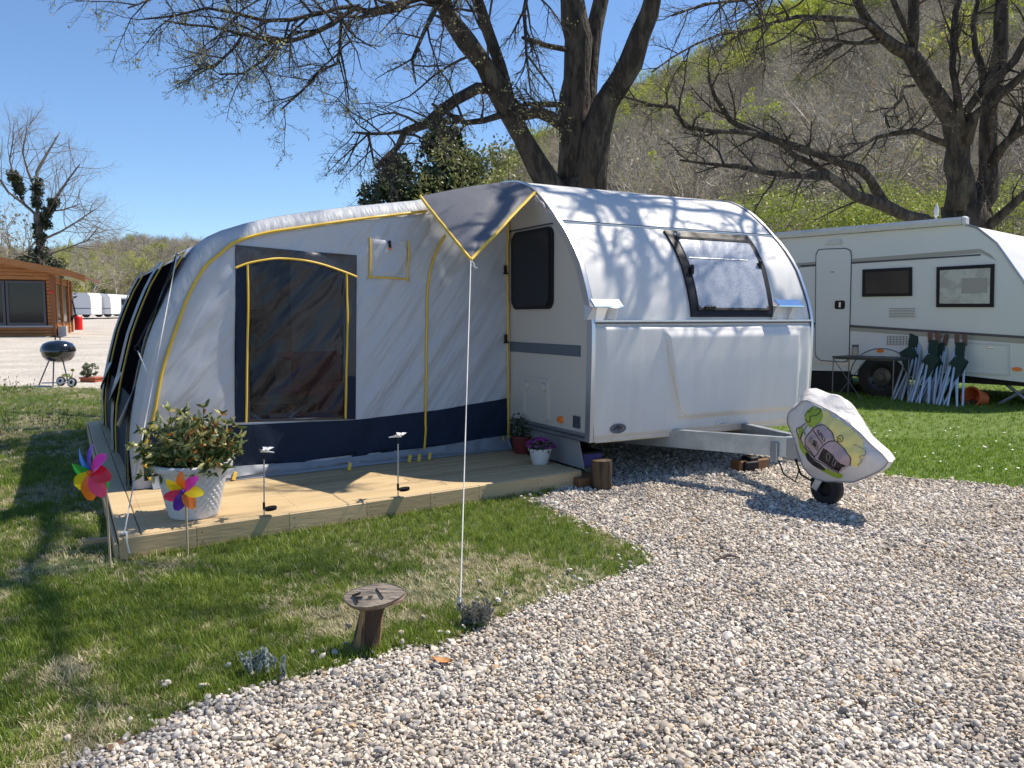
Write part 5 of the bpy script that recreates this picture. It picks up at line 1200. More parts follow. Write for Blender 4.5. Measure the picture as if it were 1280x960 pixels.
def lb_right(X, Y, Z, nf):
    r = np.hypot(X, Y); px_ = 640 + 990 * X / Y; top = np.clip((r - 118) / 24, 0, 1) * np.clip((px_ - 770) / 60, .15, 1); return .015 + .9 * top * (nf > -.25) + .04 * (nf > .15) + .06 * np.clip((36 - r) / 10, 0, 1)
woods('woodland', 'grey bare wood with bright green crowns covering the hill behind the caravans', f_right, 3000, lb_right, .6, 1.25, 8)
woods('woodland', 'brown bare wood on the low distant hill at the left', f_left, 3600, lambda X, Y, Z, nf: .03 + .08 * (nf > .1), .5, .95, 9)
def f_mid(r, n):
    az = np.radians(r.uniform(-14, 4, n)); rr_ = 45 + 60 * r.random(n); return rr_ * np.sin(az), rr_ * np.cos(az)
# separate bare trees at the left
gl = 'bare trees behind the log cabin and the parked caravans'
lf_ = [(12, 46, 1.15, 'tangled bare tree directly above the log cabin\'s roof at the picture\'s edge'), (-25, 50, 1.4, 'bare tree partly cut by the left edge behind the cabin'), (45, 52, 1.0, 'low bare tree behind the cabin\'s right roof end'), (98, 88, 1.05, 'bare tree above the white caravan nearest the cabin'), (118, 84, 1.25, 'dark-stemmed bare tree above the middle white caravan'), (150, 92, 1.2, 'bare tree above the white caravan with the dark window'), (78, 80, 1.1, 'bare tree between the cabin roof and the parked caravans'), (185, 90, 1.3, 'bare tree just left of the awning\'s far shoulder'), (215, 96, 1.3, 'bare tree half hidden by the awning\'s far shoulder')]
for i, (px, Y, s_, lb) in enumerate(lf_):
    x, y, z = gb(px, Y); t_ = thing('bare_tree', lb, 'tree', (x, y, z), rnd.uniform(0, 6), gl)
    me = pr_[1 + i % 3].data; o_ = bpy.data.objects.new('crown', me); C.objects.link(o_); o_.parent = t_; t_.scale = (s_,) * 3; o_['kind'] = 'stuff'
# ivy-clad tree
g = Grower(71)
Yi = 46
LB([(58, 425, 9), (56, 380, 10), (52, 340, 10), (50, 300, 9), (47, 265, 9)], Yi, kids=0, n=8)
for l, k in (([(48, 275, 8), (45, 240, 7), (46, 215, 6), (60, 190, 4), (75, 165, 2)], 7), ([(50, 290, 8), (58, 265, 7), (68, 250, 6), (85, 225, 4), (100, 205, 2)], 8), ([(47, 270, 6), (30, 255, 6), (20, 230, 5), (12, 200, 3), (18, 165, 2)], 8), ([(30, 255, 5), (10, 240, 4), (-10, 210, 3), (-20, 180, 2)], 6), ([(45, 240, 5), (35, 215, 4), (28, 190, 3), (34, 160, 2)], 7), ([(52, 300, 5), (75, 290, 4), (95, 278, 3), (118, 262, 2)], 8), ([(54, 320, 4), (85, 310, 3), (110, 300, 2.5), (122, 285, 2)], 8), ([(58, 265, 4), (80, 262, 3), (100, 255, 2)], 6)):
    p, r_ = PL(l, Yi, Yi + rt.uniform(-2, 2), .62, rt); g.limb(p, r_, 6, k + 5, 3.0, 0, .03, .2)
t_ = build_tree('ivy_clad_tree', 'tall bare tree with ivy-covered stems rising behind the log cabin', g, at(58, 425, Yi), mt=mat('pale_grey_bark', (.17, .15, .125), .9, var=(3, .6, (.10, .085, .07))), tw=M['palet'])
mb = MB(); r = random.Random(5)
for l in ([(48, 300), (47, 260), (46, 225)], [(52, 300), (60, 268), (68, 250)], [(30, 255), (22, 232), (16, 215)], [(50, 340), (50, 300)]):
    for k in range(24):
        t = r.random() * (len(l) - 1); i = int(t); x = l[i][0] * (1 - t + i) + l[i + 1][0] * (t - i); y = l[i][1] * (1 - t + i) + l[i + 1][1] * (t - i); clump_leaves(mb, at(x + r.uniform(-3, 3), y, Yi), .30, 45, .12, r)
obj('ivy', mb, M['ivy'], t_, auto=0, fix=False)['kind'] = 'stuff'
bush('ivy_bush', 'round dark evergreen bush behind the cabin\'s roof ridge', gb(62, 48), 3.2, 4.6, 50, 70, .14, M['ivy'], 9)

# ================================================================== SECOND CARAVAN
U2 = Vector((.665, -.747, 0)).normalized(); V2 = Vector((-U2.y, U2.x, 0))
S0 = at(1042, 400, 12.4); S0.z = 0; RZ2 = math.atan2(U2.y, U2.x); GZ2 = .11
def sp(px, py):     # point on its side wall: (u, z)
    p = loc_hit(px, py, S0, V2); d = p - S0; return (d.dot(U2), p.z - GZ2)
S0.z = GZ2
van2 = thing('caravan', 'second white caravan with beige stripes, roof awning box and side door, parked at the right', 'caravan', S0, RZ2)
M['van2'] = mat('pale_grey_white_side', (.70, .705, .69), .4, var=(1.2, .3, (.62, .63, .61), .3, .7), bump=(2, .002))
pl = [(-2.2, .40), (-2.3, .9), (-2.25, 2.35), (-2.1, sp(968, 298)[1] - .02)] + [sp(x, y) for x, y in ((1208, 281), (1222, 285), (1235, 295), (1246, 304), (1256, 318), (1270, 338), (1283, 356), (1292, 380), (1297, 420), (1298, 470), (1290, 479), (1180, 466.5))] + [sp(1013, 463)]
print('van2', [tuple(round(c, 2) for c in p) for p in pl])
WD2 = 2.3
mb = MB(); n = len(pl); tr = tessellate_polygon([[Vector((p[0], p[1], 0)) for p in pl]])
mb.add([L(u, 0, z) for u, z in pl] + [L(u, WD2, z) for u, z in pl], [tuple(t) for t in tr] + [tuple(i + n for i in t) for t in tr]); obj('side_walls', mb, M['van2'], van2, sm=False, local=True)
mb = MB(); mb.add([L(u, -.006, z) for u, z in pl] + [L(u, WD2 + .006, z) for u, z in pl], [(i, (i + 1) % n, (i + 1) % n + n, i + n) for i in range(n)]); obj('outer_shell', mb, M['white'], van2, local=True, auto=40)
mb = MB(); mb.tube([L(u, -.006, z) for u, z in pl[4:14]], .016, 6); obj('edge_rail', mb, M['alu'], van2, local=True)
s2 = lambda u, z, h: L(u, -h - .002, z)
def sq(pts, t, name, m, par=van2, h0=0.0):
    mb = MB(); mb.slab([sp(*p) for p in pts], lambda u, z, h: L(u, -h0 - h - .002, z), t); return obj(name, mb, m, par, local=True, sm=False)
# stripes
sq([(985, 330), (1225, 311), (1238, 318), (1246, 326), (1226, 316), (1000, 334.5), (990, 352), (984, 341)], .003, 'upper_stripe', M['taupe'])
sq([(1001, 331.5), (1226, 317.5), (1226, 319.5), (1001, 334)], .006, 'upper_line', M['stripe'])
sq([(1009, 405.5), (1296, 425), (1296, 431), (1009, 409.5)], .003, 'lower_stripe', M['taupe'])
sq([(1009, 402.5), (1296, 421), (1296, 424.5), (1009, 405.5)], .006, 'lower_line', M['stripe'])
sq([(1009, 452), (1078, 455), (1078, 457), (1009, 454)], .004, 'sill_line', M['alu'])
# door
dpts = [sp(*p) for p in ((1020, 318), (1023, 312), (1029, 311), (1058, 310), (1064, 313), (1065, 320), (1062, 446), (1059, 452), (1054, 453), (1026, 451), (1020, 446), (1019, 440))]
cc = (sum(p[0] for p in dpts) / 12, sum(p[1] for p in dpts) / 12)
mb = MB(); mb.slab(dpts, s2, .008); dr = obj('door', mb, M['van2'], van2, local=True, sm=False)
mb = MB(); ring(mb, dpts, [(cc[0] + (p[0] - cc[0]) * .965, cc[1] + (p[1] - cc[1]) * .985) for p in dpts], s2, .012); sub('door_frame', mb, M['stripe'], dr, local=True)
p = sp(1051, 381); mb = MB(); mb.slab(rrect(p[0] - .085, p[0] + .07, p[1] - .065, p[1] + .065, .03), s2, .024); sub('door_handle', mb, M['blackp'], dr, local=True)
mb = MB(); mb.box((p[0], -.03, p[1]), (.03, .012, .08)); sub('latch', mb, M['alu'], dr, local=True)
p = sp(1041, 340); mb = MB(); mb.box((p[0], -.012, p[1]), (.045, .008, .014)); sub('door_plate', mb, M['stripe'], dr, local=True)
p = sp(1043, 303); mb = MB(); mb.slab([(p[0] - .14, p[1] - .03), (p[0] + .14, p[1] - .03), (p[0] + .09, p[1] + .04), (p[0] - .09, p[1] + .04)], s2, .03); obj('awning_lamp', mb, M['white'], van2, local=True)
def win2(pts, inner, name, m):
    f_ = sq(pts, .026, name, M['blackp']); sq(inner, .004, 'pane', m, f_, h0=.026); return f_
win2([(1079, 337), (1140.5, 334), (1140.5, 370), (1078.5, 371)], [(1083, 341), (1137, 338), (1137, 366.5), (1083, 367)], 'window', M['glass'])
M['curt'] = mat('window_with_pale_blind', (.27, .30, .30), .08, coat=1, var=(5, .9, (.40, .44, .42), .46, .56))
w2 = win2([(1171.5, 334), (1243.5, 330), (1242.5, 384), (1171, 384)], [(1176, 338), (1239, 335), (1238, 379.5), (1175.5, 379.5)], 'window', M['curt'])
for x in (1215,): sq([(x - 12, 348), (1235, 347), (1235, 366), (x - 12, 367)], .002, 'blind_patch', mat('blind_panel', (.20, .225, .23), .1, coat=1), w2, h0=.031)  # darker panel set on the pale blind
for (x0, x1, y0, y1) in ((1110, 1146.5, 384.5, 397), (1107.5, 1140, 419.5, 431.5)):
    a_, b_ = sp(x0, y1), sp(x1, y0); mb = MB(); mb.slab([(a_[0], a_[1]), (b_[0], a_[1]), (b_[0], b_[1]), (a_[0], b_[1])], s2, .008); v_ = obj('fridge_vent', mb, M['van2'], van2, local=True, sm=False)
    mb = MB()
    for k in range(6): mb.box(((a_[0] + b_[0]) / 2, -.014, a_[1] + (b_[1] - a_[1]) * (k + .5) / 6), (b_[0] - a_[0] - .04, .008, .006))
    if y0 > 400:
        for k in range(8): mb.box((a_[0] + (b_[0] - a_[0]) * (k + .5) / 8, -.014, (a_[1] + b_[1]) / 2), (.004, .006, b_[1] - a_[1] - .02))
    v2_ = sub('louvre_lines', mb, M['greyp'], v_, local=True); v2_['kind'] = 'stuff'
hp = [sp(*p) for p in ((1200, 427), (1262, 431), (1262, 470), (1200, 466))]; hcx = (sum(p[0] for p in hp) / 4, sum(p[1] for p in hp) / 4)
mb = MB(); mb.slab([(hcx[0] + (p[0] - hcx[0]) * .94, hcx[1] + (p[1] - hcx[1]) * .92) for p in hp], s2, .008); hh = obj('locker_hatch', mb, M['van2'], van2, local=True, sm=False)
mb = MB(); ring(mb, hp, [(hcx[0] + (p[0] - hcx[0]) * .945, hcx[1] + (p[1] - hcx[1]) * .93) for p in hp], s2, .016); sub('hatch_frame', mb, M['white'], hh, local=True)
p = sp(1239, 434); mb = MB(); mb.box((p[0], -.02, p[1]), (.07, .02, .03), bev=.005); sub('hatch_handle', mb, M['alu'], hh, local=True)
for x, y in ((1102, 438.5), (1271.5, 461.5)):
    p = sp(x, y); mb = MB(); mb.slab([(p[0] + .058 * math.cos(k * .52), p[1] + .027 * math.sin(k * .52)) for k in range(12)], s2, .05 if x < 1200 else .02); obj('marker_light', mb, M['orange'], van2, local=True)
# wheel, arch
wp = sp(1103, 471); wr2 = wp[1]
mb = MB(); A1 = [(wp[0] + .46 * math.cos(k * math.pi / 20), wp[1] + .02 + .40 * math.sin(k * math.pi / 20)) for k in range(21)]; A2 = [(wp[0] + .36 * math.cos(k * math.pi / 20), wp[1] + .01 + .30 * math.sin(k * math.pi / 20)) for k in range(21)]
pp = A1 + A2[::-1]; mb.slab(pp, s2, .045); obj('wheel_arch', mb, M['van2'], van2, local=True)
mb = MB(); mb.tube([L(u, -.05, z) for u, z in A1], .008, 5); obj('arch_edge', mb, M['greyp'], van2, local=True)
mb = MB(); mb.slab([(p[0], p[1]) for p in A2] , s2, .012); obj('arch_opening', mb, M['black'], van2, local=True)
Mx = Matrix.Rotation(R(90), 4, 'X')
mb = MB(); mb.lathe([(.20, -.09), (.29, -.09), (wr2, -.06), (wr2, .06), (.29, .09), (.2, .09)], (wp[0], .045, wp[1]), 28, Mx, cap=False); wl = obj('wheel', mb, M['rubber'], van2, local=True)
mb = MB(); mb.lathe([(.205, .09), (.19, .06), (.14, .03), (.13, .06), (.06, .075), (.05, .095), (0, .095)], (wp[0], .045, wp[1]), 26, Mx, cap=False); sub('rim', mb, mat('grey_steel_rim', (.10, .105, .11), .4, metal=.6), wl, local=True)
mb = MB()
for k in range(10): mb.box((wp[0] + .165 * math.cos(k * .628), -.006, wp[1] + .165 * math.sin(k * .628)), (.03, .006, .03), bev=.002)
x_ = sub('rim_holes', mb, M['black'], wl, local=True); x_['kind'] = 'stuff'
mb = MB(); mb.lathe([(.20, -.09), (.29, -.09), (wr2, -.06), (wr2, .06), (.29, .09), (.2, .09)], (wp[0], WD2 - .15, wp[1]), 20, Mx); obj('wheel', mb, M['rubber'], van2, local=True)
mb = MB(); mb.box((.8, 1.1, .36), (6.2, 1.9, .08)); obj('chassis', mb, M['black'], van2, local=True)
mb = MB(); mb.box((-.9, .05, .22), (2.4, .04, .42)); obj('skirt_board', mb, M['black'], van2, local=True)
for x in (1266,):
    p = sp(x, 488)
    for s_ in (-1, 1): mb = MB(); mb.tube([L(p[0] - .25 * s_, .25, .40), L(p[0] + .25 * s_, .20, .03)], .022, 6); obj('corner_steady', mb, M['galv'], van2, local=True)
def v2loc(p): d = p - S0; return L(d.dot(U2), d.dot(V2), p.z - GZ2)
# awning box on the roof edge
a_, b_ = sp(967, 296.5), sp(1205, 277.5); mb = MB()
vs = []
for p in (a_, b_):
    for dy, dz in ((-.09, -.035), (-.11, .02), (-.08, .065), (.04, .065), (.06, -.035)): vs.append(L(p[0], dy, p[1] + dz))
mb.add(vs, [(0, 1, 2, 3, 4), (9, 8, 7, 6, 5)] + [(i, (i + 1) % 5, 5 + (i + 1) % 5, 5 + i) for i in range(5)]); ab_ = obj('awning_box', mb, M['white'], van2, local=True, sm=False)
mb = MB(); mb.box((b_[0] + .02, -.02, b_[1] + .012), (.06, .16, .12), bev=.02); sub('end_cap', mb, M['white'], ab_, local=True)
mb = MB(); p = v2loc(loc_hit(1170, 274, S0 + V2 * 1.0, V2)); mb.tube([L(p.x, 1.0, 2.4), L(p.x, 1.0, p.z + .1)], .014, 6); mb.lathe([(.0, 0), (.035, .02), (.035, .12), (.012, .2), (0, .21)], L(p.x, 1.0, p.z + .03), 10); obj('roof_antenna', mb, M['white'], van2, local=True)

# ---- things beside the second caravan
def g2(px, py):    # on the lawn in front of it
    p = hitz(px, py, .1); 
    for _ in range(4): p = hitz(px, py, gzf(p.x, p.y) + .01)
    return p
t0 = g2(1085, 502); tb_ = g2(1045, 500)
fl = thing('folding_table', 'dark folding camping table with thin crossed legs beside the caravan wheel', 'table', S0 + U2 * 0 + Vector((0, 0, 0)), RZ2)
def v2loc(p): d = p - S0; return L(d.dot(U2), d.dot(V2), p.z - GZ2)
q0, q1 = v2loc(loc_hit(1041, 446, S0 - V2 * .75, V2)), v2loc(loc_hit(1120, 449, S0 - V2 * .75, V2)); H_ = q0.z
mb = MB(); mb.box(((q0.x + q1.x) / 2, -.52, H_), (q1.x - q0.x, .52, .022), bev=.004); mb.box(((q0.x + q1.x) / 2, -.52, H_ - .02), (q1.x - q0.x - .05, .46, .02)); obj('table_top', mb, mat('dark_table_top', (.05, .05, .055), .5), fl, local=True)
for x in (q0.x + .02, q1.x - .02):
    for y in (-.77, -.28): mb = MB(); mb.tube([L(x, y, H_ - .01), L(x, y, -.06)], .008, 6); obj('leg', mb, mat('grey_table_leg', (.16, .165, .17), .4, metal=.4), fl, local=True)
for s_ in (0, 1):
    mb = MB(); xs_ = (q0.x + .02, (q0.x + q1.x) / 2 + .05)[:: (1 if s_ else -1)]; mb.tube([L(xs_[0], -.77, H_ - .02), L(xs_[1], -.77, .0)], .006, 5); obj('brace', mb, M['greyp'], fl, local=True)
jp = v2loc(loc_hit(1069, 437, S0 - V2 * .5, V2))
jr = thing('glass_jar', 'small glass jar with a dark lid on the folding table', 'jar', S0 + U2 * jp.x - V2 * .5 + Vector((0, 0, H_ + .011)), RZ2)
mb = MB(); mb.lathe([(0, 0), (.05, .004), (.052, .11), (.042, .135), (0, .135)], (0, 0, 0), 16); obj('jar_body', mb, mat('brownish_jar_glass', (.30, .25, .18), .1, spec=.7), jr, local=True)
mb = MB(); mb.lathe([(0, .135), (.046, .135), (.046, .165), (0, .166)], (0, 0, 0), 16); obj('lid', mb, M['stripe'], jr, local=True)
# folded chairs leaning against the side
M['tubeb'] = mat('pale_blue_grey_tube', (.50, .58, .68), .35, metal=.35); M['greenc'] = mat('dark_green_canvas', (.018, .042, .035), .85, bump=(12, .01)); M['brown'] = mat('brown_armrest', (.16, .075, .05), .6)
def chair():
    t_ = thing('folding_chair', '', 'chair', (0, 0, 0), 0, 'folded camping chairs leaning against the second caravan')
    def tb(p, q, r_=.015, m=M['tubeb'], nm='leg'): mb = MB(); mb.tube([L(*p), L(*q)], r_, 7); obj(nm, mb, m, t_, local=True)
    tb((-.17, -.10, .0), (.05, .10, .62)); tb((-.06, -.14, .0), (.08, .12, .80)); tb((.02, -.10, .0), (-.04, .10, .58)); tb((.09, -.13, .0), (.12, .14, .86)); tb((.15, -.06, .02), (.02, .10, .60)); tb((-.13, -.02, .02), (.06, .12, .75)); tb((-.21, -.04, .02), (-.04, .12, .66)); tb((.04, -.16, .0), (.10, .10, .78), .013); tb((.11, -.02, .02), (.0, .12, .9), .012)
    for x in (-.02, .085):
        mb = MB(); mb.box((x + .03, .12, .95), (.06, .03, .16), Matrix.Rotation(R(12), 4, 'Y'), bev=.008); obj('armrest', mb, M['brown'], t_, local=True)
    mb = MB(); pts = [(-.12, .66), (-.02, .72), (.06, .70), (.11, .60), (.05, .40), (-.01, .34), (-.06, .46)]
    v, f = fill(pts, .05); nf_ = len(v)
    mb.add([L(p[0], .02 + .03 * noise.noise(Vector((p[0] * 14, p[1] * 10, 0))), p[1]) for p in v] + [L(p[0], .07, p[1]) for p in v], [tuple(i) for i in f] + [tuple(k + nf_ for k in i) for i in f]); obj('seat_cloth', mb, M['greenc'], t_, local=True)
    mb = MB(); mb.box((.035, .10, .80), (.12, .04, .22), Matrix.Rotation(R(6), 4, 'Y'), bev=.01); obj('back_cloth', mb, M['greenc'], t_, local=True)
    return t_
proto = chair()
for i, (px, py, rz, lb, sc) in enumerate([(1137, 504, .10, 'folded green chair nearest the caravan wheel, tallest brown armrest', 1.12), (1150, 507, -.15, 'second folded green chair from the wheel, partly over the first', 1.02), (1166, 507, .12, 'third folded green chair from the wheel, before the lower vent', .98), (1184, 510, -.08, 'folded green chair nearest the orange bucket', 1.0)]):
    p = g2(px, py); sr = (R(-9), R((-6, 4, -3, 5)[i]), RZ2 + rz)
    if i == 0: proto.location = p; proto.rotation_euler = sr; proto.scale = (sc,) * 3; proto['label'] = lb
    else:
        d_ = dup(proto, p, 0, lb, sc, sr)
        if i in (1, 3): d_.scale = (-sc, sc, sc)
p = g2(1217, 509); bk = thing('orange_bucket', 'orange plastic bucket lying on its side with dark things inside', 'bucket', p, RZ2)
Mt = Matrix.Rotation(R(-18), 4, 'Z') @ Matrix.Rotation(R(80), 4, 'X')
mb = MB(); mb.lathe([(.0, -.17), (.10, -.17), (.138, .06), (.15, .06), (.15, .072), (.13, .072), (.092, -.158), (0, -.158)], (0, 0, .13), 28, Mt, cap=False); obj('bucket_body', mb, mat('orange_plastic', (.72, .15, .045), .45), bk, local=True)
mb = MB()
for k in range(7): mb.lathe([(0, -.03), (.035, -.01), (.03, .03), (0, .04)], (rnd.uniform(-.07, .07), rnd.uniform(-.1, .08), .045 + rnd.uniform(0, .03)), 7)
x_ = obj('bucket_contents', mb, M['block'], bk, local=True); x_['kind'] = 'stuff'

# ================================================================== SMALL THINGS ON AND BY THE DECK
def deckpt(px, py): p = hitz(px, py, ZD); p.z = ZD + .002; return p
# big planter
pp_ = deckpt(243, 644); pot = thing('plant_pot', 'large white plastic pot with a woven relief pattern on the deck corner', 'pot', pp_, R(-10))
M['potw'] = mat('white_pot_plastic', (.66, .655, .65), .5, bump=(30, .001))
prof = [(.0, 0), (.138, 0), (.145, .012), (.203, .285), (.225, .29), (.232, .300), (.232, .322), (.222, .330), (.205, .330), (.195, .30), (0, .27)]
def potr(z, a):
    r_ = float(np.interp(z, [0, .012, .285], [.138, .145, .203])); k = smooth((z - .03) / .03) * smooth((.262 - z) / .02) * smooth(math.cos(a - R(-75)) * 3 + .2 if True else 1)
    w_ = math.sin(a * 26 + (math.pi if int(z / .022) % 2 else 0)); return r_ + .0045 * float(k) * w_
mb = MB(); na_ = 130; zz_ = list(np.linspace(.0, .285, 54))
vs = [Vector((potr(z, 2 * math.pi * k / na_) * math.cos(2 * math.pi * k / na_), potr(z, 2 * math.pi * k / na_) * math.sin(2 * math.pi * k / na_), z)) for z in zz_ for k in range(na_)]
mb.add(vs, [(i * na_ + k, i * na_ + (k + 1) % na_, (i + 1) * na_ + (k + 1) % na_, (i + 1) * na_ + k) for i in range(53) for k in range(na_)] + [tuple(range(na_))])
obj('pot_body', mb, M['potw'], pot, local=True, auto=50)
mb = MB(); mb.lathe(prof[3:], (0, 0, 0), 48, cap=False); obj('rim', mb, M['potw'], pot, local=True)
mb = MB(); mb.lathe([(0, .285), (.198, .285)], (0, 0, 0), 24, cap=False); obj('soil', mb, mat('potting_soil', (.03, .02, .012), .95, bump=(60, .01)), pot, local=True)
pl_ = thing('potted_shrub', 'bushy variegated shrub with yellow-edged and orange leaves in the big white pot', 'plant', pp_ + Vector((0, 0, .29)), 0)
r = random.Random(12); st = MB(); lfs = [MB(), MB(), MB()]
def leaf(mb, p, d, ln, wd, r):
    d = d.normalized(); s_ = d.cross(wig(r, 1)); s_ = s_.normalized() if s_.length > .01 else Vector((1, 0, 0)); n_ = s_.cross(d); b_ = r.uniform(-.3, .5)
    P = [p, p + d * ln * .35 + s_ * wd + n_ * .01, p + d * ln * .75 + s_ * wd * .7 - n_ * ln * .1 * b_, p + d * ln - n_ * ln * .25 * b_, p + d * ln * .75 - s_ * wd * .7 - n_ * ln * .1 * b_, p + d * ln * .35 - s_ * wd + n_ * .01, p + d * ln * .5 - n_ * .004]
    mb.add(P, [(0, 1, 6), (1, 2, 6), (2, 3, 6), (3, 4, 6), (4, 5, 6), (5, 0, 6)])
for k in range(120):
    a = r.uniform(0, 6.28); el = r.uniform(.05, 1.45); ln = r.uniform(.17, .33) * (1.12 if el > .8 else .78); d = Vector((math.cos(a) * math.cos(el), math.sin(a) * math.cos(el), math.sin(el) * .95)); b0_ = pp_ + Vector((r.uniform(-.11, .11), r.uniform(-.11, .11), .29))
    pts = path(r, b0_, d, ln, 5, .18, -.03); st.tube(pts, [.004, .0035, .003, .003, .002, .0015], 4, cap=False)
    for q in pts[2:]:
        for _ in range(5):
            dd = (d * .5 + wig(r, 1) + Vector((0, 0, -.15))).normalized(); c_ = 0 if r.random() < .36 else (1 if r.random() < (.72 if q.x > pp_.x else .93) else 2)
            if q.z < pp_.z + .42 and r.random() < .6: c_ = 0
            leaf(lfs[c_], q, dd, r.uniform(.045, .075), r.uniform(.009, .014), r)
obj('stems', st, M['twig'], pl_, auto=0)['kind'] = 'stuff'
for mb_, m_, nm in ((lfs[0], mat('dark_green_leaf', (.075, .12, .03), .4, trans=.25, var=(12, .7, (.14, .18, .05))), 'dark_leaves'), (lfs[1], mat('cream_edged_leaf', (.60, .56, .24), .4, trans=.3, var=(14, .6, (.26, .31, .08))), 'cream_leaves'), (lfs[2], mat('orange_leaf', (.42, .16, .035), .4, trans=.3), 'orange_leaves')):
    obj(nm, mb_, m_, pl_, auto=0, fix=False)['kind'] = 'stuff'
# small pots by the caravan side
p = deckpt(675, 580); wpot = thing('plant_pot', 'small white pot with a rounded rim beside the caravan skirt', 'pot', p, 0)
mb = MB(); mb.lathe([(0, 0), (.060, 0), (.067, .012), (.090, .115), (.099, .118), (.099, .132), (.088, .132), (.082, .11), (0, .10)], (0, 0, 0), 30, cap=False); obj('pot_body', mb, M['potw'], wpot, local=True)
def flowers(name, label, base, w_, h, nfl, mflo, mlf, seed):
    r = random.Random(seed); t_ = thing(name, label, 'plant', base, 0); lv = MB(); fl_ = MB()
    for k in range(150): 
        d = Vector((r.gauss(0, .5), r.gauss(0, .5), abs(r.gauss(0, .6)))).normalized() * r.uniform(.3, 1); q = Vector(base) + Vector((d.x * w_, d.y * w_, d.z * h)); leaf(lv, q, wig(r, 1), r.uniform(.025, .045), .010, r)
    for k in range(nfl):
        a = r.uniform(0, 6.28); e = r.uniform(.2, 1.5); q = Vector(base) + Vector((math.cos(a) * math.cos(e) * w_, math.sin(a) * math.cos(e) * w_, math.sin(e) * h))
        for j in range(5): leaf(fl_, q, Vector((math.cos(j * 1.256), math.sin(j * 1.256), .5)) + wig(r, .3), .020, .009, r)
    obj('leaves', lv, mlf, t_, auto=0, fix=False)['kind'] = 'stuff'
    if nfl: obj('flowers', fl_, mflo, t_, auto=0, fix=False)['kind'] = 'stuff'
flowers('flowering_plant', 'purple and magenta flowers in the small white pot', p + Vector((0, 0, .115)), .125, .095, 60, mat('purple_petal', (.38, .06, .30), .5, var=(60, .8, (.22, .03, .26))), mat('plant_leaf', (.04, .075, .025), .5), 3)
p = deckpt(655, 566) + AX * -.02; rp_ = thing('plant_pot', 'dark red pot at the foot of the caravan side, behind the white pot', 'pot', p, 0)
mb = MB(); mb.lathe([(0, 0), (.070, 0), (.095, .14), (.10, .14), (.10, .155), (.088, .155), (0, .12)], (0, 0, 0), 26, cap=False); obj('pot_body', mb, mat('dark_red_pot', (.16, .02, .018), .5), rp_, local=True)
flowers('leafy_plant', 'dark green leafy plant in the dark red pot', p + Vector((0, 0, .14)), .15, .22, 0, None, mat('dark_plant_leaf', (.035, .06, .022), .5), 8)

# pinwheels
def colour(n_, c): return mat(n_ + '_foil', c, .35, trans=.25)
PC = {k: colour(k, c) for k, c in dict(pink=(.90, .07, .48), purple=(.12, .03, .42), blue=(.03, .16, .75), green=(.02, .42, .06), yellow=(.90, .68, .02), orange=(.92, .22, .02), red=(.72, .03, .05), rose=(.88, .06, .16)).items()}
def pinwheel(name, label, gp_, top, sticktop, nrmv, rad, cols, ang0, m_stick, holder):
    t_ = thing(name, label, 'pinwheel', gp_, 0)
    mb = MB(); mb.tube([gp_ - Vector((0, 0, .03)), sticktop], .0065, 8); obj('stick', mb, m_stick, t_)
    n_ = nrmv.normalized(); u_ = n_.cross(Vector((0, 0, 1))).normalized(); v_ = u_.cross(n_).normalized(); N = len(cols)
    for k, cn in enumerate(cols):
        a0 = ang0 + 2 * math.pi * k / N; mb = MB(); P = []
        rows = 7
        for i in range(rows):
            t = i / (rows - 1); rr_ = rad * (.06 + .94 * t); wd = rad * .56 * math.sin(math.pi * min(t * .80 + .12, 1)) ** .8
            for j in range(5):
                s_ = j / 4 - .5; an_ = a0 + .22 * t; c_ = top + u_ * (rr_ * math.cos(an_) - s_ * 2 * wd * .5 * math.sin(an_)) + v_ * (rr_ * math.sin(an_) + s_ * 2 * wd * .5 * math.cos(an_)); P.append(c_ + n_ * (.26 * rad * (s_ + .5) ** 1.5 * math.sin(math.pi * (.15 + .75 * t)) + .006))
        mb.add(P, [(i * 5 + j, i * 5 + j + 1, (i + 1) * 5 + j + 1, (i + 1) * 5 + j) for i in range(rows - 1) for j in range(4)]); o_ = obj('petal', mb, PC[cn], t_, auto=0); o_['label'] = cn + ' petal'
    mb = MB(); mb.lathe([(0, -.02), (.012, -.02), (.014, .015), (.008, .024), (0, .025)], top + n_ * .01, 14, n_.to_track_quat('Z', 'Y').to_matrix().to_4x4()); obj('hub', mb, PC[holder], t_)
    return t_
M['stick'] = mat('pale_wooden_stick', (.50, .38, .24), .6, var=(8, .5, (.38, .27, .16)))
Y1 = 4.18; g1 = at(138, 702, Y1); g1.z = 0; tp = at(117, 590, Y1 - .12); stp = at(132, 604, Y1)
t_ = pinwheel('pinwheel', 'rainbow pinwheel turned sideways on a green holder at the deck\'s left corner', g1, tp, stp, Vector((-.44, -.90, .02)), .148, ['green', 'blue', 'purple', 'pink', 'red', 'rose', 'orange', 'yellow'], -.1, M['stick'], 'orange')
mb = MB(); mb.tube([stp + Vector((0, 0, -.02)), stp + Vector((.0, 0, .055))], .016, 10); mb.tube([stp + Vector((0, 0, .05)), tp], .010, 8); obj('holder', mb, PC['green'], t_)
Y2 = 4.28; g2_ = hitz(235, 698, 0); c2 = at(230, 614, g2_.y); pinwheel('pinwheel', 'six-petal pinwheel facing the camera on a stick in front of the white pot', g2_, c2, at(232, 620, g2_.y + .01), Vector((.02, -1, .12)), .112, ['yellow', 'orange', 'pink', 'yellow', 'orange', 'purple', 'rose'], .35, M['stick'], 'purple')
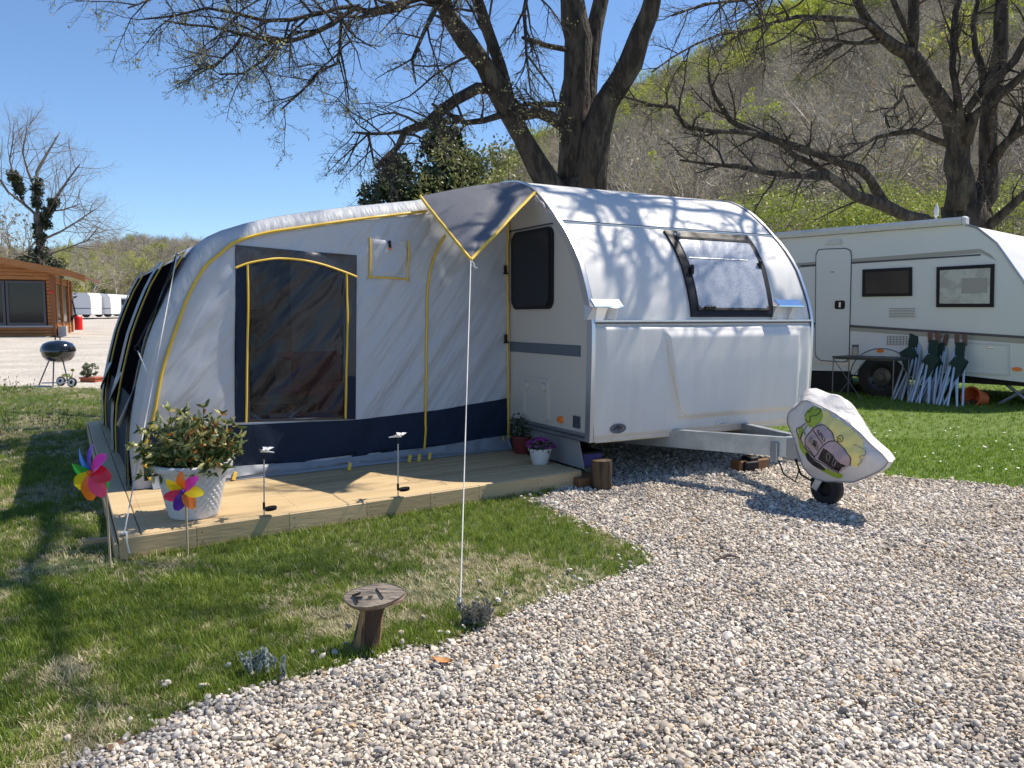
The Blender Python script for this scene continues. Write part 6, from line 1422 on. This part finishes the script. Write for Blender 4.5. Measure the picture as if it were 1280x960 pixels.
# solar stakes
def stake(label, px, ybot, ytop, ydisc, group):
    b_ = hitz(px, ybot, 0); t_ = thing('solar_stake_light', label, 'garden light', b_, 0, group); Y = b_.y; tp = at(px, ytop, Y); dc = at(px, ydisc, Y); hb_ = (px == 330)
    mb = MB(); mb.tube([b_ - Vector((0, 0, .04)), tp], .0045, 8); obj('stake', mb, M['galv'], t_)
    mb = MB(); mb.tube([dc + Vector((0, 0, -.01)), dc + Vector((0, 0, .035))], .008, 8); mb.tube([tp + Vector((0, 0, -.03)), tp], .0075, 8); obj('clamp', mb, M['blackp'], t_)
    mb = MB(); mb.lathe([(0, -.010), (.034, -.010), (.038, .0), (.036, .010), (0, .012)], dc + Vector((.044, -.01, 0)), 22, Matrix.Rotation(R(-6), 4, 'Y')); obj('solar_disc', mb, M['blackp'], t_)
    mb = MB(); c_ = tp + Vector((0, 0, .012)); sx = 1 if hb_ else -1
    mb.tube([c_ + Vector((-.022 * sx, 0, .004)), c_ + Vector((-.008 * sx, 0, .01)), c_ + Vector((.02 * sx, 0, .006)), c_ + Vector((.062 * sx, 0, .0))], [.003, .010, .006, .003], 8)
    for s_ in (-1, 1):
        for k in (0, 1): q = c_ + Vector((-.002 * sx + .01 * k, 0, .008)); mb.add([q, q + Vector((-.02 + .03 * k, s_ * .045, .020)), q + Vector((.01 + .03 * k, s_ * .055, .016)), q + Vector((.014, s_ * .01, .004))], [(0, 1, 2, 3)])
    obj('dragonfly', mb, mat('frosted_plastic', (.72, .72, .74), .3), t_); return t_
gs = 'solar stake lights along the deck'
stake('dragonfly solar light on a thin metal stake, the one nearer the white pot', 330, 671, 568, 635, gs); stake('dragonfly solar light on a thin metal stake, the one nearer the guy rope', 497.5, 645, 549, 611, gs)

# pitch marker
mk0 = hitz(458, 816, 0); mk = thing('pitch_marker', 'tilted wooden slice carved F-1 on a rough log post at the gravel\'s edge', 'sign', mk0, 0)
Ym = mk0.y; c0 = at(455, 818, Ym + .03); c1 = at(467, 753, Ym + .03); mb = MB(); ax = (c1 - c0)
rr_ = [.064, .056, .050, .047, .050]; mb.tube([c0 + ax * t + Vector((0, 0, -.03 if t == 0 else 0)) for t in (0, .25, .5, .75, 1)], rr_, 16)
mb.v = [tuple(Vector(v) + Vector(v).normalized().cross(Vector((0, 0, 1))) * .006 * noise.noise(Vector((v[0] * 60, v[1] * 60, v[2] * 5)))) for v in mb.v]; obj('log_post', mb, M['log'], mk)
cen = at(466, 744, Ym - .0); e1 = (at(503, 741, Ym) - at(428, 747, Ym)); e1 = e1.normalized(); nn = Vector((-.05, -.62, .78)); nn = (nn - e1 * nn.dot(e1)).normalized(); e2v = nn.cross(e1)
def sl_(x, y, h=0): return cen + e1 * x + e2v * y + nn * h
ol = []
for k in range(40):
    a = 2 * math.pi * k / 40; rx = .122 * (1 + .05 * math.sin(3 * a + 1)); ry = .052 * (1 + .08 * math.sin(2 * a)); ol.append((rx * math.cos(a) + .0, ry * math.sin(a) * (1 - .25 * max(0, -math.cos(a)) ** 3)))
mb = MB(); v, f = fill(ol, .02); n = len(ol); 
mb.add([sl_(p[0], p[1], .004 * noise.noise(Vector((p[0] * 30, p[1] * 50, 0)))) for p in v], f); sl1 = obj('wood_slice', mb, M['slice'], mk, auto=0)
mb = MB(); vs = [sl_(p[0], p[1], .001) for p in ol] + [sl_(p[0] * 1.03, p[1] * 1.03, -.012) for p in ol] + [sl_(p[0] * .92, p[1] * .92, -.034) for p in ol] + [sl_(p[0] * .4, p[1] * .4, -.04) for p in ol]
mb.add(vs, [(r_ * n + k, r_ * n + (k + 1) % n, (r_ + 1) * n + (k + 1) % n, (r_ + 1) * n + k) for r_ in range(3) for k in range(n)]); obj('bark_edge', mb, mat('grey_brown_bark_edge', (.22, .18, .14), .9, var=(30, .8, (.12, .085, .06)), bump=(50, .006)), mk)
mb = MB(); mb.add([tuple(sl_(.085 + .045 * math.cos(k * .7), -.002 + .035 * math.sin(k * .7), -.022 + .016 * j)) for j in (0, 1) for k in range(9)], [(k, (k + 1) % 9, 9 + (k + 1) % 9, 9 + k) for k in range(9)] + [tuple(range(9, 18))]); obj('fresh_cut', mb, mat('pinkish_fresh_wood', (.46, .33, .25), .8, var=(30, .7, (.36, .17, .09))), mk)
def carve(name, st):      # strokes read from the enlarged photograph: x/8+410, y/8+720
    mb = MB()
    for s_ in st:
        q = [loc_hit(x / 8 + 410, y / 8 + 720, cen + nn * .004, nn) for x, y in s_]
        mb.tube(q, .0032, 5, flat=.9)
    obj(name, mb, mat('carved_dark', (.015, .01, .008), .9), mk, auto=0)
carve('letter', [[(240, 195), (328, 162)], [(262, 200), (300, 268)], [(272, 218), (348, 208)], [(240, 195), (262, 200)]]); carve('dash', [[(398, 212), (446, 203)]]); carve('numeral', [[(482, 124), (552, 220)]])

# leaf, twigs and little plants
def tuftplant(name, label, px, py, h, w_, m, n, seed, cat='plant'):
    r = random.Random(seed); b_ = hitz(px, py, 0); t_ = thing(name, label, cat, b_, 0); mb = MB(); lf = MB()
    for k in range(n):
        o_ = b_ + Vector((r.uniform(-w_, w_), r.uniform(-w_ * .6, w_ * .6), 0)); d = Vector((r.uniform(-.5, .5), r.uniform(-.5, .5), 1)); pts = path(r, o_, d, h * r.uniform(.6, 1.1), 4, .12, .02); mb.tube(pts, .0018, 3, cap=False)
        for q in pts[1:]:
            for _ in range(5): leaf(lf, q, d * 1.2 + wig(r, .45), r.uniform(.016, .03), .0028, r)
    obj('stems', mb, M['twig'], t_, auto=0, fix=False)['kind'] = 'stuff'; obj('leaves', lf, m, t_, auto=0, fix=False)['kind'] = 'stuff'
M['lav'] = mat('grey_lavender_leaf', (.46, .50, .46), .7, trans=.2)
tuftplant('lavender_plant', 'small grey-green lavender tuft in the lawn left of the pitch marker', 337, 846, .085, .07, M['lav'], 20, 1)
tuftplant('lavender_plant', 'woody grey lavender plant at the foot of the guy rope', 596, 783, .10, .06, mat('dry_lavender_leaf', (.36, .35, .29), .8), 46, 2)
tuftplant('lawn_weed', 'leafy weed in the lawn at the left edge', 8, 548, .34, .15, M['bright'], 16, 3); tuftplant('lawn_weed', 'low leafy weed in the lawn beyond the left pinwheel', 70, 536, .22, .22, M['shrubg'], 18, 4)
tuftplant('lawn_weed', 'dark little shrub at the far edge of the left lawn', 20, 498, .35, .25, M['ever'], 18, 6)
lp_ = hitz(553, 831, .012); t_ = thing('fallen_leaf', 'single dry orange-brown leaf lying on the gravel', 'leaf', lp_); mb = MB()
mb.grid(lambda u, v: lp_ + Vector((u * .040, v * .022 * (1 - abs(u) ** 2.2), .012 + .008 * (u * u + v * v) - .006 * u)), list(np.linspace(-1, 1, 9)), list(np.linspace(-1, 1, 5))); obj('leaf_blade', mb, mat('dry_leaf', (.48, .22, .07), .7, var=(60, .6, (.34, .14, .04))), t_)
for (a_, b_, lb) in (((893, 702), (925, 697), 'dark broken twig lying on the gravel in front of the cover'),):
    p, q = hitz(*a_, .02), hitz(*b_, .025); t_ = thing('fallen_twig', lb, 'twig', p); mb = MB(); mb.tube([p, p.lerp(q, .5) + Vector((.01, .02, .02)), q], [.009, .008, .004], 6); obj('stick', mb, M['twig'], t_)

# ================================================================== LEFT BACKGROUND
# kettle barbecue
bq = hitz(75, 487, 0); bq.z = gzf(bq.x, bq.y) + .0; sc_ = bq.y / 1000
bb = thing('kettle_barbecue', 'black kettle barbecue on three legs with white-rimmed wheels', 'barbecue', bq, R(-10)); ht = 59 * sc_
def zpx(y): return (487 - y) * sc_
M['enam'] = mat('black_enamel', (.008, .009, .012), .12, coat=1)
mb = MB(); mb.lathe([(0, zpx(457.5)), (.12, zpx(456.5)), (.21, zpx(454)), (.272, zpx(449)), (.29, zpx(443))], (0, 0, 0), 28, cap=False); obj('bowl', mb, M['enam'], bb, local=True)
mb = MB(); mb.lathe([(.298, zpx(443.5)), (.298, zpx(442)), (.284, zpx(438)), (.245, zpx(433.5)), (.15, zpx(430.5)), (0, zpx(429.3))], (0, 0, 0), 28, cap=False); ld = obj('lid', mb, M['enam'], bb, local=True)
mb = MB(); mb.tube([L(-.05, 0, zpx(429)), L(-.05, 0, zpx(425.5)), L(.05, 0, zpx(425.5)), L(.05, 0, zpx(429))], .014, 6); sub('lid_handle', mb, M['blackp'], ld, local=True)
for a, nm in ((-150, 0), (-80, 1), (-25, 2)):
    q = Vector((math.cos(R(a)), math.sin(R(a)), 0)); mb = MB(); mb.tube([q * .16 + L(0, 0, zpx(455)), q * (.34 if nm != 1 else .22) + L(0, 0, .03)], .012, 6); obj('leg', mb, mat('grey_leg_steel', (.10, .105, .11), .4, metal=.5), bb, local=True)
for x, y in ((.36, -.12), (-.05, .10)):
    mb = MB(); mb.lathe([(0, -.02), (.085, -.02), (.09, .02), (0, .02)], (x, y, .085), 20, Matrix.Rotation(R(80), 4, 'X')); wl = obj('wheel', mb, M['rubber'], bb, local=True)
    mb = MB(); mb.lathe([(.035, .024), (.068, .024), (.068, .030), (.035, .030)], (x, y, .085), 20, Matrix.Rotation(R(80), 4, 'X'), cap=False); sub('wheel_trim', mb, M['white'], wl, local=True)
mb = MB(); mb.tube([L(-.25, -.15, .07), L(.30, -.18, .09)], .012, 6); obj('lower_rack', mb, M['alu'], bb, local=True)
# terracotta box
tp_ = hitz(115, 482, 0); t_ = thing('flower_box', 'terracotta flower box at the back of the left lawn beside the awning', 'flower box', tp_, R(-10)); s_ = tp_.y / 1000
mb = MB(); mb.box((0, 0, 5 * s_), (21 * s_, .25, 10 * s_), bev=.01); mb.box((0, 0, 10 * s_), (23 * s_, .28, 1.8 * s_), bev=.005); obj('box_body', mb, mat('terracotta', (.36, .10, .05), .8), t_, local=True)
bush('leafy_plant', 'small grey-green bush growing in the terracotta flower box', tp_ + Vector((-.04, 0, 10 * s_)), .30, .28, 22, 40, .024, mat('grey_green_leaf', (.10, .14, .07), .6), 14, cat='plant')
b2 = hitz(88, 481, 0); bush('leafy_plant', 'low green bush in the lawn behind the barbecue', b2, .3, .25, 8, 24, .03, M['bright'], 15, cat='plant')
# log cabin
cq = at(68, 421, 34); cab = thing('log_cabin', 'brown log cabin with large dark windows at the left edge', 'cabin', cq, R(22))
cz0 = cq.z; CA = Vector((math.cos(R(22)), math.sin(R(22)), 0)); CB = Vector((-CA.y, CA.x, 0))
def cf(px, py): p = loc_hit(px, py, cq, CB); d = p - cq; return (d.dot(CA), p.z - cz0)      # on the front
def cs(px, py): p = loc_hit(px, py, cq, CA); d = p - cq; return (d.dot(CB), p.z - cz0)      # on the side
M['cabw'] = mat('varnished_pine_log', (.40, .165, .045), .55, var=(2, .6, (.28, .105, .03)), stretch=(1, 1, 6), bump=(6, .01)); M['cabd'] = mat('dark_varnished_trim', (.24, .085, .028), .55); M['roofc'] = mat('brown_roof_shingle', (.14, .06, .04), .8, bump=(8, .02))
ztop = cf(60, 345)[1]; zf2 = cf(10, 329)[1]; Dp = cs(87.5, 413)[0]; SL = cs(87, 400)
print('cabin', ztop, zf2, Dp)
mb = MB(); mb.box((-4.5, Dp / 2 + .05, ztop / 2), (8.9, Dp - .1, ztop - .02)); obj('inner_wall', mb, M['cabd'], cab, local=True, sm=False)
def logs(face, u0, u1, z0, z1, mbx, th=.055):
    nl = max(1, round((z1 - z0) / .15)); dz = (z1 - z0) / nl
    for k in range(nl):
        z = z0 + dz * (k + .5)
        if face == 'f': mbx.box(((u0 + u1) / 2, -.02, z), (u1 - u0, th * 2, dz * .94), bev=.02)
        else: mbx.box((.02, (u0 + u1) / 2, z), (th * 2, u1 - u0, dz * .94), bev=.02)
w0 = cf(-60, 352); w1 = cf(57.5, 405); zb, zt = w1[1], cf(40, 353)[1]
for args, nm in ((('f', -9, 0, 0, zb - .12), 'front_logs'), (('f', -9, 0, zt + .1, ztop), 'front_logs'), (('f', w1[0] + .08, -.02, zb - .12, zt + .1), 'front_logs')):
    mb = MB(); logs(*args, mb); o_ = obj(nm, mb, M['cabw'], cab, local=True, sm=False); o_['kind'] = 'stuff'
mb = MB(); mb.box((0, -.03, ztop / 2), (.16, .16, ztop)); obj('corner_post', mb, M['cabd'], cab, local=True, sm=False)
for x0, x1 in ((-60, 7), (8.5, 57.5)):
    a_, b_ = cf(x0, 380)[0], cf(x1, 380)[0]
    mb = MB(); mb.box(((a_ + b_) / 2, -.05, (zb + zt) / 2), (b_ - a_ - .03, .04, zt - zb)); o_ = obj('window', mb, mat('smoked_window_glass', (.02, .022, .025), .05, spec=.4), cab, local=True, sm=False)
    mb = MB(); ring(mb, [(a_, zb - .06), (b_, zb - .06), (b_, zt + .05), (a_, zt + .05)], [(a_ + .09, zb + .06), (b_ - .09, zb + .06), (b_ - .09, zt - .03), (a_ + .09, zt - .03)], lambda u, z, h: L(u, -.07 - h, z), .05); sub('frame', mb, M['stripe'], o_, local=True)
mb = MB(); mb.box((-4.5, -.1, zb - .10), (9, .12, .07)); obj('window_sill', mb, mat('grey_sill', (.35, .36, .37), .6), cab, local=True, sm=False)
mb = MB(); logs('s', 0, Dp, 0, cs(75, 402)[1], mb); obj('side_logs', mb, M['cabw'], cab, local=True, sm=False)['kind'] = 'stuff'
mb = MB(); logs('s', 0, Dp, cs(75, 356)[1], ztop, mb); obj('side_logs', mb, M['cabw'], cab, local=True, sm=False)['kind'] = 'stuff'
for x0, x1 in ((68.5, 73.5), (76.5, 81.5)):
    a_, b_ = cs(x0, 380)[0], cs(x1, 380)[0]; z0_, z1_ = cs(75, 402)[1], cs(75, 357)[1]
    mb = MB(); mb.box((.04, (a_ + b_) / 2, (z0_ + z1_) / 2), (.05, b_ - a_, z1_ - z0_)); obj('window', mb, M['glass'], cab, local=True, sm=False)
for x0 in (67.5, 75, 83, 87):
    a_ = cs(x0, 380)[0]; mb = MB(); mb.box((.06, a_, ztop / 2), (.12, .3, ztop)); obj('post', mb, M['cabw'], cab, local=True, sm=False)
# roof: low gable, ridge running back
e_ = cf(79, 343); ov = .75
RL = [(-9, zf2 + 1.05), (-5.2, zf2 + .75), (e_[0] + .3, ztop + .12), (e_[0] + .9, ztop - .10)]
mb = MB(); vs = []
for d_ in (-.7, Dp + .8):
    for (u, z) in RL: vs.append(L(u, d_, z))
    for (u, z) in RL: vs.append(L(u, d_, z + .10))
mb.add(vs, [(0, 1, 9, 8), (1, 2, 10, 9), (2, 3, 11, 10), (0, 1, 5, 4), (1, 2, 6, 5), (2, 3, 7, 6), (8, 9, 13, 12), (9, 10, 14, 13), (10, 11, 15, 14), (4, 5, 13, 12), (5, 6, 14, 13), (6, 7, 15, 14), (3, 7, 15, 11)]); obj('roof', mb, M['roofc'], cab, local=True, sm=False)
mb = MB()
for i in range(3):
    (u0, z0_), (u1, z1_) = RL[i], RL[i + 1]; mb.add([L(u0, -.74, z0_ - .16), L(u1, -.74, z1_ - .16), L(u1, -.74, z1_ + .12), L(u0, -.74, z0_ + .12), L(u0, -.70, z0_ - .16), L(u1, -.70, z1_ - .16), L(u1, -.70, z1_ + .12), L(u0, -.70, z0_ + .12)], [(0, 1, 2, 3), (4, 5, 6, 7), (0, 1, 5, 4), (1, 2, 6, 5), (2, 3, 7, 6), (3, 0, 4, 7)])
obj('fascia_board', mb, M['cabw'], cab, local=True, sm=False)
mb = MB()
for i in range(2):
    (u0, z0_), (u1, z1_) = RL[i], RL[i + 1]
    for k in range(int((z0_ - .1 - ztop) / .15) + 1):
        z = ztop + .075 + k * .15; tt = (z + .05 - z1_) / (z0_ - z1_) if z0_ != z1_ else 0
        if 0 < tt or i == 0:
            ux = u1 + (u0 - u1) * max(0, min(1, tt)); mb.box(((u0 + ux) / 2 if i == 1 else (u0 + u1) / 2, -.02, z), (abs(ux - u0) + .01 if i == 1 else 3.8, .11, .142), bev=.02)
obj('gable_logs', mb, M['cabw'], cab, local=True, sm=False)['kind'] = 'stuff'
mb = MB(); mb.box((-4.4, -.55, -.06), (9.6, 1.0, .14)); mb.box((.5, 2.2, -.06), (1.2, 6.5, .14)); obj('concrete_plinth', mb, mat('pale_concrete', (.46, .44, .41), .9), cab, local=True, sm=False)
mb = MB(); p = cf(64, 365); mb.lathe([(0, 0), (.07, 0), (.07, .05), (0, .06)], (p[0] + .02, -.12, p[1]), 10, Matrix.Rotation(R(90), 4, 'X')); obj('alarm_bell', mb, mat('red_plastic', (.6, .02, .02), .4), cab, local=True)
mb = MB(); a_, b_ = cf(69, 421), cf(74, 408); mb.box((.30, .25, .22), (.30, .5, .45)); obj('concrete_block', mb, mat('grey_concrete_block', (.40, .39, .37), .9), cab, local=True, sm=False)
# red fuel drum by the cabin
rq = at(98.5, 412.5, 37); t_ = thing('red_fire_point', 'red cylindrical fire point with a black hose beside the cabin', 'fire point', rq, 0); s_ = .037
mb = MB(); mb.lathe([(0, 0), (.17, 0), (.17, 16 * s_), (.13, 17.5 * s_), (0, 17.8 * s_)], (0, 0, 0), 16); obj('drum', mb, mat('red_paint', (.70, .02, .02), .4), t_, local=True)
mb = MB(); mb.tube([L(-.28, -.05, .45), L(-.22, -.08, .62), L(-.12, -.06, .60), L(-.10, 0, .5)], .06, 7); mb.tube([L(-.05, -.1, .62), L(-.10, -.1, 1.0), L(-.20, -.1, 1.35)], .025, 5); obj('hose', mb, M['blackp'], t_, local=True)
# parked caravans far away
M['dist'] = mat('white_caravan_paint', (.74, .75, .77), .35)
gr_ = 'white caravans parked in a row beyond the gravel road'
for i, (x0, x1, y0, y1, Y, lb) in enumerate([(82, 112.5, 365.5, 395, 62, 'white caravan parked nearest the cabin, behind the red fire point'), (116.5, 137.5, 367, 394.5, 64, 'white caravan in the middle of the distant row, without window'), (138.5, 160, 369.5, 391.5, 66, 'white distant caravan with a dark front window, nearest the awning')]):
    p0 = at(x0, y1, Y); p1 = at(x1, y0, Y); wd = p1.x - p0.x; h = p1.z - p0.z; p0.z = min(p0.z, tz(p0.x, p0.y) + .3)
    t_ = thing('distant_caravan', lb, 'caravan', (p0.x, Y, p0.z), R(2), gr_)
    pf = [(0, .12), (-.02, h * .5), (.12, h * .85), (.35, h), (wd - .25, h * .985), (wd - .05, h * .85), (wd, h * .5), (wd, .12)]
    mb = MB(); mb.slab(pf, lambda u, z, q: L(u, q, z), 5.5); obj('body', mb, M['dist'], t_, local=True, sm=False)
    mb = MB(); mb.box((wd / 2, -.012, h * .32), (wd * .94, .02, .06)); obj('side_stripe', mb, M['greyp'], t_, local=True, sm=False)
    mb = MB(); mb.box((wd * .5, 2.2, .16), (wd * .8, 3.5, .12)); obj('chassis', mb, M['greyp'], t_, local=True, sm=False)
    if i == 2: mb = MB(); mb.slab(rrect(.15, wd - .15, h * .55, h * .88, .08), lambda u, z, q: L(u, -q - .002, z), .03); obj('window', mb, M['glass'], t_, local=True)
    if i == 0: mb = MB(); mb.box((wd * .32, -.02, h * .45), (.10, .04, h * .7), Matrix.Rotation(R(-8), 4, 'Y')); obj('awning_rail', mb, M['stripe'], t_, local=True)
    for k in (.25, .75): mb = MB(); mb.lathe([(0, -.1), (.3, -.1), (.3, .1), (0, .1)], (wd * k, .2, .18), 14, Matrix.Rotation(R(90), 4, 'X')); obj('wheel', mb, M['rubber'], t_, local=True)

# small debris on the gravel, nail heads on the deck
mb = MB(); r = random.Random(44)
for k in range(170):
    y = r.uniform(2.3, 7); x = r.uniform(-.62 * y, .66 * y)
    if lawn_mask(np.array([x]), np.array([y]))[0]: continue
    p = Vector((x, y, gzf(x, y) + .022)); a, b_ = wig(r, .016), wig(r, .010); a.z *= .3; mb.add([p - a, p + b_, p + a, p - b_], [(0, 1, 2, 3)])
tag(obj('leaf_litter', mb, mat('brown_leaf_litter', (.16, .09, .045), .8), auto=0), 'tiny brown leaf scraps strewn over the gravel', 'leaf litter', kind='stuff')
mb = MB()
for a in cut[1:-1]:
    for da in (-.03, .03):
        for z in (.045, .10): mb.lathe([(0, 0), (.0045, 0), (.0045, .0012), (0, .0014)], (a + da, fb(a) - .0225, z), 6, Matrix.Rotation(R(90), 4, 'X'))
for k in range(12):
    for a in (AL + .16, -2.3, -1.2, AR - .05):
        for o2 in (.035, .10): mb.lathe([(0, 0), (.004, 0), (.004, .001), (0, .0012)], (a, fb(a) + k * bd + o2, ZD + .0008), 6)
obj('nail_heads', mb, M['stripe'], deck, local=True)['kind'] = 'stuff'
